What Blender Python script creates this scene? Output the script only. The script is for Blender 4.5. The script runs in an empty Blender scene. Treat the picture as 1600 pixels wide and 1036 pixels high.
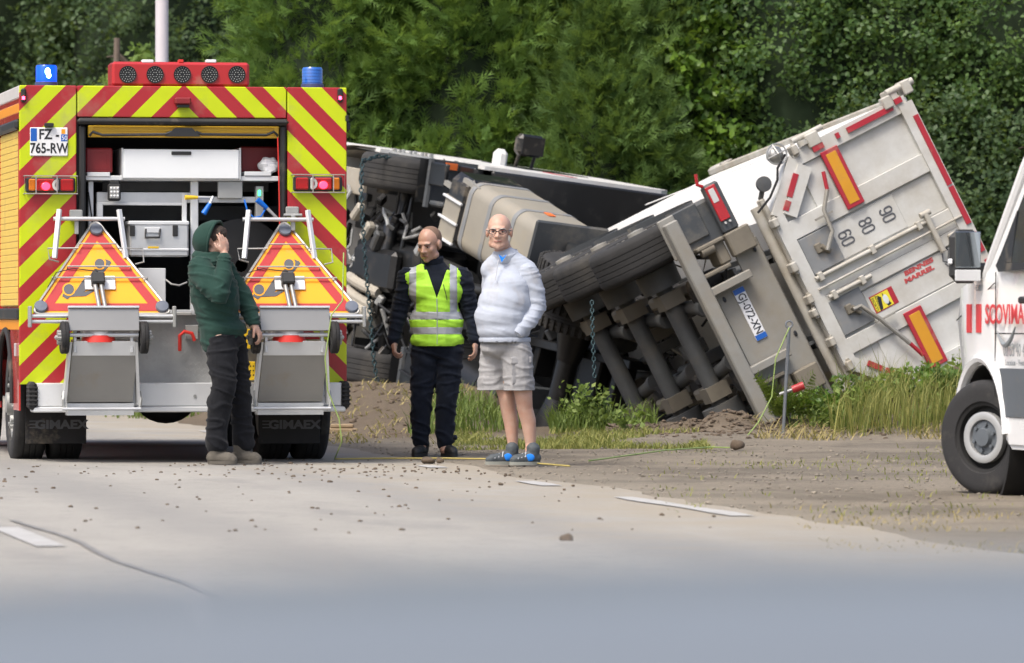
import bpy, bmesh, math, random
import numpy as np
from mathutils import Vector, Matrix, noise

# ------------------------------------------------------------------ camera, sky, sun, exposure
scene = bpy.context.scene
COL = scene.collection
R = math.radians
EYE = 1.12                      # eye height of the person taking the photo from a car
FPX = 8640.0                    # focal length in photo pixels (photo is 1600 wide)
cam_d = bpy.data.cameras.new('camera'); cam = bpy.data.objects.new('camera', cam_d); COL.objects.link(cam)
cam.location = (0, 0, EYE); cam.rotation_euler = (R(90), 0, 0)
cam_d.sensor_width = 36; cam_d.lens = FPX / 1600 * 36; cam_d.shift_y = -23 / 1600
cam_d.clip_start = 0.05; cam_d.clip_end = 3000
cam_d.dof.use_dof = True; cam_d.dof.focus_distance = 43.5; cam_d.dof.aperture_fstop = 5.0
scene.camera = cam
SUN_EL, SUN_AZ = R(56), R(-142)   # azimuth measured clockwise from +Y: behind the camera, to the left
world = bpy.data.worlds.new('World'); scene.world = world; world.use_nodes = True
wn = world.node_tree.nodes; wl = world.node_tree.links
sky = wn.new('ShaderNodeTexSky'); sky.sky_type = 'NISHITA'; sky.sun_disc = False
sky.sun_elevation = SUN_EL; sky.sun_rotation = SUN_AZ; sky.air_density = .8; sky.dust_density = 5.0; sky.ozone_density = .6
wn['Background'].inputs['Strength'].default_value = 0.15
wl.new(sky.outputs['Color'], wn['Background'].inputs['Color'])
sun_d = bpy.data.lights.new('sun', 'SUN'); sun_d.energy = 1.6; sun_d.angle = R(16); sun_d.color = (1, .955, .88)
sun = bpy.data.objects.new('sun', sun_d); COL.objects.link(sun)
sdir = Vector((math.sin(SUN_AZ) * math.cos(SUN_EL), math.cos(SUN_AZ) * math.cos(SUN_EL), math.sin(SUN_EL)))
sun.rotation_euler = (-sdir).to_track_quat('-Z', 'Y').to_euler(); sun.location = sdir * 60
vs = scene.view_settings; vs.view_transform = 'Standard'; vs.look = 'None'; vs.gamma = 1; vs.use_curve_mapping = False
vs.exposure = 0.78

# ------------------------------------------------------------------ measuring helpers
CAMP = Vector((0, 0, EYE))
def at(px, py, Y):               # the world point seen at a photo pixel, Y metres ahead
    return CAMP + Vector(((px - 800) / FPX, 1, (495 - py) / FPX)) * Y
class Frame:                     # a thing's own axes: x right, y forward, z up
    def __init__(s, M): s.M = M; s.I = M.inverted()
    def hit(s, px, py, ax, val):
        c = s.I @ CAMP; d = s.I.to_3x3() @ Vector(((px - 800) / FPX, 1, (495 - py) / FPX))
        return c + d * ((val - c[ax]) / d[ax])
def frame(o, f, u, sc=1.0):
    f = Vector(f).normalized(); u = Vector(u); u = (u - f * u.dot(f)).normalized(); r = f.cross(u)
    M = Matrix((r * sc, f * sc, u * sc)).transposed().to_4x4(); M.translation = o
    return Frame(M)

# ------------------------------------------------------------------ mesh builder
class MB:
    def __init__(s): s.v = []; s.f = []; s.m = []
    def add(s, vs, fs, M=None, mi=0):
        b = len(s.v)
        s.v += [tuple(M @ Vector(p)) for p in vs] if M is not None else [tuple(p) for p in vs]
        s.f += [tuple(i + b for i in q) for q in fs]; s.m += [mi] * len(fs); return s
    def bx(s, x0, x1, y0, y1, z0, z1, bev=0.0, M=None, mi=0):
        lo = [min(x0, x1), min(y0, y1), min(z0, z1)]; hi = [max(x0, x1), max(y0, y1), max(z0, z1)]
        b = min([bev] + [(h - l) * .45 for l, h in zip(lo, hi)])
        if b <= 0:
            vs = [(x, y, z) for x in (lo[0], hi[0]) for y in (lo[1], hi[1]) for z in (lo[2], hi[2])]
            fs = [(0, 1, 3, 2), (4, 6, 7, 5), (0, 4, 5, 1), (2, 3, 7, 6), (0, 2, 6, 4), (1, 5, 7, 3)]
            return s.add(vs, fs, M, mi)
        vs = []; idx = {}
        for i in range(8):
            sg = [(i >> 2) & 1, (i >> 1) & 1, i & 1]
            for a in range(3):
                p = []
                for k in range(3):
                    e = hi[k] if sg[k] else lo[k]
                    if k != a: e += -b if sg[k] else b
                    p.append(e)
                idx[(tuple(sg), a)] = len(vs); vs.append(p)
        fs = []
        for a in range(3):
            o = [k for k in range(3) if k != a]
            for q in (0, 1):
                loop = []
                for (i, j) in ((0, 0), (0, 1), (1, 1), (1, 0)):
                    sg = [0, 0, 0]; sg[a] = q; sg[o[0]] = i; sg[o[1]] = j; loop.append(idx[(tuple(sg), a)])
                fs.append(tuple(loop))
        for c in range(3):
            a, d = [k for k in range(3) if k != c]
            for i in (0, 1):
                for j in (0, 1):
                    s0 = [0, 0, 0]; s0[a] = i; s0[d] = j; s1 = list(s0); s1[c] = 1
                    fs.append((idx[(tuple(s0), a)], idx[(tuple(s0), d)], idx[(tuple(s1), d)], idx[(tuple(s1), a)]))
        for i in range(8):
            sg = ((i >> 2) & 1, (i >> 1) & 1, i & 1); fs.append((idx[(sg, 0)], idx[(sg, 1)], idx[(sg, 2)]))
        return s.add(vs, fs, M, mi)
    def cyl(s, p0, p1, r0, r1=None, n=14, M=None, mi=0, caps=True):
        p0, p1 = Vector(p0), Vector(p1); r1 = r0 if r1 is None else r1
        d = (p1 - p0).normalized(); a = d.orthogonal().normalized(); b = d.cross(a)
        vs = []
        for p, r in ((p0, r0), (p1, r1)):
            for i in range(n):
                t = 2 * math.pi * i / n; vs.append(p + a * math.cos(t) * r + b * math.sin(t) * r)
        fs = [(i, (i + 1) % n, n + (i + 1) % n, n + i) for i in range(n)]
        if caps: fs += [tuple(range(n - 1, -1, -1)), tuple(range(n, 2 * n))]
        return s.add(vs, fs, M, mi)
    def tube(s, pts, r, n=8, closed=False, M=None, mi=0):
        pts = [Vector(p) for p in pts]; N = len(pts); vs = []; fs = []
        rr = r if isinstance(r, (list, tuple)) else [r] * N
        up = None
        for i, p in enumerate(pts):
            if closed: t = (pts[(i + 1) % N] - pts[i - 1])
            else: t = pts[min(i + 1, N - 1)] - pts[max(i - 1, 0)]
            t = t.normalized() if t.length > 1e-9 else Vector((0, 0, 1))
            if up is None: up = t.orthogonal().normalized()
            up = (up - t * up.dot(t)); up = up.normalized() if up.length > 1e-6 else t.orthogonal().normalized()
            b = t.cross(up)
            for k in range(n):
                a = 2 * math.pi * k / n; vs.append(p + up * math.cos(a) * rr[i] + b * math.sin(a) * rr[i])
        for i in range(N if closed else N - 1):
            j = (i + 1) % N
            for k in range(n): fs.append((i * n + k, i * n + (k + 1) % n, j * n + (k + 1) % n, j * n + k))
        if not closed: fs += [tuple(range(n - 1, -1, -1)), tuple(range((N - 1) * n, N * n))]
        return s.add(vs, fs, M, mi)
    def prism(s, poly, vec, M=None, mi=0):      # poly: 3D points of a planar outline
        n = len(poly); vec = Vector(vec); vs = [Vector(p) for p in poly] + [Vector(p) + vec for p in poly]
        fs = [tuple(range(n - 1, -1, -1)), tuple(range(n, 2 * n))] + [(i, (i + 1) % n, n + (i + 1) % n, n + i) for i in range(n)]
        return s.add(vs, fs, M, mi)
    def ring(s, outer, inner, vec, M=None, mi=0):   # frame between two outlines of equal count
        n = len(outer); vec = Vector(vec)
        vs = [Vector(p) for p in outer] + [Vector(p) for p in inner]; vs += [p + vec for p in vs]
        fs = []
        for i in range(n):
            j = (i + 1) % n
            fs += [(i, j, n + j, n + i), (2 * n + i, 3 * n + i, 3 * n + j, 2 * n + j), (i, 2 * n + i, 2 * n + j, j), (n + i, n + j, 3 * n + j, 3 * n + i)]
        return s.add(vs, fs, M, mi)
    def lathe(s, prof, o=(0, 0, 0), ax=(1, 0, 0), n=32, M=None, mi=0, closed=True):   # prof: (radius, height along axis)
        o = Vector(o); d = Vector(ax).normalized(); a = d.orthogonal().normalized(); b = d.cross(a)
        P = len(prof); vs = []; fs = []
        for i in range(n):
            t = 2 * math.pi * i / n; e = a * math.cos(t) + b * math.sin(t)
            for r, h in prof: vs.append(o + e * r + d * h)
        for i in range(n):
            j = (i + 1) % n
            for k in range(P if closed else P - 1):
                l = (k + 1) % P; fs.append((i * P + k, j * P + k, j * P + l, i * P + l))
        return s.add(vs, fs, M, mi)
    def ell(s, c, rad, n=16, m=10, M=None, rot=None, mi=0):
        c = Vector(c); vs = []; fs = []
        for j in range(m + 1):
            ph = math.pi * j / m
            for i in range(n):
                t = 2 * math.pi * i / n
                p = Vector((rad[0] * math.sin(ph) * math.cos(t), rad[1] * math.sin(ph) * math.sin(t), rad[2] * math.cos(ph)))
                if rot is not None: p = rot @ p
                vs.append(c + p)
        for j in range(m):
            for i in range(n):
                k = (i + 1) % n
                fs.append((j * n + i, (j + 1) * n + i, (j + 1) * n + k, j * n + k))
        return s.add(vs, fs, M, mi)
    def build(s, name, mat, parent=None, smooth=35, weld=False):
        me = bpy.data.meshes.new(name); me.from_pydata(s.v, [], s.f)
        bm = bmesh.new(); bm.from_mesh(me)
        for f, i in zip(bm.faces, s.m): f.material_index = i
        if weld: bmesh.ops.remove_doubles(bm, verts=bm.verts, dist=1e-5)
        bmesh.ops.recalc_face_normals(bm, faces=bm.faces); bm.to_mesh(me); bm.free()
        return link(name, me, mat, parent, smooth)
def link(name, me, mat, parent=None, smooth=35):
    for m in (mat if isinstance(mat, (list, tuple)) else [mat]): me.materials.append(MAT[m] if isinstance(m, str) else m)
    if smooth:
        me.polygons.foreach_set('use_smooth', [True] * len(me.polygons))
        if smooth < 180: me.set_sharp_from_angle(angle=R(smooth))
    o = bpy.data.objects.new(name, me); COL.objects.link(o)
    if parent is not None: o.parent = parent
    return o
def tag(o, label, cat, group=None, kind=None):
    if label: o['label'] = label
    if cat: o['category'] = cat
    if group: o['group'] = group
    if kind: o['kind'] = kind
    return o
def thing(name, label, cat, M=None, group=None):
    o = bpy.data.objects.new(name, None); COL.objects.link(o); o.empty_display_size = .2
    if M is not None: o.matrix_world = M
    return tag(o, label, cat, group)
def copy_tree(o, parent=None):
    c = o.copy(); COL.objects.link(c); c.parent = parent
    for ch in list(o.children): copy_tree(ch, c)
    return c
def one(name, mat, parent, fn, *a, smooth=35, **k):   # one-shape part
    m = MB(); getattr(m, fn)(*a, **k); return m.build(name, mat, parent, smooth)
def text_mesh(name, s, h, mat, parent, M, sx=1.0, depth=.002, align='CENTER', bold=0.0, shear=0.0, space=1.0):
    cu = bpy.data.curves.new('txt', 'FONT'); cu.body = s; cu.size = h / .73; cu.align_x = align; cu.align_y = 'CENTER'
    cu.extrude = depth; cu.offset = bold; cu.shear = shear; cu.space_character = space; cu.resolution_u = 3
    ob = bpy.data.objects.new('txt', cu); me = bpy.data.meshes.new_from_object(ob)
    bpy.data.objects.remove(ob); bpy.data.curves.remove(cu)
    me.transform(M @ Matrix.Diagonal((sx, 1, 1, 1)))
    return link(name, me, mat, parent, 0)

# ------------------------------------------------------------------ materials
MAT = {}
def nodes(name):
    m = bpy.data.materials.new(name); m.use_nodes = True; MAT[name] = m
    nt = m.node_tree; return m, nt, nt.nodes['Principled BSDF']
def N(nt, t, **kw):
    n = nt.nodes.new(t)
    for k, v in kw.items():
        if k in n.inputs: n.inputs[k].default_value = v
        else: setattr(n, k, v)
    return n
def mix(nt, fac, a, b, mode='MIX'):
    n = nt.nodes.new('ShaderNodeMix'); n.data_type = 'RGBA'; n.blend_type = mode
    for sock, v in ((n.inputs[0], fac), (n.inputs[6], a), (n.inputs[7], b)):
        if hasattr(v, 'links') or hasattr(v, 'is_linked'): nt.links.new(v, sock)
        elif isinstance(v, (int, float)): sock.default_value = v
        else: sock.default_value = (*v[:3], 1)
    return n.outputs[2]
def math_n(nt, op, a, b=0.0, c=None, clamp=False):
    n = nt.nodes.new('ShaderNodeMath'); n.operation = op; n.use_clamp = clamp
    for i, v in enumerate((a, b) if c is None else (a, b, c)):
        if hasattr(v, 'is_linked'): nt.links.new(v, n.inputs[i])
        else: n.inputs[i].default_value = v
    return n.outputs[0]
def noise_n(nt, scale, detail=4, rough=.6, coord='Object', stretch=None):
    tc = nt.nodes.new('ShaderNodeTexCoord'); src = tc.outputs[coord]
    if stretch:
        mp = nt.nodes.new('ShaderNodeMapping'); mp.inputs['Scale'].default_value = stretch; nt.links.new(src, mp.inputs[0]); src = mp.outputs[0]
    n = N(nt, 'ShaderNodeTexNoise', Scale=scale, Detail=detail, Roughness=rough); nt.links.new(src, n.inputs['Vector'])
    return n.outputs['Fac']
def ramp(nt, v, lo, hi):
    n = nt.nodes.new('ShaderNodeMapRange'); n.inputs[1].default_value = lo; n.inputs[2].default_value = hi; n.clamp = True
    nt.links.new(v, n.inputs[0]); return n.outputs[0]
def bump(nt, bs, h, strength=.3, dist=.01):
    b = N(nt, 'ShaderNodeBump', Strength=strength, Distance=dist); nt.links.new(h, b.inputs['Height']); nt.links.new(b.outputs[0], bs.inputs['Normal'])
def finish(nt, bs, base, var, scale, dirt, dcol, dscale, bmp, bscale, rough):
    c = base
    if var:
        f = noise_n(nt, scale, 5)
        c = mix(nt, ramp(nt, f, .3, .7), [x * (1 - var) for x in base] if not hasattr(base, 'is_linked') else mix(nt, var, base, (0, 0, 0)), base)
    if dirt:
        f = ramp(nt, noise_n(nt, dscale, 7, .68), .62 - .35 * dirt, .78 - .15 * dirt)
        f = math_n(nt, 'MULTIPLY', f, min(1, .45 + .5 * dirt)); c = mix(nt, f, c, dcol)
        rr = nt.nodes.new('ShaderNodeMapRange'); rr.inputs[3].default_value = rough; rr.inputs[4].default_value = .85
        nt.links.new(f, rr.inputs[0]); nt.links.new(rr.outputs[0], bs.inputs['Roughness'])
    if hasattr(c, 'is_linked'): nt.links.new(c, bs.inputs['Base Color'])
    else: bs.inputs['Base Color'].default_value = (*c, 1)
    if bmp: bump(nt, bs, noise_n(nt, bscale, 4), bmp, .01)
DUST = (.30, .25, .18)
def mat(name, col, rough=.5, metal=0.0, var=.12, scale=5, dirt=0.0, dcol=DUST, dscale=3.0, bmp=0.0, bscale=60, coat=0.0, spec=.5, sheen=0.0, alpha=1, trans=0):
    m, nt, bs = nodes(name)
    bs.inputs['Roughness'].default_value = rough; bs.inputs['Metallic'].default_value = metal
    bs.inputs['Coat Weight'].default_value = coat; bs.inputs['Specular IOR Level'].default_value = spec
    bs.inputs['Sheen Weight'].default_value = sheen; bs.inputs['Transmission Weight'].default_value = trans
    finish(nt, bs, col, var, scale, dirt, dcol, dscale, bmp, bscale, rough); return m
def emit(name, col, em, strength, rough=.2):
    m, nt, bs = nodes(name); bs.inputs['Base Color'].default_value = (*col, 1); bs.inputs['Roughness'].default_value = rough
    bs.inputs['Emission Color'].default_value = (*em, 1); bs.inputs['Emission Strength'].default_value = strength; return m
def lens_ridges(name, col, sc=160):
    m, nt, bs = nodes(name); bs.inputs['Base Color'].default_value = (*col, 1); bs.inputs['Roughness'].default_value = .18
    bs.inputs['Coat Weight'].default_value = .4
    tc = nt.nodes.new('ShaderNodeTexCoord'); w = N(nt, 'ShaderNodeTexWave', Scale=sc); nt.links.new(tc.outputs['Object'], w.inputs[0])
    bump(nt, bs, w.outputs['Fac'], .3, .003); return m

mat('fire_red', (.42, .018, .022), .35, var=.1, dirt=.12, coat=.3)
mat('side_red', (.50, .03, .025), .25, var=.06, dirt=.1, coat=.5)
mat('signal_yellow', (.72, .44, .03), .35, var=.08, dirt=.1, coat=.3)
mat('shutter_yellow', (.80, .56, .11), .4, var=.08, dirt=.1)
mat('stripe_orange', (.80, .30, .01), .4, var=.05)
mat('roof_white', (.62, .60, .58), .4, dirt=.2)
mat('alu', (.62, .64, .65), .42, .55, var=.15, dirt=.14, bmp=.05)
mat('alu_light', (.66, .68, .69), .45, .25, var=.08, dirt=.08)
mat('alu_dull', (.36, .37, .36), .5, .35, var=.15, dirt=.25)
mat('steel_plate', (.30, .30, .29), .42, .5, var=.12, dirt=.1, scale=2)
mat('drawer_white', (.72, .75, .76), .45, var=.03)
mat('black_plastic', (.018, .019, .02), .5, var=.2, dirt=.1)
mat('black_rubber', (.016, .016, .017), .78, var=.3, dirt=.15, bmp=.2)
mat('tyre_truck', (.020, .020, .021), .8, var=.3, dirt=.22, dcol=(.12, .11, .09), bmp=.2, bscale=30)
mat('tyre_dusty', (.026, .026, .026), .85, var=.3, dirt=.34, dcol=(.075, .069, .057), dscale=2.2, bmp=.35, bscale=30)
mat('inner_dark', (.030, .033, .036), .7, var=.3)
mat('inner_grey', (.10, .105, .11), .6, var=.2)
mat('red_box', (.22, .012, .016), .5, var=.15)
mat('bag_white', (.70, .72, .74), .35, var=.1, bmp=1.0, bscale=22)
mat('hose_blue', (.0, .14, .62), .4, var=.1)
mat('hose_yellow', (.75, .50, .02), .45, var=.1)
mat('plate_white', (.72, .73, .74), .35, var=.03, dirt=.1)
mat('plate_blue', (.01, .10, .42), .35, var=.05)
mat('ink', (.012, .013, .016), .5, var=.05)
mat('ink_grey', (.085, .09, .10), .6, var=.05)
lens_ridges('lens_red', (.40, .006, .010)); lens_ridges('lens_amber', (.62, .17, .005)); lens_ridges('lens_clear', (.55, .55, .53))
emit('lens_lit', (.5, .01, .02), (1, .02, .05), 5.0)
emit('led_red', (.5, .0, .02), (1, .03, .08), 12.0)
emit('led_green', (.0, .4, .1), (.05, 1, .3), 3.0)
emit('beacon_lit', (.0, .05, .5), (.0, .07, 1.0), .9)
emit('beacon_core', (.5, .8, 1), (.3, .65, 1.0), 9.0)
mat('beacon_blue', (.02, .13, .50), .12, var=.15, coat=.8)
mat('beacon_base', (.05, .07, .16), .35)
mat('lamp_dark', (.022, .024, .026), .25, var=.2)
mat('sign_amber', (.86, .36, .005), .4, var=.06, dirt=.08)
mat('sign_red', (.42, .028, .03), .42, var=.1)
mat('lamp_grey', (.13, .15, .19), .3, var=.1)
mat('wire', (.42, .42, .40), .4, .6, var=.1)
mat('cone_red', (.62, .03, .02), .5); mat('cone_white', (.72, .72, .72), .5)
mat('mast_white', (.56, .53, .56), .45, var=.05)
mat('wood_pad', (.30, .22, .13), .8, var=.3, bmp=.4)
mat('rope_green', (.26, .36, .10), .6); mat('rope_yellow', (.40, .33, .10), .7)

def chevron(name):
    m, nt, bs = nodes(name); tc = nt.nodes.new('ShaderNodeTexCoord'); sp = nt.nodes.new('ShaderNodeSeparateXYZ')
    nt.links.new(tc.outputs['Object'], sp.inputs[0])
    a = math_n(nt, 'ABSOLUTE', sp.outputs[0]); s = math_n(nt, 'ADD', a, sp.outputs[2]); s = math_n(nt, 'ADD', s, CHEV_PHASE)
    q = math_n(nt, 'FRACT', math_n(nt, 'DIVIDE', s, CHEV_PERIOD)); k = math_n(nt, 'LESS_THAN', q, .53)
    c = mix(nt, k, (.36, .016, .024), (.51, .62, .0))
    bs.inputs['Roughness'].default_value = .38; bs.inputs['Coat Weight'].default_value = .15
    finish(nt, bs, c, .14, 2.2, .24, (.25, .21, .15), 1.6, .06, 9, .38)
CHEV_PERIOD = .295; CHEV_PHASE = .065
chevron('chevron')
def tread_plate(name):
    m, nt, bs = nodes(name); tc = nt.nodes.new('ShaderNodeTexCoord')
    mp = nt.nodes.new('ShaderNodeMapping'); mp.inputs['Rotation'].default_value = (0, R(45), 0); nt.links.new(tc.outputs['Object'], mp.inputs[0])
    v = N(nt, 'ShaderNodeTexChecker', Scale=30.0); nt.links.new(mp.outputs[0], v.inputs[0])
    bs.inputs['Metallic'].default_value = .6; bs.inputs['Roughness'].default_value = .4
    finish(nt, bs, (.42, .43, .43), .25, 4, .2, (.22, .21, .19), 4, 0, 0, .4); bump(nt, bs, v.outputs['Fac'], .5, .004)
tread_plate('tread_plate')
# ------------------------------------------------------------------ ground, road, markings
ROAD_YAW = R(10.5)
ROAD_M = Matrix.Translation((.13, 37.2, 0)) @ Matrix.Rotation(ROAD_YAW, 4, 'Z')
ROAD_I = ROAD_M.inverted()
def sst(t): t = max(0.0, min(1.0, t)); return t * t * (3 - 2 * t)
def terr(X, Y):
    d = (ROAD_I @ Vector((X, Y, 0))).x
    h = .40 * sst((Y - 48.0) / 11) * sst((d - .4) / 1.8)
    h += .24 * sst((X - 2.7) / .9) * sst((Y - 49.3) / 2.6)
    h += .10 * math.exp(-((Y - 51.2) / .55) ** 2) * sst((X - .9) / .7) * sst((3.9 - X) / .8) * (.6 + .8 * noise.noise((X * 1.7, Y * 1.7, 3)))
    h -= 1.15 * sst((X + .35) / 1.0) * sst((4.6 - X) / .9) * sst((Y - 51.7) / 1.1) * sst((64.5 - Y) / 2.5)
    if d > .3:
        k = sst((d - .3) / .6)
        h += k * (.022 * noise.noise((X * .9, Y * .9, 0)) + .012 * noise.noise((X * 4, Y * 4, 5)))
        if Y > 49: h += k * sst((Y - 49) / 2) * .05 * noise.noise((X * 2.3, Y * 2.3, 9)) + .09 * math.exp(-((Y - 51.2) / .6) ** 2) * sst((X - .9) / .5) * (noise.noise((X * 4.5, Y * 4.5, 2)) + .5 * noise.noise((X * 10, Y * 10, 4)))
    h -= .35 * sst((-8.3 - d) / 1.5) * (1 - sst((-10.5 - d) / 1.5))
    return h
def axis(pts):
    out = []
    for a, b, st in pts:
        n = max(1, round((b - a) / st)); out += [a + (b - a) * i / n for i in range(n)]
    return out + [pts[-1][1]]
def make_ground():
    xs = axis([(-900, -60, 140), (-60, -14, 6), (-14, -7.8, .5), (-7.8, .2, 2), (.2, 2.6, .13), (2.6, 6.5, .08), (6.5, 9, .13), (9, 14, 1), (14, 60, 6), (60, 900, 140)])
    ys = axis([(-900, -40, 140), (-40, -12, 6), (-12, 0, .5), (0, 9, .3), (9, 12.5, .15), (12.5, 16, .07), (16, 32, .15), (32, 60, 3), (60, 200, 20), (200, 1500, 220)])
    vs = []
    for y in ys:
        for x in xs:
            w = ROAD_M @ Vector((x, y, 0)); vs.append((x, y, terr(w.x, w.y)))
    nx = len(xs); fs = [(j * nx + i, j * nx + i + 1, (j + 1) * nx + i + 1, (j + 1) * nx + i) for j in range(len(ys) - 1) for i in range(nx - 1)]
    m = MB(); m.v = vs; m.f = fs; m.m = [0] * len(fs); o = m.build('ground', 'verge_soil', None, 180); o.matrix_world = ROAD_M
    o['kind'] = 'structure'; o['label'] = 'brown gravel and soil verge rising beyond the road edge'; return o
def verge_mat():
    m, nt, bs = nodes('verge_soil'); bs.inputs['Roughness'].default_value = .95; bs.inputs['Specular IOR Level'].default_value = .2
    big = noise_n(nt, .55, 5, .6); mid = noise_n(nt, 2.3, 6, .65); fine = noise_n(nt, 26, 6, .75); grit = noise_n(nt, 90, 3, .7)
    c = mix(nt, ramp(nt, big, .40, .60), (.165, .144, .114), (.275, .24, .188))
    c = mix(nt, math_n(nt, 'MULTIPLY', ramp(nt, mid, .54, .66), .6), c, (.27, .236, .182))
    c = mix(nt, math_n(nt, 'MULTIPLY', ramp(nt, fine, .46, .64), .55), c, (.13, .112, .087))
    c = mix(nt, math_n(nt, 'MULTIPLY', ramp(nt, grit, .6, .7), .8), c, (.36, .33, .28))
    tc = nt.nodes.new('ShaderNodeTexCoord'); sp = nt.nodes.new('ShaderNodeSeparateXYZ'); nt.links.new(tc.outputs['Object'], sp.inputs[0])
    e = math_n(nt, 'SUBTRACT', 1.25, math_n(nt, 'ADD', ramp(nt, sp.outputs[0], .1, 1.9), math_n(nt, 'MULTIPLY', noise_n(nt, 1.6, 6, .7), 1.1)), clamp=True)
    c = mix(nt, math_n(nt, 'MULTIPLY', e, .9, clamp=True), c, (.31, .278, .222))
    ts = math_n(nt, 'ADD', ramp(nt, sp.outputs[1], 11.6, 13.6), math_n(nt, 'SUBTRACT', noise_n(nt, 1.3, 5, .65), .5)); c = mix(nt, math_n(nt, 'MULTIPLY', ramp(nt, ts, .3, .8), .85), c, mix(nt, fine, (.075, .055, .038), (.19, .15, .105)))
    nt.links.new(c, bs.inputs['Base Color'])
    h = math_n(nt, 'ADD', fine, math_n(nt, 'MULTIPLY', grit, .5)); bump(nt, bs, h, .8, .035)
verge_mat()
def road_mat():
    m, nt, bs = nodes('asphalt'); bs.inputs['Roughness'].default_value = .88; bs.inputs['Specular IOR Level'].default_value = .3
    tc = nt.nodes.new('ShaderNodeTexCoord'); sp = nt.nodes.new('ShaderNodeSeparateXYZ'); nt.links.new(tc.outputs['Object'], sp.inputs[0])
    big = noise_n(nt, .35, 5, .6); mid = noise_n(nt, 1.2, 6, .62, stretch=(1, .35, 1)); grit = noise_n(nt, 75, 3, .7); fine = noise_n(nt, 9, 5, .7)
    c = mix(nt, ramp(nt, big, .35, .65), (.285, .275, .248), (.335, .322, .29))
    c = mix(nt, math_n(nt, 'MULTIPLY', ramp(nt, mid, .54, .66), .55), c, (.205, .20, .19))
    c = mix(nt, math_n(nt, 'MULTIPLY', ramp(nt, fine, .54, .68), .5), c, (.195, .187, .17))
    c = mix(nt, math_n(nt, 'MULTIPLY', ramp(nt, grit, .54, .68), .55), c, (.16, .155, .148))
    t1 = math_n(nt, 'ABSOLUTE', math_n(nt, 'ADD', sp.outputs[0], 3.2)); t2 = math_n(nt, 'ABSOLUTE', math_n(nt, 'ADD', sp.outputs[0], 1.35)); t3 = math_n(nt, 'ABSOLUTE', math_n(nt, 'ADD', sp.outputs[0], 5.6))
    tt = math_n(nt, 'MINIMUM', math_n(nt, 'MINIMUM', t1, t2), t3); tt = math_n(nt, 'ADD', tt, math_n(nt, 'MULTIPLY', math_n(nt, 'SUBTRACT', mid, .5), .9))
    c = mix(nt, math_n(nt, 'MULTIPLY', math_n(nt, 'SUBTRACT', 1.0, ramp(nt, tt, .12, .5)), .45), c, (.19, .187, .18))
    edge = math_n(nt, 'ADD', ramp(nt, sp.outputs[0], -2.6, .35), math_n(nt, 'MULTIPLY', math_n(nt, 'SUBTRACT', noise_n(nt, 1.1, 6, .7), .5), 2.0))
    spill = math_n(nt, 'MULTIPLY', ramp(nt, edge, .35, .95), .9)
    c = mix(nt, spill, c, (.285, .255, .203))
    nt.links.new(c, bs.inputs['Base Color']); bump(nt, bs, math_n(nt, 'ADD', grit, fine), .5, .01)
road_mat()
mat('road_paint', (.44, .44, .425), .7, var=.2, scale=8, dirt=.6, dcol=(.30, .285, .26), dscale=5)
mat('tar', (.20, .198, .19), .85, var=.3, dirt=.6, dcol=(.25, .245, .235))
mat('tyre_mark', (.215, .212, .204), .85, var=.2, dirt=.8, dcol=(.265, .26, .25), dscale=3)
mat('paint_pink', (.62, .26, .20), .85, var=.25, dirt=.6, dcol=(.24, .2, .16), dscale=6)
ground = make_ground()
rnd = random.Random(5)
def make_road():
    ys = [-60 + i * .5 for i in range(520)]; vs = []; fs = []
    for y in ys:
        w = .24 + .22 * noise.noise((0, y * .35, 2)) + .12 * noise.noise((0, y * 1.3, 7)) + .06 * noise.noise((0, y * 4, 3))
        vs += [(-8.2, y, .004), (-4, y, .03), (-.6, y, .012), (w, y, .004)]
    for j in range(len(ys) - 1):
        for i in range(3): a = j * 4 + i; fs.append((a, a + 1, a + 5, a + 4))
    m = MB(); m.v = vs; m.f = fs; m.m = [0] * len(fs); o = m.build('road', 'asphalt', None, 180); o.matrix_world = ROAD_M
    o['kind'] = 'structure'; o['label'] = 'pale grey asphalt road with worn white markings'; return o
road = make_road()
def road_z(x): return .004 if x >= .24 else (.012 if x > -.6 else .03)
def sheet(name, mt, pts, w, lift=.006, parent=road):   # a flat ribbon on the road following points (x, y)
    vs = []; fs = []
    for i, p in enumerate(pts):
        a = Vector(pts[max(i - 1, 0)]); b = Vector(pts[min(i + 1, len(pts) - 1)]); t = (b - a).normalized(); n = Vector((-t.y, t.x))
        ww = w if not isinstance(w, (list, tuple)) else w[i]
        for s in (-.5, .5):
            q = Vector(p) + n * ww * s
            x = q.x; z = .03 + (.012 - .03) * sst2((x + 4) / 3.4) if x < -.6 else .012 + (.004 - .012) * sst2((x + .6) / .84)
            if x < -4: z = .004 + (.03 - .004) * sst2((x + 8.2) / 4.2)
            vs.append((q.x, q.y, z + lift))
    for i in range(len(pts) - 1): fs.append((2 * i, 2 * i + 1, 2 * i + 3, 2 * i + 2))
    m = MB(); m.v = vs; m.f = fs; m.m = [0] * len(fs); return m.build(name, mt, parent, 0)
def sst2(t): return max(0.0, min(1.0, t))
for k in range(-3, 9):
    y0 = -10.4 + k * 13.0 * .5
    if k % 2 == 0: sheet('lane_dash', 'road_paint', [(-4.28, y0), (-4.28, y0 + .8), (-4.28, y0 + 1.6), (-4.28, y0 + 2.4)], .14)
for a, b in ((-6.5, -3.2), (-.9, .15), (3.5, 4.2), (14, 17)):
    n = max(2, int((b - a) / .5)); sheet('edge_line', 'road_paint', [(-.03 + .01 * math.sin(i), a + (b - a) * i / n) for i in range(n + 1)], [.14 + .03 * math.sin(i * 1.7) for i in range(n + 1)])
sheet('tar_seam', 'tar', [(-4.12 + .03 * math.sin(y * 1.3), -30 + y) for y in range(0, 24)], .035)
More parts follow.
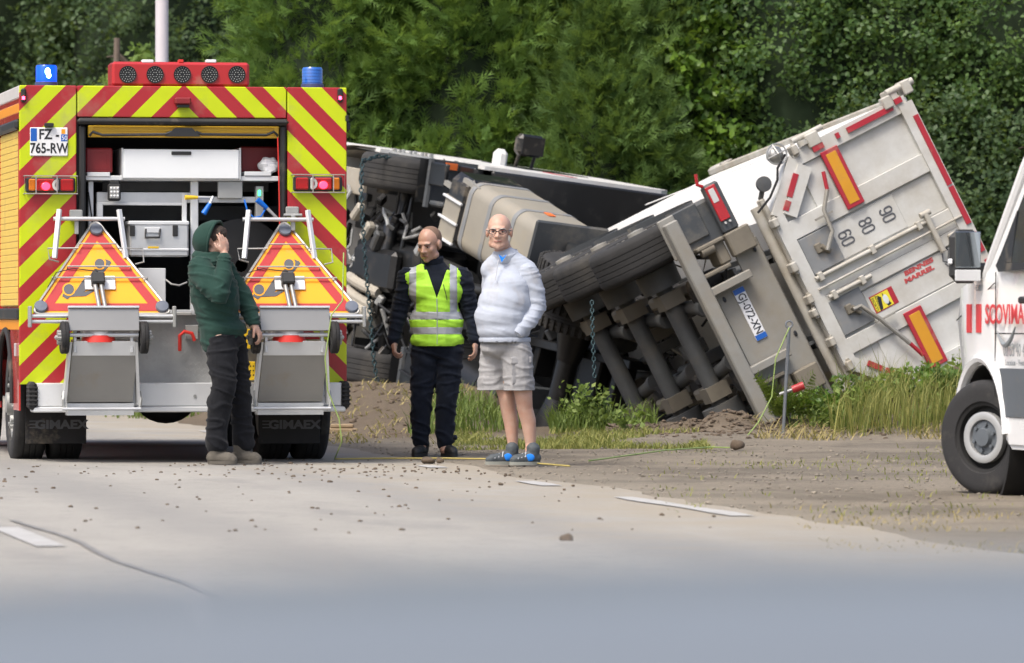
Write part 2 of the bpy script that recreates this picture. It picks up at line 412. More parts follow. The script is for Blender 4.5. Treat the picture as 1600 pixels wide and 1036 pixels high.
None and sheet('tyre_mark', 'tyre_mark', [(-1.5 - .75 * math.sin(t * .3), 3.0 - t * .62) for t in range(0, 11)], .17, .005)
None and sheet('tyre_mark', 'tyre_mark', [(-.9 + .16 * t, -2.6 - t * .35) for t in range(0, 8)], [.08, .3, .5, .55, .45, .4, .25, .08], .005)
for cx, cy, L in ((-.5, -3.2, .55), (-1.1, -3.9, .4)):
    None and sheet('oil_stain', 'tyre_mark', [(cx + .12 * math.sin(i), cy + L * i * .3) for i in range(5)], [.08, .3, .34, .25, .06], .007)
def mark(px, py): w = at(px, py, EYE * FPX / (py - 495)); return w
def ground_ribbon(name, mt, pix, w, label, cat):
    vs = []; fs = []; pts = [mark(*p) for p in pix]; P = []
    for a, b in zip(pts[:-1], pts[1:]):
        for i in range(6): P.append(a.lerp(b, i / 6))
    P.append(pts[-1])
    for i, p in enumerate(P):
        t = (P[min(i + 1, len(P) - 1)] - P[max(i - 1, 0)]).normalized(); n = Vector((-t.y, t.x, 0)) * w * (.7 + .5 * abs(noise.noise(p * 2)))
        for s in (-.5, .5): q = p + n * s; vs.append((q.x, q.y, terr(q.x, q.y) + .012))
    for i in range(len(P) - 1): fs.append((2 * i, 2 * i + 1, 2 * i + 3, 2 * i + 2))
    m = MB(); m.v = vs; m.f = fs; m.m = [0] * len(fs); return m.build(name, mt, ground, 0)
ground_ribbon('spray_mark', 'paint_pink', [(880, 697), (915, 700), (945, 708)], .20, '', '')
ground_ribbon('spray_mark', 'paint_pink', [(975, 716), (1000, 724), (1040, 736), (1075, 738)], .32, '', '')
ground_ribbon('spray_mark', 'paint_pink', [(1205, 832), (1260, 834), (1320, 836)], .12, '', '')
# ------------------------------------------------------------------ fire engine
FT = Frame(Matrix.Translation(at(287.5, 495, 42.0) - Vector((0, 0, EYE))) @ Matrix.Rotation(ROAD_YAW, 4, 'Z'))
truck = thing('fire_truck', 'red fire engine with yellow and red chevron rear and blue beacons', 'fire engine', FT.M)
def T(px, py, y=0.0): p = FT.hit(px, py, 1, y); return p.x, p.z
def rect(px0, py0, px1, py1, y): x0, z1 = T(px0, py0, y); x1, z0 = T(px1, py1, y); return x0, x1, z0, z1
def tb(name, mt, px0, py0, px1, py1, y0, y1, parent=truck, bev=.004, smooth=35):   # box whose face at y0 covers a pixel rectangle
    x0, x1, z0, z1 = rect(px0, py0, px1, py1, y0); m = MB(); m.bx(x0, x1, y0, y1, z0, z1, bev); return m.build(name, mt, parent, smooth)
W = 1.25; TOP = 2.87; ZB = T(36, 601)[1]
xl, _ = T(124, 300); xr, _ = T(448, 300); ztop = T(287, 184)[1]; zsill = T(287, 487)[1]
for a, b, z0, z1 in ((-W, xl - .022, ZB, TOP), (xr + .006, W, ZB, TOP), (xl - .014, xr - .002, ztop, TOP)):
    one('rear_panel', 'chevron', truck, 'bx', a, b, 0, .05, z0, z1, .006)
# body shell
m = MB()
for s in (-1, 1):
    m.bx(s * (W - .05), s * (W - .012), .05, 4.9, .95, TOP - .02)
m.bx(-W + .012, W - .012, .05, 4.9, TOP - .05, TOP - .004, .01); m.bx(-W + .05, W - .05, 4.86, 4.9, .7, TOP - .06)
m.bx(-W + .06, W - .06, .05, 4.8, .78, .9)
m.build('body_shell', 'side_red', truck)
m = MB()   # locker lining
m.bx(xl, xr, 1.0, 1.04, zsill, ztop + .1); m.bx(xl - .03, xl, .05, 1.0, zsill, ztop + .1); m.bx(xr, xr + .03, .05, 1.0, zsill, ztop + .1)
m.bx(xl, xr, .05, 1.0, ztop + .1, ztop + .13); m.bx(xl, xr, .052, 1.0, zsill - .04, zsill)
m.build('locker_lining', 'inner_dark', truck)
def side_panels(s):
    X = s * W
    def pan(name, mt, y0, y1, z0, z1, proud=.0, bev=.004):
        return one(name, mt, truck, 'bx', X - s * .012, X + s * proud, y0, y1, z0, z1, bev)
    pan('roof_rail', 'roof_white', .05, 4.9, 2.775, TOP, .004, .012)
    pan('side_band', 'side_red', .05, 4.9, 2.735, 2.775); pan('reflective_stripe', 'stripe_orange', .055, 4.9, 2.665, 2.735, .002)
    pan('side_band', 'side_red', .05, 4.9, 2.615, 2.665); pan('shutter_rail', 'black_plastic', .03, 4.9, 2.535, 2.615, .035, .02)
    for k in range(3): # roller shutters with slats
        y0 = .06 + k * 1.6; sh = pan('shutter', 'shutter_yellow', y0 + .03, y0 + 1.54, 1.2, 2.535, -.006)
        for q in range(27): z = 1.205 + q * .049; one('slat', 'shutter_yellow', sh, 'bx', X - s * .008, X - s * .0005, y0 + .035, y0 + 1.535, z, z + .043, .003)
        pan('shutter_post', 'side_red', y0, y0 + .03, 1.18, 2.535, .002); 
    pan('shutter_post', 'alu', 4.83, 4.9, 1.18, 2.535, .002)
    pan('trim_rail', 'black_plastic', .03, 4.9, 1.10, 1.185, .02, .01); pan('reflective_stripe', 'stripe_orange', .05, 4.9, 1.02, 1.10, .002)
    # skirt with wheel arch, split into doors
    yc = 1.05; ra = .56; zc = .46
    def arc(a0, a1, n=8): return [(yc + ra * math.cos(a0 + (a1 - a0) * i / n), zc + ra * math.sin(a0 + (a1 - a0) * i / n)) for i in range(n + 1)]
    rear = [(.05, .41), (.05, 1.02), (yc - .3, 1.02)] + [p for p in arc(math.pi * .7, math.pi, 8) if p[1] < 1.0] + [(yc - ra, .41)]
    m = MB(); m.prism([(X - s * .012, a, b) for a, b in rear], (s * .012, 0, 0)); sk = m.build('skirt_door', 'side_red', truck, 30)
    one('latch', 'alu', sk, 'bx', X, X + s * .02, .20, .23, .82, .92, .004)
    top = [(yc - .3, 1.02)] + arc(math.pi * .7, math.pi * .3, 10) + [(yc + .3, 1.02)]
    front = [(yc + .3, 1.02), (4.9, 1.02), (4.9, .41), (yc + ra, .41)] + [p for p in arc(0, math.pi * .3, 8) if p[1] < 1.0]
    m = MB(); m.prism([(X - s * .012, a, b) for a, b in front], (s * .012, 0, 0)); sk = m.build('skirt_door', 'side_red', truck, 30)
    for y in (2.0, 2.9, 3.9): one('latch', 'alu', sk, 'bx', X, X + s * .02, y, y + .03, .82, .92, .004)
    m = MB(); m.tube([(X + s * .01, yc + ra * math.cos(a), zc + ra * math.sin(a)) for a in [math.pi * i / 20 for i in range(21)]], .022, 6); m.build('arch_trim', 'black_rubber', truck)
for s in (-1, 1): side_panels(s)
# cab ahead of the body
m = MB(); prof = [(5.02, .45), (5.02, 2.68), (5.3, 2.78), (6.5, 2.7), (6.95, 1.7), (7.05, 1.2), (7.05, .4)]
m.prism([(-1.2, a, b) for a, b in prof], (2.4, 0, 0)); m.build('cab', 'side_red', truck)
one('windscreen', 'lamp_dark', truck, 'prism', [(-1.05, 6.60, 2.52), (1.05, 6.60, 2.52), (1.05, 6.95, 1.74), (-1.05, 6.95, 1.74)], (0, .03, .012))
for s in (-1, 1):
    one('side_window', 'lamp_dark', truck, 'bx', s * 1.19, s * 1.206, 5.3, 6.5, 1.7, 2.45, .004)
    mi = MB(); mi.bx(s * 1.3, s * 1.5, 6.6, 6.68, 1.6, 2.1, .03); mi.tube([(s * 1.2, 6.6, 2.2), (s * 1.4, 6.64, 2.15), (s * 1.4, 6.64, 2.08)], .015); mi.build('mirror', 'black_plastic', truck)
m = MB()
for s in (-1, 1): m.bx(s * .36, s * .44, .3, 6.9, .62, .86)
m.bx(-.95, .95, .95, 1.15, .42, .52, .02); m.bx(-.36, .36, .3, .4, .64, .84)
m.build('chassis', 'inner_dark', truck)
dl = MB(); xc, zc_ = T(270, 650, .6); dl.ell((xc, 1.05, .50), (.25, .2, .21), 20, 12); dl.build('differential', 'black_rubber', truck)
m = MB(); m.bx(-.75, -.35, .5, .9, .58, .72, .03)
for k in range(5): m.cyl((-.72 + k * .09, .52, .6), (-.72 + k * .09, .52, .5 + .02 * (k % 2)), .022)
m.build('air_fittings', 'inner_dark', truck)
def wheel(name, parent, c, r, w, ax, tmat, rimmat, grooves=4, rr=.62, dish=.06, hub=True, shoulder=.88, n=40):
    """tyre with circumferential grooves plus a dished steel rim; ax points outwards"""
    h = w / 2; prof = [(r * rr, -h * .8), (r * rr * 1.05, -h * .95), (r * .82, -h), (r * .91, -h * .97), (r * .955, -h * .90), (r * .985, -h * .78)]
    step = 1.42 * h / grooves
    for g in range(grooves):
        a = -h * .71 + g * step
        prof += [(r, a + step * .06), (r, a + step * .93), (r - .012, a + step * .945), (r - .012, a + step * .995)] if g < grooves - 1 else [(r, a + step * .06), (r, a + step * .97)]
    prof += [(r * .985, h * .78), (r * .955, h * .90), (r * .91, h * .97), (r * .82, h), (r * rr * 1.05, h * .95), (r * rr, h * .8)]
    m = MB(); m.lathe(prof, c, ax, n); ty = m.build(name, tmat, parent, 40)
    if rimmat:
        rw = r * rr; m = MB(); m.lathe([(rw * 1.03, h * .82), (rw * .93, h * .78), (rw * .88, h * .3), (rw * .82, h * .78 - dish), (rw * .55, h * .78 - dish * .3), (rw * .5, h * .7), (.02, h * .7), (.02, h * .3), (rw * .8, -h * .7), (rw * 1.03, -h * .7)], c, ax, n)
        d = Vector(ax).normalized(); a = d.orthogonal().normalized(); b = d.cross(a)
        for k in range(10):
            t = 2 * math.pi * k / 10; q = Vector(c) + (a * math.cos(t) + b * math.sin(t)) * rw * .66; m.cyl(q + d * (h * .6), q + d * (h * .78 + .03), .016, n=6)
        if hub: m.lathe([(.0, h * .7), (rw * .3, h * .7), (rw * .28, h * .9 + .04), (.0, h * .9 + .05)], c, ax, 20, closed=False)
        m.build('rim', rimmat, ty, 40)
    return ty
for s in (-1, 1):
    for x in (1.10, .815):
        wheel('tyre', truck, (s * x, 1.05, .455), .455, .255, (s, 0, 0), 'tyre_truck', 'alu_dull', dish=-.05 if x < 1 else .1)
    wheel('tyre', truck, (s * 1.06, 4.95 + .4, .455), .455, .28, (s, 0, 0), 'tyre_truck', 'alu_dull')
# bumper step
bx0, bx1, bz0, bz1 = rect(46, 599, 546, 643, -.25)
m = MB(); m.bx(bx0 + .06, bx1 - .06, -.25, .02, bz0 + .045, bz1, .006); m.bx(bx0 + .03, bx1 - .03, -.262, .02, bz0, bz0 + .042, .008)
bump_o = m.build('bumper_step', 'alu_light', truck)
for a, b in ((bx0, bx0 + .055), (bx1 - .055, bx1)):
    m = MB(); m.bx(a, b, -.27, .0, bz0 + .02, bz1 + .012, .02)
    for k in range(5): m.bx(a - .006, b + .006, -.276, -.05, bz0 + .05 + k * .032, bz0 + .066 + k * .032, .004)
    m.build('bumper_buffer', 'black_rubber', truck)
m = MB()
for k in range(5): m.cyl((bx0 + .25 + .5 * k, -.25, bz0 + .12), (bx0 + .25 + .5 * k, -.258, bz0 + .12), .012)
m.build('bolts', 'alu_dull', bump_o)
tb('tread_plate', 'tread_plate', 126, 489, 446, 599, .02, .05)
tb('sill_rail', 'alu', 128, 484, 446, 492, -.03, .05)
# mud flaps
for a, b in ((40, 135), (404, 500)):
    x0, x1, z0, z1 = rect(a, 647, b, 689, .42); fl = one('mud_flap', 'black_rubber', truck, 'bx', x0, x1, .42, .435, z0 - .02, z1 + .06, .003)
    text_mesh('lettering', 'GIMAEX', .066, 'ink_grey', fl, Matrix.Translation(((x0 + x1) / 2 + .04, .419, (z0 + z1) / 2 + .02)) @ Matrix.Rotation(R(90), 4, 'X'), 1.22, .001, bold=.004)
    m = MB()
    for k in range(3): m.bx(x0 + .03, x0 + .09, .417, .42, (z0 + z1) / 2 - .004 + k * .025, (z0 + z1) / 2 + .004 + k * .025)
    m.build('emblem', 'ink_grey', fl)
# tail lamps with guards
def lamp_cluster(px0, px1, flip, py0, py1):
    x0, x1, z0, z1 = rect(px0, py0, px1, py1, -.05); o = one('tail_lamp', 'black_plastic', truck, 'bx', x0, x1, -.05, 0, z0, z1, .012)
    L = x1 - x0; seg = [('lens_amber', .06, .2), ('lens_red', .22, .58), ('lens_clear', .59, .66), ('lens_red', .70, .96)]
    for mt, a, b in seg:
        if flip: a, b = 1 - b, 1 - a
        one('lens', mt, o, 'bx', x0 + L * a, x0 + L * b, -.068, -.048, z0 + .012, z1 - .012, .01)
    c = .63 if not flip else .37; ang = [math.pi * (.5 + i / 12) for i in range(13)]; sg = -1 if not flip else 1
    cx = x0 + L * c; cz = (z0 + z1) / 2; rr = (z1 - z0) * .38
    outer = [(cx - sg * rr * .9 * math.cos(a) * 1, -.07, cz + rr * math.sin(a)) for a in ang]; inner = [(cx - sg * (rr * .45 * math.cos(a)), -.07, cz + rr * .55 * math.sin(a)) for a in ang]
    m = MB(); m.prism(outer + inner[::-1], (0, -.006, 0)); m.build('reversing_lamp', 'lens_clear', o)
    c = .40 if not flip else .60
    mm = MB(); mm.ell((x0 + L * c, -.071, cz - .01), (.034, .006, .03), 14, 8); mm.build('lit_bulb', 'lens_lit', o)
    g = MB(); r = .0045
    loop = [(x0 - .012, -.09, z0 - .01), (x1 + .012, -.09, z0 - .01), (x1 + .012, -.09, z1 + .01), (x0 - .012, -.09, z1 + .01)]; g.tube(loop, r, 6, True)
    for f in (.2, .62): q = f if not flip else 1 - f; g.tube([(x0 + L * q, -.092, z0 - .01), (x0 + L * q, -.092, z1 + .01)], r, 6)
    for p in loop: g.tube([p, (p[0], 0, p[2])], r, 6)
    g.build('lamp_guard', 'wire', o)
lamp_cluster(40, 118, False, 277, 301); lamp_cluster(459, 535, True, 275, 299)
# number plate, small fittings
x0, x1, z0, z1 = rect(47, 199, 106, 244, -.012)
pl = one('number_plate', 'plate_white', truck, 'bx', x0, x1, -.012, -.0005, z0, z1, .006); RX = Matrix.Rotation(R(90), 4, 'X')
w_ = x1 - x0; h_ = z1 - z0
one('plate_band', 'plate_blue', pl, 'bx', x0 + .004, x0 + w_ * .18, -.0135, -.011, z0 + h_ * .52, z1 - .006); one('plate_band', 'plate_blue', pl, 'bx', x1 - w_ * .18, x1 - .004, -.0135, -.011, z0 + h_ * .52, z0 + h_ * .76)
one('plate_band', 'stripe_orange', pl, 'bx', x1 - w_ * .17, x1 - .02, -.0135, -.011, z0 + h_ * .78, z1 - .012)
for s, cx, cz, hh, sx in (('FZ -', .5, .75, .36, .86), ('765-RW', .5, .26, .36, .78)):
    text_mesh('lettering', s, h_ * hh, 'ink', pl, Matrix.Translation((x0 + w_ * cx, -.0135, z0 + h_ * cz)) @ RX, sx, .001, bold=.002)
text_mesh('lettering', '50', h_ * .17, 'plate_white', pl, Matrix.Translation((x1 - w_ * .09, -.0145, z0 + h_ * .63)) @ RX, .9, .0008)
tb('plate_light', 'black_plastic', 70, 192, 84, 198, -.05, 0)
tb('camera_hood', 'red_box', 274, 152, 299, 163, -.08, 0, bev=.01); tb('camera_lens', 'black_plastic', 277, 163, 296, 168, -.06, 0)
for a, b in ((33, 41), (528, 536)):
    mk = tb('corner_marker', 'black_plastic', a, 138, b, 160, -.03, .04, bev=.01); tb('marker_light', 'led_red', a + 1.5, 150.5, b - 2, 155.5, -.036, -.03, mk, .003)
# shutter of the rear locker, pulled up
tb('shutter_header', 'black_plastic', 121, 184, 452, 196, -.06, .0, bev=.02)
sh = tb('rolled_shutter', 'signal_yellow', 138, 196, 436, 216, .02, .1); 
for k in range(3): tb('slat', 'signal_yellow', 146, 197 + k * 5.2, 428, 201.5 + k * 5.2, .012, .022, sh)
hb = MB()
def q3(px, py, y): x, z = T(px, py, y); return (x, y, z)
hb.tube([q3(140, 212, 0), q3(145, 206, -.02), q3(160, 211, -.03), q3(258, 210, -.03), q3(268, 206, -.03)], .011); hb.tube([q3(306, 206, -.03), q3(316, 210, -.03), q3(416, 211, -.03), q3(428, 206, -.02), q3(434, 212, 0)], .011)
hb.prism([q3(258, 213, -.04), q3(274, 200, -.04), q3(300, 200, -.04), q3(314, 213, -.04)], (0, .04, 0)); hb.build('shutter_handle', 'black_plastic', sh)
for a, b in ((124, 134), (438, 447)): tb('door_rail', 'black_plastic', a, 196, b, 486, -.01, .08, bev=.012)
# locker fittings
tb('shelf', 'alu_light', 134, 274, 440, 283, .06, .8)
dr = tb('drawer', 'drawer_white', 193, 233, 374, 280, .03, .7, bev=.008); tb('drawer_pull', 'black_plastic', 268, 236.5, 299, 242, .018, .03, dr); tb('drawer_edge', 'alu', 190, 231, 193, 281, .035, .7)
tb('drawer_edge', 'alu', 374, 231, 377, 281, .035, .7)
tb('tray_edge', 'alu_light', 136, 269, 172, 276, .05, .4); tb('tray_edge', 'alu_light', 382, 268, 424, 275, .05, .4)
for a, b, c, d in ((298, 310, 283, 486), (138, 146, 283, 390), (151, 161, 316, 345), (285, 292, 302, 380), (440, 446, 283, 486)): tb('upright_profile', 'alu_light', a, c, b, d, .12, .17)
tb('cross_profile', 'alu', 151, 300, 300, 317, .14, .19); tb('cross_profile', 'alu', 310, 307, 400, 317, .14, .19)
tb('cross_profile', 'alu_light', 151, 316, 292, 321, .13, .16); tb('back_board', 'inner_grey', 160, 284, 420, 300, .5, .52); tb('control_panel', 'alu_dull', 341, 283, 379, 310, .08, .14)
tb('back_board', 'inner_dark', 158, 321, 440, 345, .45, .5)
cp = tb('switch_box', 'alu_dull', 400, 291, 412, 340, .1, .2); tb('pilot_light', 'led_green', 403.5, 297, 407.5, 306, .09, .1, cp)
tb('grey_box', 'alu_light', 217, 419, 259, 487, .06, .4); tb('step_box', 'alu_dull', 195, 488, 300, 493, -.06, .05)
hr = MB(); cx, cz = T(377, 415, .3)
hr.lathe([(.05, .0), (.36, .0), (.36, .03), (.3, .03), (.3, .3), (.36, .3), (.36, .33), (.05, .33)], (cx, .28, cz), (0, 1, 0), 36)
hr.build('hose_reel', 'black_plastic', truck)
hz = MB()
for k in range(6): hz.lathe([(.30 + .02 * math.sin(a), .045 + k * .045 + .02 * math.cos(a)) for a in [i * math.pi / 4 for i in range(8)]], (cx, .28, cz), (0, 1, 0), 32)
hz.build('coiled_hose', 'black_rubber', bpy.data.objects['hose_reel'])
one('cable', 'black_rubber', truck, 'tube', [q3(138, 300, .1), q3(142, 330, .09), q3(146, 360, .08), q3(149, 385, .1)], .006)
one('cable', 'cone_red', truck, 'tube', [q3(434, 215, -.01), q3(436, 290, -.015), q3(437, 350, -.01), q3(438, 400, 0)], .005)
one('cable', 'wire', truck, 'tube', [q3(259, 437, .05), q3(268, 444, .0), q3(280, 446, .0), q3(292, 441, .02)], .007)
hk = MB(); hk.tube([q3(281, 548, -.02), q3(281, 524, -.05), q3(288, 518, -.06), q3(300, 521, -.06), q3(304, 532, -.05)], .014); hk.build('tow_hook', 'cone_red', truck)
tb('winch_box', 'alu_dull', 290, 508, 310, 530, -.03, .02)
for a in (382, 384): pass
yp = tb('hazard_plate', 'hose_yellow', 380, 514, 398, 545, -.04, .0); yp = tb('hazard_plate', 'hose_yellow', 380, 565, 399, 594, -.04, .0)
m = MB()
for i in range(3):
    for j in range(3): x, z = T(386 + 5 * i, 572 + 7 * j, -.04); m.cyl((x, -.042, z), (x, -.04, z), .006, n=8)
m.build('plate_holes', 'ink', yp)
for cxp, czp in ((119, 335), (457, 330)):
    m = MB(); x, z = T(cxp, czp, -.04); m.bx(x - .05, x + .05, -.05, 0, z - .04, z + .035, .008); m.cyl((x - .07, -.06, z - .03), (x + .07, -.06, z - .03), .012); m.bx(x - .015, x + .015, -.09, -.04, z - .15, z - .03, .004); m.build('catch', 'alu_dull', truck)
tb('rear_hinge', 'black_plastic', 538, 180, 545, 190, .0, .05)
# roof: traffic-warning lamp box, beacons
x0, x1, z0, z1 = rect(175, 96, 390, 136, .02)
lb = one('warning_light_box', 'fire_red', truck, 'bx', x0, x1, .02, .32, z0, z1, .02)
for k in range(5):
    cx, cz = T(199.5 + 42.6 * k, 116.5, .02); r = .066
    lp = one('warning_lamp', 'lamp_dark', lb, 'lathe', [(.0, 0), (r * .86, 0), (r * .9, -.012), (r, -.012), (r, .01), (.0, .01)], (cx, .017, cz), (0, 1, 0), 28)
    m = MB()
    for rr, nn in ((.018, 6), (.037, 12), (.053, 18)):
        for i in range(nn): t = 2 * math.pi * i / nn; m.ell((cx + rr * math.cos(t), .014, cz + rr * math.sin(t)), (.0042, .003, .0042), 6, 4)
    m.build('led_dots', 'alu_dull', lp)
for a, b, mt in ((222, 240, 'plate_white'), (322, 338, 'plate_white'), (279, 287, 'cone_red')): tb('box_label', mt, a, 93, b, 98, .03, .1, lb)
for px, lit in ((72.5, True), (488, False)):
    x, z = T(px, 134, .3); be = one('beacon_base', 'beacon_base', truck, 'lathe', [(0, 0), (.088, 0), (.088, .04), (.08, .045), (0, .045)], (x, .3, TOP - .005), (0, 0, 1), 28)
    one('beacon', 'beacon_lit' if lit else 'beacon_blue', be, 'lathe', [(0, .045), (.080, .045), (.080, .155), (.072, .17), (0, .172)], (x, .3, TOP - .005), (0, 0, 1), 28)
    if lit:
        m = MB(); m.ell((x + .002, .219, TOP + .115), (.021, .006, .028), 12, 8); m.ell((x + .010, .219, TOP + .085), (.018, .006, .022), 12, 8); m.build('flash', 'beacon_core', be)
    else:
        m = MB()
        for k in range(5): m.tube([(x + .081 * math.cos(t), .3 + .081 * math.sin(t), TOP + .05 + k * .024) for t in [i * math.pi / 14 for i in range(28)]], .002, 4, True)
        m.build('beacon_ribs', 'beacon_blue', be)
# loose things in the locker
def locker_thing(name, mt, label, cat, px0, py0, px1, py1, y0, y1, bev=.01, group=None):
    o = tb(name, mt, px0, py0, px1, py1, y0, y1, None, bev); o.matrix_world = FT.M; return tag(o, label, cat, group)
rb1 = locker_thing('red_crate', 'red_box', 'dark red plastic crate on the shelf left of the white drawer', 'crate', 134, 231, 176, 270, .1, .5)
rb2 = locker_thing('red_crate', 'red_box', 'dark red plastic crate behind the crumpled plastic bag', 'crate', 376, 229, 438, 269, .25, .6)
for rb, (a, b) in ((rb1, (134, 176)), (rb2, (376, 438))):
    yy = .095 if rb is rb1 else .245
    x0, x1, z0, z1 = rect(a + 3, 234, b - 4, 264, yy); g = MB(); g.ring([(x0, yy, z0), (x1, yy, z0), (x1, yy, z1), (x0, yy, z1)], [(x0 + .02, yy, z0 + .02), (x1 - .02, yy, z0 + .02), (x1 - .02, yy, z1 - .02), (x0 + .02, yy, z1 - .02)], (0, .01, 0)); g.build('rim', 'red_box', rb)
bg = MB(); cx, cz = T(421, 259, .12); bg.ell((cx, .14, cz + .0), (.082, .07, .066), 28, 20)
me_v = []
for v in bg.v: p = Vector(v); d = (p - Vector((cx, .14, cz))); k = 1 + .30 * noise.noise(p * 17) + .12 * noise.noise(p * 40); me_v.append(tuple(Vector((cx, .14, cz)) + d * k))
bg.v = me_v; bo = bg.build('plastic_bag', 'bag_white', None, 20); bo.matrix_world = FT.M; tag(bo, 'crumpled white plastic bag at the end of the shelf', 'bag')
case = thing('aluminium_case', 'ribbed aluminium case with a grab handle inside the rear locker', 'case', FT.M)
tb('body', 'alu', 203, 350, 295, 401, .05, .5, case, .012); tb('lid', 'alu_light', 201, 345, 296, 352, .045, .5, case, .008); tb('ridge', 'alu_light', 203, 388, 295, 392, .043, .055, case)
for a in (203, 270): tb('clasp', 'black_plastic', a, 352, a + 8, 369, .035, .05, case)
h = MB(); h.tube([q3(228, 358, .045), q3(227, 371, .03), q3(249, 371, .03), q3(250, 358, .045)], .009); h.build('handle', 'black_plastic', case); tb('handle_plate', 'alu_light', 226, 355, 251, 364, .04, .05, case); tb('maker_label', 'hose_yellow', 231, 385, 248, 388, .041, .043, case)
wl_ = thing('work_light', 'square led work lamp hanging under the shelf', 'lamp', FT.M)
tb('body', 'black_plastic', 169, 287, 189, 314, .02, .08, wl_, .012); tb('lens', 'alu_dull', 171.5, 291, 186.5, 310, .014, .02, wl_, .004)
m = MB()
for i in range(3):
    for j in range(3): x, z = T(174 + 5 * i, 294 + 6 * j, .012); m.ell((x, .012, z), (.009, .006, .009), 10, 6)
m.build('led_dots', 'plate_white', wl_); tb('bracket', 'black_plastic', 172, 283, 186, 288, .03, .07, wl_)
def nozzle(name, label, a, b, c, mt, r=.02):
    o = thing(name, label, 'nozzle', FT.M); m = MB(); m.cyl(q3(*a, .05), q3(*b, .04), r * .55, r * .7); m.build('lance', 'alu', o); m = MB(); m.cyl(q3(*b, .04), q3(*c, .03), r * .8, r * 1.15); m.build('grip', mt, o); return o
nozzle('hose_nozzle', 'metal lance with a blue grip hanging beside the centre upright', (333, 307), (328, 318), (318, 334), 'hose_blue')
nozzle('hose_nozzle', 'metal lance with a blue grip above the right sign cart', (434, 342), (417, 325), (402, 312), 'hose_blue')
nozzle('hose_nozzle', 'metal lance with a yellow grip lying across the upright', (334, 308.5), (309, 308.5), (289, 308.5), 'hose_yellow', .016)
lp = MB(); lp.tube([q3(382, 312, .05), q3(386, 328, .03), q3(396, 340, .03), q3(408, 338, .03), q3(414, 328, .03)], .007); lo = lp.build('hose_loop', 'hose_blue', None); lo.matrix_world = FT.M; tag(lo, 'loop of thin blue hose beside the upper right lance', 'hose')

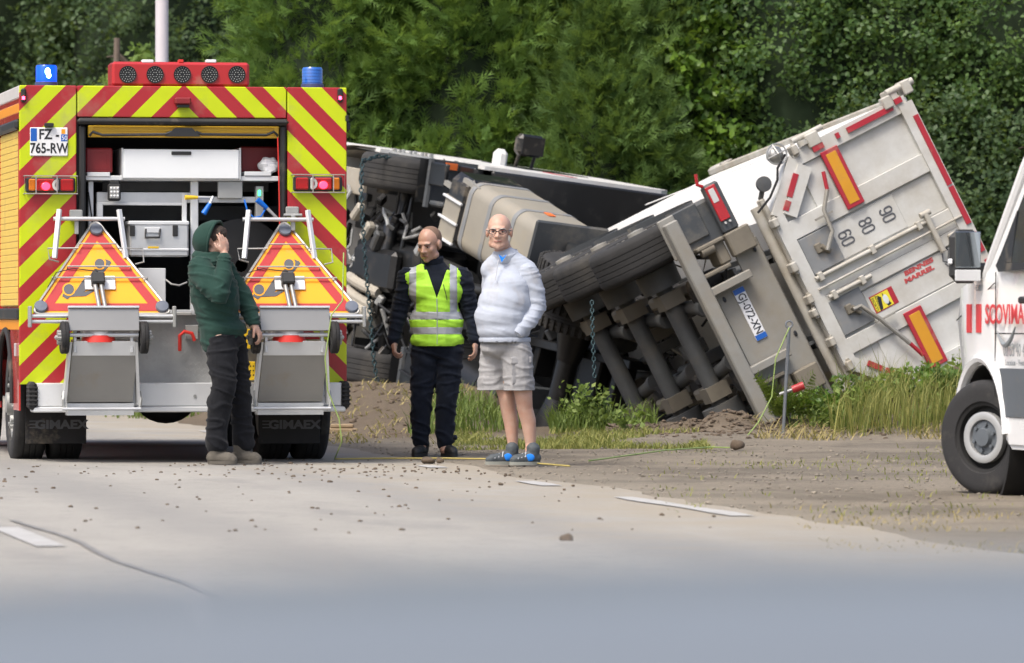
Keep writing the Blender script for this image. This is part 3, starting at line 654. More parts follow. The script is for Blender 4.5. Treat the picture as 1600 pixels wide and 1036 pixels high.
# ------------------------------------------------------------------ folding sign carts hung on the rear
def make_cart(label):
    C0 = Frame(FT.M @ Matrix.Translation((T(159.5, 500, -.45)[0], 0, 0)))
    o = thing('sign_cart', label, 'sign cart', C0.M, 'sign carts hung on the fire engine')
    B = Vector((0, -.44, 1.145)); A = Vector((0, .0, 1.845)); ey = (A - B).normalized(); nn = Vector((1, 0, 0)).cross(ey); L = (A - B).length
    if nn.y > 0: nn = -nn
    def S(x, t, off=0.0): return B + Vector((x, 0, 0)) + ey * t + nn * off
    hw = .515
    def rtri(ins, off, rad=.05):     # rounded triangle inset from the outer edge
        P = [Vector((-hw, 0)), Vector((hw, 0)), Vector((0, L))]; cen = Vector((0, L / 3)); out = []
        k = 1 - ins / (L / 3)
        P = [cen + (p - cen) * k for p in P]
        for i in range(3):
            a, b, c = P[i - 1], P[i], P[(i + 1) % 3]; d0 = (a - b).normalized(); d1 = (c - b).normalized()
            s, e = b + d0 * rad * 1.5, b + d1 * rad * 1.5
            for q in range(7):
                t = q / 6; out.append((1 - t) ** 2 * s + 2 * t * (1 - t) * b + t * t * e)
        return [S(p.x, p.y, off) for p in out]
    m = MB(); m.prism(rtri(0, 0), -nn * .02); sign = m.build('sign_panel', 'sign_amber', o, 30)
    m = MB(); m.ring(rtri(.022, .003, .02), rtri(.088, .003, .004), -nn * .003); m.build('border', 'sign_red', sign, 30)
    m = MB(); e0 = rtri(-.008, .004); m.tube(e0, .011, 6, True); m.build('edge_tube', 'wire', o)
    # pictogram, measured on the sign face
    SM = Matrix((Vector((1, 0, 0)), ey, -nn)).transposed().to_4x4(); SM.translation = B; SF = Frame(C0.M @ SM)
    def sp(px, py): h = SF.hit(px, py, 2, 0); return h.x, h.y
    def poly(name, mt, pix, off): mm = MB(); mm.prism([S(*sp(*p), off) for p in pix], -nn * .002); return mm.build(name, mt, sign, 0)
    poly('pictogram', 'ink_grey', [(140, 431), (147, 421), (158, 418), (166, 410), (164, 405), (172, 408), (174, 411), (160, 428), (158, 440), (142, 446), (131, 457), (146, 452), (147, 455), (134, 463), (110, 464), (105, 468), (97, 463), (99, 459), (104, 460), (118, 455), (130, 437)], .0035)
    for (a, b, r) in ((155.5, 412.5, 9.8), (107.5, 452.5, 10.2)):
        for rr, mt, off in ((r, 'sign_amber', .0048), (r - 2.1, 'ink_grey', .0062)):
            poly('pictogram', mt, [(a + rr * math.cos(2 * math.pi * i / 20), b + rr * math.sin(2 * math.pi * i / 20)) for i in range(20)], off)
    for x, t in ((-.475, .052), (.475, .052), (0, L - .085)):
        m = MB(); m.lathe([(0, 0), (.05, 0), (.05, .02), (.044, .028), (0, .03)], S(x * .96, t, .003), nn, 24); m.build('warning_lamp', 'lamp_grey', o)
    # wires and tubes
    for t, hwid in ((.30, .36), (.40, .24)):
        m = MB(); m.tube([S(-hwid, t, .0), S(-hwid, t, .03), S(hwid, t, .03), S(hwid, t, .0)], .0065, 6); m.build('guard_wire', 'wire', o)
    m = MB(); m.tube([S(-.30, .46, .0), S(-.37, .46, .03), S(-.38, .56, .03), S(-.15, .56, .035), S(-.14, .60, .035), S(.14, .60, .035), S(.15, .56, .035), S(.34, .56, .03), S(.34, .44, .03), S(.28, .44, .0)], .0065, 6); m.build('guard_wire', 'wire', o)
    for s in (-1, 1):
        m = MB(); q = MB(); q.bx(-.018, .018, -.015, .015, 0, .38, .004); d = Vector((s * -.05, .08, .42)).normalized(); X = Vector((s * .27 - .06, -.18, 1.56))
        Rm = d.to_track_quat('Z', 'Y').to_matrix().to_4x4(); Rm.translation = X; m.add(q.v, q.f, Rm); m.build('hanger_bar', 'alu_light', o)
    m = MB(); m.cyl((-.33, -.1, 1.86), (.21, -.1, 1.86), .016); m.build('cross_tube', 'alu', o)
    m = MB(); mt_ = S(-.02, .265, .012); m.bx(-.135, .095, -.006, .006, -.06, .06, .003, M=Matrix.Translation(mt_) @ ey.to_track_quat('Z', 'Y').to_matrix().to_4x4()); m.build('mounting_plate', 'plate_white', o)
    m = MB(); m.bx(-.05, .05, -.04, .04, -.05, .045, .01, M=Matrix.Translation(S(-.02, .265, .06)) @ ey.to_track_quat('Z', 'Y').to_matrix().to_4x4()); m.build('motor_box', 'black_plastic', o)
    m = MB()
    for x in (-.045, .0): m.cyl(S(x, .23, .06), (x + .02, -.54, 1.16), .017)
    m.build('strut', 'steel_plate', o)
    m = MB(); m.tube([S(-.02, .31, .1), S(-.2, .37, .05), S(-.33, .33, .05), S(-.40, .2, .05)], .004, 5); m.build('cable', 'black_rubber', o)
    # base rails and tray
    for z, y in ((1.125, -.47), (1.085, -.46)): one('base_rail', 'alu', o, 'cyl', (-.54, y, z), (.54, y, z), .014)
    one('corner_bracket', 'alu_dull', o, 'bx', -.555, -.53, -.5, -.42, 1.04, 1.2, .006); one('corner_bracket', 'alu_dull', o, 'bx', .53, .555, -.5, -.42, 1.04, 1.2, .006)
    TM = Matrix.Translation((0, -.56, 1.135)) @ Matrix.Rotation(R(-14), 4, 'X')
    m = MB(); m.bx(-.265, .265, -.012, .012, -.125, .045, .004, M=TM); tr = m.build('tray', 'steel_plate', o); m = MB(); m.bx(-.268, .268, -.03, .015, .046, .064, .004, M=TM); m.build('tray_lip', 'alu', tr)
    for s in (-1, 1):
        wheel('wheel', o, (s * .298 + .005, -.55, .965), .122, .062, (s, 0, 0), 'black_rubber', 'alu_dull', 2, .5, .01, n=24)
        m = MB(); m.bx(s * .20, s * .225, -.55, -.5, .85, 1.08, .004); m.build('wheel_bracket', 'alu', o)
        m = MB(); m.prism([(s * .255, -.56, .93), (s * .255, -.42, .93), (s * .29, -.30, .46), (s * .29, -.44, .46)], (s * -.02, 0, 0)); m.build('side_frame', 'alu', o)
        m = MB(); m.tube([(s * .285, -.42, .56), (s * .292, -.45, .5), (s * .285, -.44, .44), (s * .26, -.44, .42)], .012); m.build('foot', 'alu_dull', o)
    one('cross_bar', 'alu', o, 'cyl', (-.26, -.56, .985), (.26, -.56, .985), .016)
    m = MB(); m.prism([(-.23, -.55, .93), (-.23, -.40, .95), (-.25, -.18, .48), (-.25, -.36, .48)], (.49, 0, 0)); dm = m.build('drum_box', 'steel_plate', o)
    m = MB(); m.prism([(-.222, -.553, .925), (-.222, -.44, .955), (.232, -.44, .955), (.232, -.553, .925)], (0, -.0, -.012)); 
    m = MB(); m.prism([(-.222, -.562, .935), (-.232, -.521, .83), (.242, -.521, .83), (.232, -.562, .935)], (0, .01, .004)); m.build('top_cover', 'alu_light', dm)
    m = MB(); m.prism([(-.25, -.358, .47), (-.25, -.18, .47), (.25, -.18, .47), (.25, -.358, .47)], (0, 0, -.09)); m.build('bottom_tray', 'alu', o); one('bottom_bar', 'alu', o, 'cyl', (-.30, -.46, .43), (.29, -.46, .43), .012)
    return o
cart1 = make_cart('triangular accident sign cart left of the man in the green hoodie')
cart2 = copy_tree(cart1); cart2['label'] = 'triangular accident sign cart that the hooded man rests a hand on'
cart2.matrix_world = cart1.matrix_world @ Matrix.Translation((T(457, 500, -.45)[0] - T(159.5, 500, -.45)[0], .0, 0))
for cart, nm in ((cart1, 'left sign cart'), (cart2, 'right sign cart')):
    o = thing('traffic_cone', 'red and white traffic cone stowed in the ' + nm, 'traffic cone', cart.matrix_world.copy(), 'cones stowed in the carts')
    m = MB(); m.lathe([(0, 0), (.13, 0), (.12, .05), (.0, .06)], (-.03, -.47, .93), (0, 0, 1), 24, closed=False); m.build('red_band', 'cone_red', o)
    m = MB(); m.lathe([(.115, .052), (.10, .13), (.0, .13)], (-.03, -.47, .93), (0, 0, 1), 24, closed=False); m.build('white_band', 'cone_white', o)
# ------------------------------------------------------------------ overturned tipper semi-trailer
mat('tip_white', (.55, .555, .53), .5, var=.12, dirt=.66, dcol=(.36, .335, .28), dscale=1.5, bmp=.08, bscale=8)
mat('tip_side', (.70, .70, .68), .42, var=.04, dirt=.16, dcol=(.4, .36, .3), dscale=.9)
mat('tip_frame', (.46, .45, .405), .55, var=.15, dirt=.65, dcol=(.27, .23, .165), dscale=2.2)
mat('tip_grey', (.20, .21, .215), .6, var=.2, dirt=.3, dscale=4)
mat('tip_rail', (.265, .26, .235), .6, .15, var=.12, dirt=.5, dcol=(.24, .21, .16), dscale=2)
mat('axle_dark', (.085, .09, .092), .55, var=.3, dirt=.38, dcol=(.12, .106, .082), dscale=3)
mat('bracket_beige', (.19, .17, .132), .75, var=.3, dirt=.5, dcol=(.16, .14, .105), dscale=5)
mat('reflex_red', (.36, .018, .03), .4, var=.12, dirt=.15); mat('reflex_amber', (.58, .27, .012), .45, var=.12, dirt=.22, dcol=(.35, .2, .05), dscale=5)
mat('letter_red', (.45, .06, .06), .6, var=.1); mat('sticker_yellow', (.70, .60, .03), .5, var=.05); mat('sticker_white', (.62, .66, .66), .5)
mat('plastic_guard', (.055, .062, .068), .6, var=.2, dirt=.35, dcol=(.2, .18, .14), dscale=2)
TR = frame(at(1263, 457, 53.0), (-.258, .962, -.089), (.857, .27, .439))
trailer = thing('tipper_trailer', 'white tipper semi-trailer lying tilted on its side with numbered tailgate', 'trailer', TR.M)
LEN = 6.5
prof_o = [(-1.25, 1.78), (-1.25, .44), (-.80, 0), (.80, 0), (1.25, .44), (1.25, 1.78)]
def tipper_body():
    th = .045; m = MB(); stations = [(.02, 1.0), (LEN, .97)]
    inn = [(-1.25 + th, 1.78), (-1.25 + th, .44 + .02), (-.80 + .02, th), (.80 - .02, th), (1.25 - th, .44 + .02), (1.25 - th, 1.78)]
    P = prof_o + inn[::-1]; n = len(P); vs = []
    for y, k in stations: vs += [(x * k, y, z) for x, z in P]
    fs = [(i, (i + 1) % n, n + (i + 1) % n, n + i) for i in range(n)] + [tuple(range(n))[::-1], tuple(range(n, 2 * n))]
    m.add(vs, fs); return m.build('skip_body', 'tip_side', trailer, 30)
body = tipper_body()
one('bulkhead', 'tip_side', trailer, 'prism', [(x * .96, LEN - .06, z) for x, z in prof_o], (0, .05, 0))
for s in (-1, 1):
    m = MB(); m.bx(s * 1.22, s * 1.285, .25, LEN + .02, 1.775, 1.825, .012); m.build('rim_rail', 'tip_frame', trailer)
    m = MB(); m.bx(s * 1.252, s * 1.262, .1, LEN - .05, .95, .99, .003); m.build('side_crease', 'tip_side', trailer)
m = MB(); m.bx(-1.2, 1.2, LEN - .02, LEN + .05, 1.7, 1.83, .01); m.bx(-1.29, -1.1, LEN - .1, LEN + .12, 1.83, 1.9, .01); m.tube([(-1.28, LEN - .35, 1.83), (-1.28, LEN - .35, 1.95), (-1.28, LEN + .05, 1.95), (-1.28, LEN + .05, 1.83)], .015, 6); m.build('bulkhead_rail', 'tip_frame', trailer)
# tailgate: recessed skin with proud frame and ribs
m = MB(); m.prism([(x, .0, z) for x, z in [(-1.2, 1.74), (-1.2, .46), (-.78, .05), (.78, .05), (1.2, .46), (1.2, 1.74)]], (0, .03, 0)); gate = m.build('tailgate', 'tip_white', trailer, 20)
def tg(name, mt, x0, x1, z0, z1, y0=-.035, y1=.0, parent=gate, bev=.006): return one(name, mt, parent, 'bx', x0, x1, y0, y1, z0, z1, bev)
def bar2(name, mt, a, b, w, y0, y1, parent=gate):   # flat bar between two (x, z) points
    a, b = Vector(a), Vector(b); t = (b - a).normalized(); n = Vector((-t.y, t.x)) * w / 2
    return one(name, mt, parent, 'prism', [(p.x, y0, p.y) for p in (a + n, b + n, b - n, a - n)], (0, y1 - y0, 0))
pf = [(-1.2, 1.74), (-1.2, .46), (-.78, .05), (.78, .05), (1.2, .46), (1.2, 1.74)]
for i in range(5): bar2('frame_bar', 'tip_white', pf[i], pf[i + 1], .15 if i in (0, 4) else .13, -.05 - .002 * i, .005)
bar2('frame_bar', 'tip_white', (-1.2, 1.72), (1.2, 1.72), .15, -.06, .004)
for x0, x1 in ((-.69, -.50), (-.10, .10), (.10, .22), (.56, .72)): tg('rib', 'tip_white', x0, x1, .08, 1.66, -.042 if x0 < 0 else -.04)
tg('skin_plate', 'tip_white', -1.12, -.50, .46, .72, -.02, 0); tg('skin_plate', 'tip_white', -.48, -.12, .44, 1.2, -.018, 0); tg('skin_plate', 'tip_white', .235, .55, .48, 1.58, -.018, 0)
tg('skin_plate', 'tip_white', .72, 1.12, .40, .9, -.015, 0); tg('skin_plate', 'tip_white', -.49, -.11, 1.2, 1.64, -.005, 0, bev=.002)
bar2('skirt_plate', 'tip_white', (-1.1, .52), (-.74, .16), .14, -.07, -.05)
# grey spill flaps in the tailgate with hand levers
for x0, x1 in ((-.49, -.12), (.17, .53)):
    g = tg('spill_flap', 'tip_grey', x0, x1, .12, .47, -.045, -.02); xm = (x0 + x1) / 2
    m = MB(); m.cyl((xm - .04, -.075, .30), (xm + .05, -.075, .36), .025); m.bx(xm - .08, xm + .02, -.08, -.045, .24, .31, .01); m.build('latch', 'bracket_beige', g)
m = MB(); lever = [(-.36, .45), (-.64, .49), (-.78, .56)]; m.tube([(x, -.10, z) for x, z in [(-.28, .33), (-.42, .46), (-.64, .48), (-.80, .60)]], .022, 8); m.bx(-.60, -.58, -.11, -.08, .36, .55); lv = m.build('lever', 'tip_rail', gate)
one('lever_grip', 'reflex_red', lv, 'cyl', (-.80, -.10, .60), (-.97, -.10, .645), .02)
m = MB(); m.tube([(x, -.10, z) for x, z in [(.34, .30), (.34, .38), (.54, .50), (.88, .66)]], .022, 8); m.bx(.545, .56, -.11, -.08, .44, .66); lv = m.build('lever', 'tip_rail', gate)
one('lever_grip', 'reflex_red', lv, 'cyl', (.88, -.10, .66), (1.04, -.10, .725), .02)
# locking rods with collars
for (x, z0, z1) in ((-.085, .10, 1.36), (.13, .14, .62), (.02, .08, 1.72)):
    m = MB(); m.cyl((x, -.075, z0), (x, -.075, z1), .022 if x != .02 else .012)
    if x != .02:
        for z in ([.16, .75, 1.28] if x < 0 else [.2, .52]): m.bx(x - .045, x + .045, -.105, -.04, z - .025, z + .025, .008)
    m.build('locking_rod', 'tip_frame', gate)
m = MB(); m.bx(-.16, .25, -.12, -.06, 1.36, 1.41, .008); m.cyl((-.16, -.09, 1.33), (-.16, -.09, 1.44), .03); m.bx(.12, .24, -.1, -.05, 1.5, 1.6, .01); m.build('rod_bracket', 'tip_frame', gate)
# retro-reflective strips and marker boards
for a, b in (((-1.215, 1.58), (-1.215, 1.06)), ((-1.215, .97), (-1.215, .93)), ((-1.2, .78), (-1.2, .66)), ((-1.07, .40), (-.90, .235)), ((-.87, .21), (-.80, .14)), ((-1.05, 1.755), (-.30, 1.755)), ((-.28, 1.755), (.12, 1.755)), ((.22, 1.755), (.42, 1.755)), ((.50, 1.755), (1.1, 1.755)), ((.86, .2), (.98, .31)), ((1.0, .33), (1.2, .52)), ((-1.25, 1.70), (-1.25, 1.62))):
    bar2('reflective_strip', 'reflex_red', a, b, .055, -.075, -.055)
for x0, x1, z0, z1 in ((-1.14, -.53, .71, .90), (.60, 1.20, .74, .94)):
    o = tg('marker_board', 'reflex_red', x0, x1, z0, z1, -.075, -.05); tg('board_centre', 'reflex_amber', x0 + .04, x1 - .04, z0 + .04, z1 - .04, -.079, -.075, o, .002)
# lettering: reads upright when the trailer stands, so built in its own axes
def tl(x, z, y): return Matrix.Translation((x, y, z)) @ RX
def stroke_digit(ch, x, z, parent, w=.052, h=.128, r=.0085):
    def arc(cx, cz, a0, a1, rx, n=8): return [(cx + rx * math.cos(a0 + (a1 - a0) * i / n), cz + rx * math.sin(a0 + (a1 - a0) * i / n)) for i in range(n + 1)]
    q = w / 2; pi = math.pi
    if ch == '0': paths = [(arc(0, h / 2 - q, 0, pi, q) + arc(0, -h / 2 + q, pi, 2 * pi, q), True)]
    elif ch == '8': paths = [(arc(0, h / 2 - q, 0, pi, q) + arc(0, q, pi, 2 * pi, q * .9), True), (arc(0, -q * .8, 0, pi, q * .9) + arc(0, -h / 2 + q, pi, 2 * pi, q), True)]
    elif ch == '6': paths = [(arc(0, h / 2 - q, .1, pi, q) + arc(0, -h / 2 + q, pi, 2 * pi, q) + arc(0, -q * .5, 0, pi * .9, q), False)]
    else: paths = [(arc(0, -h / 2 + q, pi + .1, 2 * pi, q) + arc(0, h / 2 - q, 0, pi, q) + arc(0, q * .5, pi, 2 * pi - .3, q), False)]
    m = MB()
    for pts, cl in paths: m.tube([(x + a, -.0215, z + b) for a, b in pts], r, 6, cl)
    o = m.build('speed_number', 'ink_grey', parent); o.scale = (1, .35, 1); o.location = (0, -.0215 * .65, 0); return o
for s, x, z in (('60', -.30, .585), ('80', -.315, .825), ('90', -.32, 1.065)):
    for k, ch in enumerate(s): stroke_digit(ch, x - .038 + .076 * k, z, gate)
for s, x, z in (('BENNES', .250, 1.11), ('MARREL', .318, 1.08)):
    text_mesh('lettering', s, .043, 'letter_red', gate, Matrix.Translation((x + .02, -.0205, z)) @ RX @ Matrix.Rotation(R(90), 4, 'Z'), 1.55, .002, bold=.003, shear=.1)
m = MB()
for pts in ([(.20, 1.38), (.18, 1.44), (.26, 1.46), (.33, 1.42)], [(.33, 1.42), (.40, 1.46), (.42, 1.40), (.36, 1.37)], [(.26, 1.39), (.33, 1.36), (.36, 1.40)]): m.tube([(x, -.022, z) for x, z in pts], .005, 5)
m.build('emblem', 'ink_grey', gate)
st = tg('warning_sticker', 'reflex_red', .31, .485, .515, .775, -.022, -.018, bev=.003); tg('sticker_field', 'sticker_yellow', .322, .475, .527, .72, -.024, -.022, st, .001)
m = MB(); m.prism([(.33, -.0255, .60), (.36, -.0255, .63), (.47, -.0255, .60), (.47, -.0255, .57), (.40, -.0255, .58)], (0, .001, 0)); m.prism([(.325, -.0255, .655), (.46, -.0255, .70), (.47, -.0255, .66), (.40, -.0255, .64)], (0, .001, 0)); m.build('sticker_print', 'ink', st, 0)
m = MB(); m.ell((.40, -.025, .665), (.05, .002, .028), 16, 8); m.build('sticker_print', 'sticker_white', st)
text_mesh('sticker_print', 'ANGLES\nMORTS', .028, 'ink', st, Matrix.Translation((.40, -.0255, .56)) @ RX, 1.1, .0006)
# hinge knuckles and ram on the upper side wall, hinge at top corner
m = MB(); m.cyl((-1.36, -.02, 1.60), (-1.36, -.02, 1.90), .035); m.bx(-1.38, -1.24, -.04, .22, 1.62, 1.70, .01); m.bx(-1.40, -1.26, -.06, .12, 1.76, 1.86, .012); m.bx(-1.34, -1.22, -.1, .0, 1.50, 1.60, .01); m.build('gate_hinge', 'tip_frame', trailer)
m = MB(); m.cyl((-1.36, -.02, .52), (-1.36, -.02, .86), .028); m.bx(-1.36, -1.22, -.08, .06, .64, .78, .012); m.cyl((-1.33, -.05, .60), (-1.28, -.05, .60), .05); m.build('gate_hinge', 'tip_frame', trailer)
for x, z, s in ((-1.28, .50, .05), (-.74, .0, .045), (-.28, -.03, .05), (.06, -.03, .045), (.20, -.05, .04), (.52, -.02, .045), (.80, .03, .05)): m = MB(); m.bx(x - s, x + s, -.10, .05, z - s * .8, z + s * .5, .012); m.cyl((x - s * 1.4, -.06, z), (x + s * 1.4, -.06, z), .02); m.build('hinge_lug', 'tip_frame', trailer)
# rear sill below the floor, pipe, rear panel with plate
one('hinge_pipe', 'tip_frame', trailer, 'cyl', (-.95, .12, -.06), (1.0, .12, -.06), .055); one('rear_sill', 'tip_frame', trailer, 'bx', -1.0, 1.0, .02, .14, -.02, .03, .01)
one('round_beam', 'tip_rail', trailer, 'cyl', (-.7, .22, -.21), (1.05, .22, -.21), .06)
pn = MB(); pn.prism([(x, .16, z) for x, z in ((-.75, -.18), (.78, -.18), (.88, -.30), (.80, -.44), (-.72, -.44))], (0, .03, 0)); pn.prism([(x, .15, z) for x, z in ((-.42, -.42), (.62, -.42), (.64, -.76), (.40, -.80), (-.40, -.80))], (0, .03, 0)); panel = pn.build('rear_panel', 'tip_rail', trailer)
for x, z in ((-.6, -.24), (.28, -.33), (.30, -.25), (.58, -.70), (-.3, -.74), (.45, -.45)): one('slot', 'ink', panel, 'ell', (x, .149, z), (.03, .004, .018), 12, 6)
pl = one('number_plate', 'plate_white', trailer, 'bx', -.34, .20, .138, .15, -.635, -.515, .008)
for a, b in ((-.338, -.285), (.145, .198)): one('plate_band', 'plate_blue', pl, 'bx', a, b, .1365, .139, -.633, -.517)
text_mesh('lettering', 'GJ-072-XN', .082, 'ink', pl, Matrix.Translation((-.07, .1365, -.575)) @ RX, .82, .001, bold=.001)
# underrun bar, brackets
one('underrun_bar', 'tip_rail', trailer, 'bx', -1.20, 1.02, -.02, .10, -1.0, -.86, .012)
for x in (-.42, .42): one('bar_bracket', 'tip_rail', trailer, 'bx', x - .04, x + .04, .0, .12, -.88, -.42, .008)
# chassis rails
for x in (-.46, .46):
    m = MB(); m.bx(x - .07, x + .07, .2, LEN + 1.0, -.10, -.06, .006); m.bx(x - .015, x + .015, .2, LEN + 1.0, -.48, -.10); m.bx(x - .07, x + .07, .2, LEN + 1.0, -.52, -.48, .006); m.build('chassis_rail', 'axle_dark', trailer)
for y in (.5, 1.65, 2.95, 4.3, 5.6): one('cross_member', 'axle_dark', trailer, 'cyl', (-.46, y, -.3), (.46, y, -.3), .06)
rs = random.Random(3)
AX = (.98, 2.29, 3.60)
for y in AX:
    one('axle', 'axle_dark', trailer, 'cyl', (-.95, y, -.98), (.95, y, -.98), .088, n=18)
    for s in (-1, 1):
        wheel('tyre', trailer, (s * 1.03, y, -.98), .54, .385, (s, 0, 0), 'tyre_dusty', 'tip_rail', 5, .58, .12, n=48)
        m = MB(); m.cyl((s * .62, y, -.98), (s * .82, y, -.98), .20, .21, n=24); m.build('brake_drum', 'axle_dark', trailer)
        # square bracket round the axle, trailing arm, air spring
        m = MB(); c = (s * .50, y, -.98); o_ = [(c[0] + s * .075, y - .12, -1.09), (c[0] + s * .075, y + .12, -1.09), (c[0] + s * .075, y + .12, -.86), (c[0] + s * .075, y - .12, -.86)]
        i_ = [(p[0], y + (p[1] - y) * .7, -.98 + (p[2] + .98) * .68) for p in o_]; m.ring(o_, i_, (-s * .15, 0, 0)); m.bx(c[0] - .05, c[0] + .05, y - .1, y + .55, -1.02, -.92, .02); m.bx(c[0] - .06, c[0] + .06, y + .45, y + .62, -1.0, -.5, .02); m.build('suspension_arm', 'bracket_beige', trailer)
        m = MB(); m.lathe([(.0, 0), (.13, 0), (.15, .05), (.12, .09), (.15, .13), (.14, .3), (.0, .3)], (s * .46, y - .32, -.84), (0, 0, 1), 20, closed=False); m.build('air_spring', 'black_rubber', trailer)
        m = MB(); m.cyl((s * .36, y + .1, -.86), (s * .30, y - .28, -.80), .07); m.cyl((s * .30, y - .28, -.80), (s * .29, y - .36, -.79), .09); m.build('brake_chamber', 'axle_dark', trailer)
    # tyre guards
for s in (-1, 1):
    for y in AX:
        vs = []; fs = []
        for i in range(13):
            a = math.pi * (.08 + .84 * i / 12); 
            for x in (.80, 1.27): vs.append((s * x, y + .62 * math.cos(a), -.98 + .62 * math.sin(a)))
        for i in range(12): fs.append((2 * i, 2 * i + 1, 2 * i + 3, 2 * i + 2))
        m = MB(); m.add(vs, fs); m.add([(x, y_, z + .012) for x, y_, z in vs], fs); m.build('mudguard', 'plastic_guard', trailer)
# clutter below the floor
for k in range(62):
    x = rs.uniform(-.7, .8); y = rs.uniform(.25, 4.5); m = MB()
    if k % 3 == 0: m.cyl((x, y, -.55), (x + rs.uniform(-.1, .1), y + rs.uniform(.3, .7), -.62), rs.uniform(.02, .05)); m.build('air_tank', 'axle_dark', trailer)
    elif k % 3 == 1:
        p = Vector((x, y, -.5)); pts = [p.copy()]
        for q in range(5): p = p + Vector((rs.uniform(-.2, .2), rs.uniform(-.1, .3), rs.uniform(-.14, .08))); pts.append(p.copy())
        m.tube(pts, rs.uniform(.008, .016), 6); m.build('air_hose', 'black_rubber' if k % 2 else 'bracket_beige', trailer)
    else: m.bx(x - rs.uniform(.03, .1), x + rs.uniform(.03, .1), y, y + .12, -.75, -.5, .008); m.build('bracket', 'bracket_beige' if k % 2 else 'axle_dark', trailer)
# rear corner: mudguard end box, lamp board, work lamp
for s in (-1, 1):
    g = MB(); g.bx(s * 1.25, s * .80, .16, .42, -.86, -.40, .03); g.bx(s * 1.26, s * .92, .13, .16, -.95, -.58, .012); g.build('mudguard_flap', 'plastic_guard', trailer)
one('flap_plate', 'tip_rail', trailer, 'bx', -1.255, -.84, .10, .13, -1.02, -.84, .01)
for s in (-1, 1):
    lb2 = one('lamp_housing', 'plastic_guard', trailer, 'bx', s * 1.36, s * .86, .06, .16, -.47, -.30, .02)
    one('tail_lens', 'lens_red', lb2, 'bx', s * 1.34, s * .98, .045, .06, -.455, -.345, .015); one('reversing_lens', 'lens_clear', lb2, 'bx', s * 1.31, s * 1.17, .04, .046, -.435, -.375, .012)
    m = MB(); m.cyl((s * .955, .05, -.42), (s * .955, .035, -.42), .012, n=8); m.cyl((s * .955, .05, -.37), (s * .955, .035, -.37), .012, n=8); m.build('reflector_dots', 'lens_clear', lb2)
    m = MB(); m.tube([(s * 1.36, .06, -.46), (s * 1.40, .06, -.50), (s * 1.5, .05, -.47)], .018); m.build('marker_arm', 'lens_red', trailer)
    m = MB(); m.bx(s * .86, s * .62, .04, .16, -.48, -.22, .015); m.build('lamp_bracket', 'bracket_beige', trailer)
    m = MB(); m.bx(s * .85, s * .60, .1, .4, -.62, -.50, .02); m.cyl((s * .8, .1, -.62), (s * .8, .1, -.76), .05); m.bx(s * .86, s * .82, .05, .3, -.8, -.5, .01); m.bx(s * .6, s * .56, .05, .2, -.85, -.55, .01); m.build('bumper_mount', 'bracket_beige', trailer)
m = MB(); m.lathe([(0, 0), (.05, .0), (.075, .05), (.075, .09), (0, .095)], (-1.12, .06, .08), (0, -1, 0), 20, closed=False); m.cyl((-1.12, -.0, .08), (-1.0, .1, .02), .025); m.build('work_lamp', 'axle_dark', trailer)
m = MB(); m.ell((-1.32, .02, .32), (.09, .08, .085), 18, 12); m.tube([(-1.32 + .1 * math.cos(t), -.05, .32 + .1 * math.sin(t)) for t in [i * math.pi / 10 for i in range(20)]], .008, 6, True); m.tube([(-1.32, -.06, .22), (-1.32, -.09, .32), (-1.32, -.06, .42)], .007, 6); m.tube([(-1.42, -.05, .32), (-1.32, -.1, .32), (-1.22, -.05, .32)], .007, 6); m.build('caged_lamp', 'wire', trailer)
m = MB(); m.tube([(-1.28, -.03, .40), (-1.20, -.09, .25), (-1.1, -.08, .2), (-.98, -.06, .06), (-.9, .0, -.1)], .012, 6); m.build('lamp_cable', 'black_rubber', trailer)
# drawbar end: support legs, front plate
m = MB(); m.bx(-.55, .55, LEN - .6, LEN + 1.0, -.55, -.5, .01); m.build('coupling_plate', 'axle_dark', trailer)
for x in (-.55, .55): one('landing_leg', 'axle_dark', trailer, 'bx', x - .06, x + .06, 4.9, 5.02, -1.1, -.2, .01)

# ------------------------------------------------------------------ overturned tractor unit
mat('cab_white', (.62, .62, .60), .4, var=.05, dirt=.3, dcol=(.4, .35, .28), dscale=1.3)
mat('bumper_dusty', (.34, .315, .265), .6, var=.15, dirt=.5, dcol=(.26, .22, .16), dscale=3)
mat('tank_beige', (.27, .25, .205), .5, .1, var=.07, dirt=.35, dcol=(.32, .28, .2), dscale=2)
mat('engine_black', (.010, .0105, .011), .42, var=.4, dirt=.12, dcol=(.06, .052, .042), dscale=5)
mat('engine_grey', (.085, .088, .088), .45, .4, var=.4, dirt=.4, dcol=(.06, .052, .042), dscale=6)
mat('gloss_black', (.012, .013, .014), .28, var=.2, dirt=.2)
mat('sleeve_white', (.36, .335, .28), .8, var=.15, dirt=.3, bmp=.4, bscale=40)
mat('orange_reflex', (.75, .16, .03), .5)
mat('mirror_glass', (.30, .34, .37), .06, .9, var=0); mat('chain_blue', (.03, .065, .075), .5, .4, var=.3)
fv = Vector((-.5, .86, .115)).normalized(); nv = Vector((.147, -.047, .988)); nv = (nv - fv * nv.dot(fv)).normalized()
TA = frame(at(618, 424, 60.5), fv, (-nv).cross(fv), 1.035)
tractor = thing('truck_tractor', 'white lorry tractor unit lying on its side with its underside facing the road', 'lorry', TA.M)
def H(px, py, ax, v): return TA.hit(px, py, ax, v)
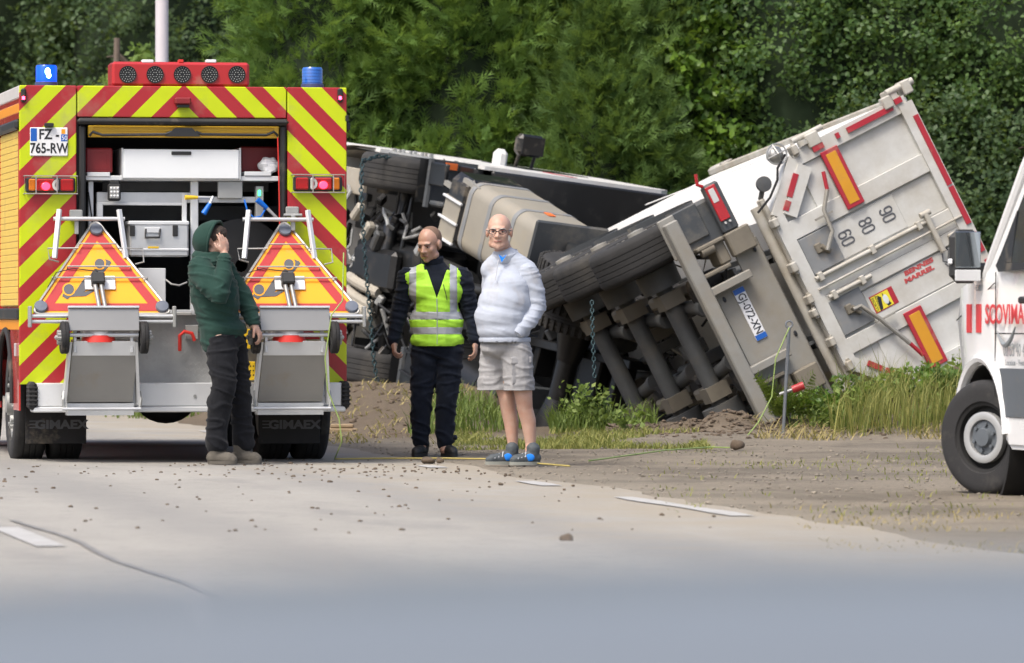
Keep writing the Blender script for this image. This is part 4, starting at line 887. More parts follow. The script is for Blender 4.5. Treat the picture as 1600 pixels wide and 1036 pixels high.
# wheels
for s in (-1, 1):
    wheel('tyre', tractor, (s * 1.03, 0, 0), .53, .37, (s, 0, 0), 'tyre_dusty', 'engine_grey', 5, .58, -.06, n=48)
    m = MB(); m.lathe([(0, .0), (.24, .0), (.25, .03), (.22, .05), (0, .05)], (s * 1.2, 0, 0), (s, 0, 0), 28, closed=False)
    for k in range(10): t = 2 * math.pi * k / 10; m.cyl((s * 1.24, .205 * math.cos(t), .205 * math.sin(t)), (s * 1.285, .205 * math.cos(t), .205 * math.sin(t)), .018, n=6)
    m.build('hub_disc', 'alu_dull', tractor)
    for x in (1.05, .70): wheel('tyre', tractor, (s * x, -3.75, 0), .52, .30, (s, 0, 0), 'tyre_dusty', 'engine_grey', 6, .58, .08, n=48)
    m = MB(); m.cyl((s * .55, -3.75, 0), (s * .2, -3.75, 0), .2, .12); m.build('brake_drum', 'engine_black', tractor)
    # drive-axle tyre blocks
    for x in (1.05, .70):
        m = MB()
        for k in range(44):
            t = 2 * math.pi * k / 44
            for q in (-1, 1): m.bx(s * x + q * .085 - .055, s * x + q * .085 + .055, -.018, .018, .508, .538, .004, M=Matrix.Translation((0, -3.75, 0)) @ Matrix.Rotation(t + q * .03, 4, 'X'))
        o_ = m.build('tread_blocks', 'tyre_dusty', tractor); o_['kind'] = 'stuff'
m = MB(); m.cyl((-.6, -3.75, 0), (.6, -3.75, 0), .11); m.build('drive_axle', 'engine_black', tractor)
m = MB()   # dropped front axle beam
m.tube([(-.85, 0, .0), (-.62, .02, -.03), (-.45, .02, -.12), (0, .02, -.15), (.45, .02, -.12), (.62, .02, -.03), (.85, 0, 0)], [.06, .07, .085, .085, .085, .07, .06], 12); m.build('front_axle', 'gloss_black', tractor)
m = MB(); m.tube([(-.80, -.22, -.05), (-.3, -.24, -.10), (.3, -.24, -.10), (.80, -.22, -.05)], .022, 8); m.build('track_rod', 'gloss_black', tractor)
for s in (-1, 1):
    m = MB(); m.bx(s * .36, s * .45, -4.7, 1.25, .12, .42, .01); m.build('chassis_rail', 'engine_black', tractor)
    m = MB(); m.tube([(s * .42, -.75, .10), (s * .42, -.35, -.02), (s * .42, .1, -.05), (s * .42, .55, .0), (s * .42, .85, .12)], .04, 6); m.build('leaf_spring', 'engine_grey', tractor)
for y in (-4.4, -2.9, -1.9, 1.1): one('cross_member', 'engine_black', tractor, 'bx', -.38, .38, y - .05, y + .05, .16, .38, .01)
m = MB(); m.bx(-.30, .30, -.6, .75, -.12, .55, .06); m.bx(-.22, .22, -.35, .55, -.25, -.10, .05); m.build('engine', 'engine_black', tractor)
m = MB(); m.cyl((0, -.6, .15), (0, -1.3, .12), .24, .17, n=20); m.cyl((0, -1.3, .12), (0, -3.5, .02), .05); m.build('gearbox', 'engine_grey', tractor)
m = MB(); m.bx(-1.18, 1.18, -.80, 1.25, .62, .72, .02); m.build('cab_floor', 'engine_black', tractor)
# cab
def cab_shell():
    prof = [(-.82, .55), (-.82, 2.62), (-.55, 2.86), (.7, 2.80), (1.22, 2.35), (1.45, 1.35), (1.50, .75), (1.46, .3)]
    for s in (-1, 1):
        X = s * 1.25; arch = [(.62 * math.cos(a), .62 * math.sin(a) + .02) for a in [math.pi * i / 12 for i in range(13)]]
        poly = [(-.82, .42), (-.82, 2.62), (-.55, 2.86), (.7, 2.80), (1.22, 2.35), (1.42, 1.35), (1.45, .75), (1.44, -.05), (.62, -.05)] + [p for p in arch if p[1] > .0][1:-1] + [(-.66, .42)]
        m = MB(); m.prism([(X - s * .04, a, b) for a, b in poly], (s * .04, 0, 0)); m.build('cab_side', 'cab_white', tractor, 30)
        m = MB(); m.prism([(X + s * .001, a, b) for a, b in ((.1, 1.45), (.1, 2.25), (.75, 2.25), (1.05, 1.55), (1.0, 1.42))], (s * .006, 0, 0)); m.build('side_window', 'lamp_dark', tractor)
        one('reflective_strip', 'reflex_red', tractor, 'bx', X + s * .001, X + s * .006, -.7, -.1, 1.55, 1.63)
    one('cab_back', 'engine_black', tractor, 'bx', -1.21, 1.21, -.86, -.80, .5, 2.7, .02)
    m = MB(); m.prism([(-1.21, -.82, 2.62), (-1.21, -.55, 2.86), (-1.21, .7, 2.80), (-1.21, 1.22, 2.35), (-1.21, 1.16, 2.33), (-1.21, .68, 2.74), (-1.21, -.52, 2.8), (-1.21, -.78, 2.6)], (2.42, 0, 0)); m.build('cab_roof', 'cab_white', tractor, 30)
    m = MB(); m.prism([(-1.21, 1.22, 2.35), (-1.21, 1.42, 1.35), (-1.21, 1.36, 1.35), (-1.21, 1.16, 2.33)], (2.42, 0, 0)); m.build('windscreen', 'lamp_dark', tractor, 30)
    m = MB(); m.prism([(-1.21, 1.42, 1.35), (-1.21, 1.46, .7), (-1.21, 1.45, -.05), (-1.21, 1.38, -.05), (-1.21, 1.38, 1.35)], (2.42, 0, 0)); m.build('cab_front', 'cab_white', tractor, 30)
cab_shell()
for s in (-1, 1):    # bumper corners, rolled inwards
    vs = []; fs = []
    for i in range(9):
        t = i / 8; y = .72 + .85 * math.sin(t * math.pi / 2); x = s * (1.0 + .25 * math.cos(t * math.pi / 2))
        for z in (-.22, .55): vs.append((x, y, z))
    for i in range(8): fs.append((2 * i, 2 * i + 1, 2 * i + 3, 2 * i + 2))
    m = MB(); m.add(vs, fs); m.add([(x * .96, y - .03, z) for x, y, z in vs], fs); m.build('bumper_corner', 'bumper_dusty', tractor)
m = MB(); m.bx(-1.0, 1.0, 1.48, 1.57, -.22, .5, .03); m.bx(-1.0, 1.0, 1.30, 1.5, -.2, -.16, .01); m.build('bumper', 'bumper_dusty', tractor)
for x0, x1 in ((-1.0, -.72), (.62, .95)): one('bumper_stay', 'bumper_dusty', tractor, 'bx', x0, x1, .75, 1.3, -.12, -.06, .01)
# inner wheel arch and mud guard behind the front wheel, steps
for s in (-1, 1):
    vs = []; fs = []
    for i in range(15):
        a = math.pi * (.0 + 1.12 * i / 14)
        for x in (.78, 1.24): vs.append((s * x, .64 * math.cos(a), .64 * math.sin(a) + .0))
    for i in range(14): fs.append((2 * i, 2 * i + 1, 2 * i + 3, 2 * i + 2))
    m = MB(); m.add(vs, fs); m.add([(x, y * 1.03, z * 1.03) for x, y, z in vs], fs); m.build('wheel_arch', 'gloss_black', tractor)
    m = MB(); m.prism([(s * .74, -.66, -.12), (s * 1.25, -.66, -.12), (s * 1.25, -.62, .5), (s * .74, -.62, .5)], (0, -.05, 0)); m.tube([(s * .74, -.7, -.15), (s * 1.25, -.7, -.15)], .04); m.bx(s * .76, s * .82, -1.0, -.66, -.14, .45, .02); m.build('mud_guard', 'plastic_guard', tractor)
    for z in (-.18, .16): m = MB(); m.bx(s * .98, s * 1.22, -1.06, -.72, z, z + .05, .01); m.build('step', 'gloss_black', tractor)
    one('orange_reflector', 'orange_reflex', tractor, 'bx', s * 1.16, s * 1.23, -.735, -.72, .0, .14)
    # battery box, tank
    m = MB(); m.bx(s * .50, s * 1.235, -1.58, -1.12, -.29, .44, .08); bb = m.build('battery_box', 'gloss_black', tractor)
    one('box_plate', 'tank_beige' if s < 0 else 'engine_black', bb, 'bx', s * .52, s * .98, -1.50, -1.16, -.292, -.279, .004)
    for x in (.53, .74, .96): one('rung', 'alu_light' if s < 0 else 'engine_black', bb, 'bx', s * (x - .012), s * (x + .012), -1.53, -1.13, -.32, -.29, .004)
    tk = MB(); rr_ = .14; X0, X1, Z0, Z1 = .50, 1.24, -.30, .46; loop = []
    for (cx, cz, a0) in ((X1 - rr_, Z1 - rr_, 0), (X0 + rr_, Z1 - rr_, .5), (X0 + rr_, Z0 + rr_, 1), (X1 - rr_, Z0 + rr_, 1.5)):
        for q in range(7): a = math.pi * (a0 + .5 * q / 6); loop.append((cx + rr_ * math.cos(a), cz + rr_ * math.sin(a)))
    tk.prism([(s * x, -3.05, z) for x, z in loop], (0, 1.45, 0)); tank = tk.build('fuel_tank', 'tank_beige' if s < 0 else 'engine_black', tractor)
    for y in (-1.66, -2.1, -2.6):
        m = MB(); cxm = (X0 + X1) / 2; czm = (Z0 + Z1) / 2; m.prism([(s * (cxm + (x - cxm) * 1.018), y - .035, czm + (z - czm) * 1.018) for x, z in loop], (0, .07, 0)); m.build('tank_strap', 'tip_grey' if s < 0 else 'engine_black', tank)
    one('guard_plate', 'plastic_guard', tractor, 'bx', s * .45, s * 1.27, -3.11, -3.07, -.34, .52, .02)
    one('orange_reflector', 'orange_reflex', tank, 'bx', s * 1.245, s * 1.252, -2.75, -2.63, .0, .08)
# rear mud guards, fifth wheel, lamps
for s in (-1, 1):
    vs = []; fs = []
    for i in range(15):
        a = math.pi * (.02 + .96 * i / 14)
        for x in (.50, 1.26): vs.append((s * x, -3.75 + .62 * math.cos(a), .62 * math.sin(a)))
    for i in range(14): fs.append((2 * i, 2 * i + 1, 2 * i + 3, 2 * i + 2))
    m = MB(); m.add(vs, fs); m.add([(x, -3.75 + (y + 3.75) * 1.02, z * 1.02) for x, y, z in vs], fs); m.build('rear_mudguard', 'plastic_guard', tractor)
m = MB(); m.lathe([(0, 0), (.48, 0), (.48, .08), (0, .08)], (0, -3.5, .55), (0, 0, 1), 28, closed=False); m.bx(-.4, .4, -3.7, -3.3, .42, .55, .02); m.build('fifth_wheel', 'engine_black', tractor)
# air tanks, hoses and loose engine parts
ra = random.Random(11)
for k in range(4): one('air_tank', 'engine_grey' if k % 2 else 'engine_black', tractor, 'cyl', (-.25 + .16 * k, -2.7, .0), (-.25 + .16 * k, -2.0, .0), .07)
for k in range(84):
    m = MB(); x = ra.uniform(-.75, .9); y = ra.uniform(-.55, 1.3); z = ra.uniform(-.28, .15); mt = ra.choice(['engine_black', 'engine_grey', 'engine_black', 'gloss_black', 'engine_grey', 'engine_black', 'alu_dull'])
    if k % 3 == 0:
        p = Vector((x, y, z)); pts = [p.copy()]
        for q in range(6): p = p + Vector((ra.uniform(-.16, .2), ra.uniform(-.16, .16), ra.uniform(-.08, .08))); pts.append(p.copy())
        m.tube(pts, ra.uniform(.008, .022), 7); m.build('hose', mt, tractor)
    elif k % 3 == 1: a, b, c = ra.uniform(.02, .06), ra.uniform(.02, .09), ra.uniform(.02, .06); m.bx(-a, a, -b, b, -c, c, .012, M=Matrix.Translation((x, y, z)) @ Matrix.Rotation(ra.uniform(0, 3), 4, (ra.random(), ra.random(), .3))); m.build('bracket', mt, tractor)
    else: d = Vector((ra.uniform(-1, 1), ra.uniform(-1, 1), ra.uniform(-.4, .4))).normalized() * ra.uniform(.08, .2); m.cyl(Vector((x, y, z)) - d, Vector((x, y, z)) + d, ra.uniform(.012, .035)); m.build('engine_rod', mt, tractor)
for k, (a, b) in enumerate(((545, 432), (543, 452), (552, 470))):   # white lagged hoses
    p0 = H(a, b, 2, -.3); p1 = H(a + 46 - 8 * k, b + 26, 2, -.22); m = MB(); pts = []
    for i in range(15): t = i / 14; pts.append(p0.lerp(p1, t) + Vector((0, 0, -.04 * math.sin(t * math.pi))))
    m.tube(pts, [.055 + .006 * (i % 2) for i in range(15)], 10); m.build('lagged_hose', 'sleeve_white', tractor)
for (px, py, mt) in ((575, 360, 'sleeve_white'), (590, 375, 'engine_grey'), (660, 385, 'alu_dull'), (560, 330, 'bumper_dusty')):
    p = H(px, py, 2, -.25); m = MB(); m.bx(-.10, .12, -.05, .05, -.05, .05, .02, M=Matrix.Translation(p) @ Matrix.Rotation(ra.uniform(.2, .9), 4, 'Z')); m.build('bracket', mt, tractor)
# the rear of the chassis has dropped into the ditch: swing everything behind the cab a little
SW = Matrix.Translation((0, -1.0, 0)) @ Matrix.Rotation(R(11), 4, 'Z') @ Matrix.Translation((0, 1.0, 0))
for ch in tractor.children:
    if ch.type == 'MESH' and max(v.co.y for v in ch.data.vertices) < -.9: ch.matrix_local = SW if max(v.co.y for v in ch.data.vertices) > -2.9 or ch.name.startswith('guard') else Matrix.Translation((.17, 0, 0)) @ SW
for a, b in (((697, 285), (722, 303)), ((727, 281), (752, 298))):
    p0, p1 = H(*a, 2, -.26), H(*b, 2, -.24); m = MB(); m.cyl(p0, p1, .035, n=4); m.build('step_bar', 'tip_rail', tractor)
# door mirror standing up from the upper side, small mirror
q = TA.I @ at(828, 228, 62.2); x_, y_, z_ = q.x, q.y, q.z
m = MB(); m.bx(x_ - .12, x_ + .12, y_ - .07, y_ + .09, z_ - .17, z_ + .17, .05); m.tube([(-1.2, y_ + .1, z_ - .1), (x_ + .1, y_ + .03, z_ - .1)], .02); m.tube([(-1.2, y_ + .1, z_ + .1), (x_ + .1, y_ + .03, z_ + .1)], .02); mr = m.build('door_mirror', 'gloss_black', tractor)
one('glass', 'gloss_black', mr, 'bx', x_ - .10, x_ + .10, y_ - .078, y_ - .07, z_ - .14, z_ + .14, .02)
q = TA.I @ at(783, 240, 61.6); m = MB(); m.bx(q.x - .05, -1.2, q.y - .06, q.y + .08, q.z - .08, q.z + .08, .05); m.build('kerb_mirror', 'cab_white', tractor)
def chain(label, pts, link=.055, wire=.009):
    pts = [Vector(p) for p in pts]; m = MB(); d = 0; seg = 0; i = 0
    L = [(b - a).length for a, b in zip(pts[:-1], pts[1:])]; tot = sum(L); n = int(tot / (link * .78))
    for k in range(n):
        t = tot * (k + .5) / n; j = 0
        while t > L[j] and j < len(L) - 1: t -= L[j]; j += 1
        p = pts[j].lerp(pts[j + 1], min(1, t / L[j])); dr = (pts[j + 1] - pts[j]).normalized(); a = dr.orthogonal().normalized(); b = dr.cross(a)
        ang = R(45) + (R(90) if k % 2 else 0) + .2 * math.sin(k); w = a * math.cos(ang) + b * math.sin(ang)
        m.tube([p + dr * math.cos(q) * link * .5 + w * math.sin(q) * link * .32 for q in [i_ * math.pi / 6 for i_ in range(12)]], wire, 5, True)
    return tag(m.build('chain', 'chain_blue', None, 180), label, 'chain')
chain('blue-grey steel chain hanging from the top front wheel of the lorry', [at(612, 246, 60.0), at(590, 244, 59.9), at(566, 252, 59.7), at(564, 300, 59.6), at(570, 400, 59.5), at(577, 480, 59.5), at(584, 560, 59.5), at(589, 597, 59.5)], .06, .008)
chain('blue-grey steel chain hanging below the trailer axle brackets', [at(925, 470, 53.6), at(926, 520, 53.5), at(929, 590, 53.4)], .05, .007)
# ------------------------------------------------------------------ people
def skin_mat(name, col):
    m, nt, bs = nodes(name); bs.inputs['Roughness'].default_value = .5; bs.inputs['Subsurface Weight'].default_value = .12; bs.inputs['Subsurface Radius'].default_value = (.02, .008, .004); bs.inputs['Subsurface Scale'].default_value = .5
    f = noise_n(nt, 14, 5); c = mix(nt, ramp(nt, f, .35, .7), col, [col[0] * .95, col[1] * .82, col[2] * .78]); nt.links.new(c, bs.inputs['Base Color']); bump(nt, bs, noise_n(nt, 90, 3), .25, .005)
skin_mat('skin_a', (.42, .275, .21)); skin_mat('skin_b', (.45, .29, .22)); skin_mat('skin_c', (.50, .33, .255))
def cloth(name, col, var=.2, bmp=.5, bscale=14, rough=.9, dirt=0): mat(name, col, rough, var=var, scale=9, bmp=bmp, bscale=bscale, spec=.15, sheen=.08, dirt=dirt, dcol=(.28, .24, .2), dscale=4)
cloth('hoodie_green', (.020, .052, .042)); cloth('trouser_black', (.011, .012, .015)); mat('boot_tan', (.12, .108, .088), .85, var=.35, bmp=.4, bscale=30); mat('boot_sole', (.10, .09, .075), .85)
cloth('navy', (.010, .014, .024)); mat('vest_lime', (.42, .80, .05), .7, var=.1, bmp=.6, bscale=9); mat('vest_band', (.40, .42, .45), .45, .1, var=.1)
cloth('sweater', (.40, .44, .51), .08, .5, 9, .92, .22); cloth('shirt_blue', (.02, .20, .70)); cloth('shorts', (.31, .31, .315), .12, .8, 16, .9, .1)
mat('shoe_black', (.016, .017, .018), .6, var=.3); mat('shoe_grey', (.07, .085, .095), .7, var=.4, scale=30); mat('shoe_sole', (.25, .26, .23), .7); mat('hair_brown', (.035, .022, .016), .7, bmp=.8, bscale=120); mat('hair_short', (.20, .125, .085), .8, bmp=.5, bscale=200); mat('hair_grey', (.42, .38, .34), .7, bmp=.5, bscale=150)
mat('eye_white', (.60, .57, .54), .2); mat('iris', (.03, .03, .035), .15); mat('lip', (.30, .115, .10), .5); mat('glasses', (.02, .02, .022), .25); mat('hair_brow', (.10, .07, .055), .8)
def caps(m, chain_, n=16):      # chain of (point, radius): spheres joined by cones
    for (p, r) in chain_: m.ell(p, (r, r, r), n, 10)
    for (p0, r0), (p1, r1) in zip(chain_[:-1], chain_[1:]):
        if (Vector(p1) - Vector(p0)).length > 1e-4: m.cyl(p0, p1, r0, r1, n)
def blob_mesh(m, voxel, smooth=4, wr=0.0, wscale=9, seed=0, stretch=(1, 1, .6), fold=0.0):
    me = bpy.data.meshes.new('t'); me.from_pydata(m.v, [], m.f)
    bm = bmesh.new(); bm.from_mesh(me); bmesh.ops.remove_doubles(bm, verts=bm.verts, dist=1e-6); bmesh.ops.recalc_face_normals(bm, faces=bm.faces); bm.to_mesh(me); bm.free()
    ob = bpy.data.objects.new('t', me); COL.objects.link(ob)
    md = ob.modifiers.new('r', 'REMESH'); md.mode = 'VOXEL'; md.voxel_size = voxel
    if smooth: ms = ob.modifiers.new('s', 'SMOOTH'); ms.factor = .5; ms.iterations = smooth
    dg = bpy.context.evaluated_depsgraph_get(); out = bpy.data.meshes.new_from_object(ob.evaluated_get(dg))
    bpy.data.objects.remove(ob); bpy.data.meshes.remove(me)
    if wr:
        n = len(out.vertices); co = np.empty(n * 3); out.vertices.foreach_get('co', co); co = co.reshape(-1, 3); no = np.empty(n * 3); out.vertices.foreach_get('normal', no); no = no.reshape(-1, 3)
        d = np.array([noise.noise((p[0] * wscale * stretch[0] + seed, p[1] * wscale * stretch[1], p[2] * wscale * stretch[2] * 1.2)) + .5 * noise.noise((p[0] * wscale * 2.1 + p[2] * 8, p[1] * wscale * 2.1, p[2] * wscale * 2.4 + seed)) for p in co])
        if fold:
            d = d + fold / wr * np.array([max(0, 1 - 4.5 * abs(noise.noise((p[0] * 4.5 + p[2] * 2.6 * math.sin(p[2] * 9 + seed), p[1] * 4.5 + seed, p[2] * 10.5 + p[0] * 3)))) for p in co])
        co += no * (d * wr)[:, None]; out.vertices.foreach_set('co', co.ravel()); out.update()
    return out
def blob(name, mt, parent, m, voxel=.010, smooth=4, wr=0.0, wscale=9, seed=0, fold=0.0): return link(name, blob_mesh(m, voxel, smooth, wr, wscale, seed, fold=fold), mt, parent, 180)
def hand(m, w, d, nrm, side, curl=.5, spread=1.0):
    w = Vector(w); d = Vector(d).normalized(); n = Vector(nrm); n = (n - d * n.dot(d)).normalized(); s = d.cross(n) * side    # s points to the thumb
    rot = Matrix((d, s, n)).transposed(); m.ell(w + d * .048, (.056, .042, .018), 16, 10, rot=rot); caps(m, [(w - d * .03, .027), (w + d * .03, .025)], 12)
    for i, L in enumerate((.072, .082, .076, .060)):
        p = w + d * (.088 - .006 * abs(i - 1.2)) + s * (.029 - .0195 * i) * spread; a = .12 + .05 * i; ch = [(p - d * .03, .0105), (p, .0102)]
        for seg, fr in ((0, .45), (1, .32), (2, .23)):
            a += curl * (.8 + .2 * seg); q = d * math.cos(a) + n * math.sin(a) + s * .05 * (1.5 - i) * (1 - curl); p = p + q.normalized() * L * fr; ch.append((p, .0095 - .0008 * seg))
        caps(m, ch, 10)
    p = w + d * .022 + s * .032; q = (d * .62 + s * .70 + n * .25).normalized(); a1 = p + q * .038; q2 = (d * .85 + s * .30 + n * (.25 + curl * .5)).normalized(); caps(m, [(w + d * .01, .018), (p, .0155), (a1, .013), (a1 + q2 * .034, .011)], 10)
def head(m, c, Rm, k=1.0):
    def P(x, y, z): return Vector(c) + Rm @ (Vector((x, y, z)) * k)
    def e(x, y, z, a, b, cc): m.ell(P(x, y, z), (a * k, b * k, cc * k), 20, 14, rot=Rm)
    e(0, -.015, .032, .077, .097, .086); e(0, .03, -.03, .063, .066, .092); e(0, .04, -.078, .050, .048, .036); e(0, .074, -.097, .024, .020, .018); e(0, .074, .026, .052, .020, .013)
    for s in (-1, 1): e(s * .036, .066, -.022, .025, .022, .026); e(s * .079, -.008, -.006, .011, .024, .033); e(s * .013, .098, -.030, .010, .010, .008); e(s * .045, .02, -.075, .024, .04, .03)
    caps(m, [(P(0, .086, .012), .009 * k), (P(0, .100, -.012), .0115 * k), (P(0, .108, -.027), .0130 * k)], 10)
    e(0, .088, -.056, .025, .010, .0065); e(0, .086, -.067, .021, .010, .007)
    return P
def face_parts(body, P, Rm, k, brow='hair_brow', eyes=True):
    for s in (-1, 1):
        m = MB(); m.ell(P(s * .031, .080, .004), (.0125 * k, .008 * k, .0062 * k), 14, 8, rot=Rm); ey = m.build('eye', 'eye_white', body)
        m = MB(); m.ell(P(s * .031, .0865, .0035), (.0058 * k, .003 * k, .0058 * k), 12, 8, rot=Rm); m.build('iris', 'iris', ey)
        m = MB(); m.tube([P(s * .014, .094, .020), P(s * .033, .0945, .0245), P(s * .050, .082, .019)], [.0035 * k, .0042 * k, .0025 * k], 6); m.build('eyebrow', brow, body)
        m = MB(); m.tube([P(s * .018, .0865, .0085), P(s * .031, .0905, .0108), P(s * .046, .079, .0068)], .0026 * k, 6); m.build('eyelid', 'lip', body)
    m = MB(); m.tube([P(-.024, .0905, -.062), P(-.010, .0985, -.0605), P(0, .0990, -.0612), P(.010, .0985, -.0605), P(.024, .0905, -.062)], .0030 * k, 6); m.build('mouth', 'lip', body)
def euler(yaw, pitch=0, roll=0): return (Matrix.Rotation(yaw, 3, 'Z') @ Matrix.Rotation(pitch, 3, 'X') @ Matrix.Rotation(roll, 3, 'Y'))   # head frame: +y forward; yaw = direction of +y
FACE_CAM = math.pi      # head +y pointing at the camera (-Y)
def shoe(name, mt, smt, parent, heel, toe, ank, w=.050, z=0.0, accent=None):
    heel, toe = Vector(heel), Vector(toe); d = (toe - heel).normalized(); s = Vector((-d.y, d.x, 0)); L = (toe - heel).length
    m = MB(); caps(m, [(heel + d * .04 + Vector((0, 0, .055)), w * .82), (heel + d * L * .45 + Vector((0, 0, .050)), w * .88), (heel + d * (L - .06) + Vector((0, 0, .042)), w * .80), (heel + d * (L - .035) + Vector((0, 0, .036)), w * .62)], 14)
    caps(m, [(heel + d * .065 + Vector((0, 0, .06)), w * .85), (Vector(ank), w * 1.0)], 14)
    o = blob(name, mt, parent, m, .008, 3, .003, 25)
    for v in o.data.vertices:
        if v.co.z < z + .012: v.co.z = z + .012
    m = MB(); pts = []
    for i in range(24):
        t = 2 * math.pi * i / 24; u = .5 + .5 * math.cos(t); ww = w * (1.0 - .14 * abs(u - .62)) * 1.02; pts.append(heel + d * (L * (.5 + .5 * math.cos(t))) + s * ww * math.sin(t) * (1.0) + Vector((0, 0, .002)))
    m.prism(pts, (0, 0, .024)); m.build('sole', smt, o)
    return o
class Fig:
    def __init__(s, name, label, cx, fy, Y, zoff=0.0):
        s.s = FPX / Y; s.cx = cx; s.fy = fy; o = at(cx, fy, Y); o.z = terr(o.x, o.y) + zoff; s.o = thing(name, label, 'person', Matrix.Translation(o))
    def __call__(s, px, py, dy=0.0): return Vector(((px - s.cx) / s.s, dy, max(.0, (s.fy - py) / s.s)))

# --- man in green hoodie, hand over his face
f = Fig('person', 'man in a dark green hoodie covering his face with one hand', 348, 729, 41.3, .02); P1 = f.o
Rh = euler(-R(112), R(-14)); hc = f(334, 381, -.02)     # facing right, turned a little to the camera, head bowed
def hoodie_body():
    m = MB()
    Pf = head(m, hc, Rh); caps(m, [(f(327, 402, .0), .056), (f(324, 418, .02), .065)])
    caps(m, [(f(333, 435), .09), (f(338, 480), .09), (f(346, 525), .10)])
    caps(m, [(f(347, 535, -.09), .085), (f(350, 612, -.10), .062), (f(344, 640, -.10), .058), (f(338, 700, -.10), .045), (f(342, 718, -.10), .04)]); caps(m, [(f(362, 535, .09), .085), (f(370, 612, .08), .062), (f(376, 640, .09), .055), (f(378, 700, .10), .045), (f(382, 716, .1), .04)])
    caps(m, [(f(318, 424, -.17), .07), (f(346, 462, -.29), .048), (f(352, 425, -.26), .04), (f(353, 402, -.21), .032)]); caps(m, [(f(345, 424, .17), .068), (f(385, 478, .15), .048), (f(397, 512, .02), .035)])
    fwd = Rh @ Vector((0, 1, 0)); hand(m, f(353, 401, -.20), Vector((-.06, .12, 1)), (hc - f(353, 378, -.12)), 1, .18, 1.2)
    hand(m, f(398, 513, .01), Vector((.5, -.1, -.85)), Vector((-.75, .3, -.5)), -1, .55)
    return m, Pf
m, Pf = hoodie_body(); b1 = blob('body', 'skin_a', P1, m, .0065, 3)
m = MB(); Q = lambda x, y, z: hc + Rh @ Vector((x, y, z)); m.ell(Q(0, -.012, .045), (.081, .098, .080), 24, 16, rot=Rh); m.ell(Q(0, .03, .075), (.066, .06, .05), 20, 14, rot=Rh); hair = blob('hair', 'hair_brown', P1, m, .007, 3, .006, 40)
m = MB(); caps(m, [(f(327, 425, -.02), .15), (f(330, 440), .175), (f(335, 470), .17), (f(342, 505), .155), (f(346, 532), .16)]); m.ell(f(326, 418, 0), (.13, .2, .08)); m.ell(f(348, 470, -.02), (.13, .17, .22)); m.ell(f(348, 518, 0), (.18, .18, .09))
hood = blob('hoodie', 'hoodie_green', P1, m, .010, 8, .006, 6, 3, .010)
m = MB(); caps(m, [(f(316, 425, -.16), .098), (f(330, 448, -.25), .088), (f(346, 464, -.30), .074), (f(352, 435, -.28), .066), (f(353, 414, -.24), .054), (f(353, 408, -.22), .050)]); blob('sleeve', 'hoodie_green', hood, m, .009, 5, .005, 9, 5, .012)
m = MB(); caps(m, [(f(345, 425, .15), .095), (f(368, 455, .17), .082), (f(386, 482, .14), .068), (f(396, 507, .03), .05)]); blob('sleeve', 'hoodie_green', hood, m, .009, 5, .005, 9, 6, .012)
m = MB(); m.lathe([(.150, -.02), (.163, -.015), (.163, .025), (.150, .03)], f(348, 524, 0), (0, 0, 1), 30); blob('hem_band', 'hoodie_green', hood, m, .009, 2)
def hood_shell():
    m = MB(); n, k = 36, 22; vs = []; fs = []
    for j in range(k + 1):
        ph = math.pi * j / k
        for i in range(n):
            t = 2 * math.pi * i / n; p = Vector((.118 * math.sin(ph) * math.cos(t), -.155 * math.cos(ph), .140 * math.sin(ph) * math.sin(t)))
            p *= 1 + .06 * noise.noise(p * 14); p.z += -.035 * max(0, -p.y * 5); vs.append(Q(p.x, p.y - .015, p.z + .018))
    cut = 12
    for j in range(cut):
        for i in range(n): fs.append((j * n + i, (j + 1) * n + i, (j + 1) * n + (i + 1) % n, j * n + (i + 1) % n))
    m.add(vs[:(cut + 1) * n], fs); rim = vs[cut * n:(cut + 1) * n]; m.tube(rim, .011, 8, True); return m
hs = hood_shell().build('hood', 'hoodie_green', hood, 180); sm_ = hs.modifiers.new('thick', 'SOLIDIFY'); sm_.thickness = .012; sm_.offset = -1
m = MB(); m.lathe([(.10, -.02), (.125, .01), (.115, .05), (.085, .07), (.08, .03)], f(324, 412, -.0), (.28, -.06, 1), 28); blob('hood_fold', 'hoodie_green', hood, m, .010, 3, .008, 14)
m = MB(); caps(m, [(f(348, 540, -.07), .115), (f(348, 560, -.10), .108), (f(352, 608, -.13), .090), (f(345, 632, -.11), .088), (f(340, 672, -.11), .080), (f(340, 697, -.11), .084)]); caps(m, [(f(360, 540, .07), .112), (f(365, 560, .09), .105), (f(372, 608, .07), .088), (f(374, 634, .09), .084), (f(377, 672, .10), .078), (f(378, 695, .10), .082)]); m.ell(f(352, 536, 0), (.14, .14, .08))
blob('trousers', 'trouser_black', P1, m, .010, 4, .008, 8, 7, .014)
for hx, tx, dy in ((326, 372, -.12), (362, 408, .09)):
    h_, t_ = f(hx, 729, dy + .02), f(tx, 729, dy - .05); h_.z = t_.z = 0; shoe('boot', 'boot_tan', 'boot_sole', P1, h_, t_, f(hx + 14, 694, dy), .062)

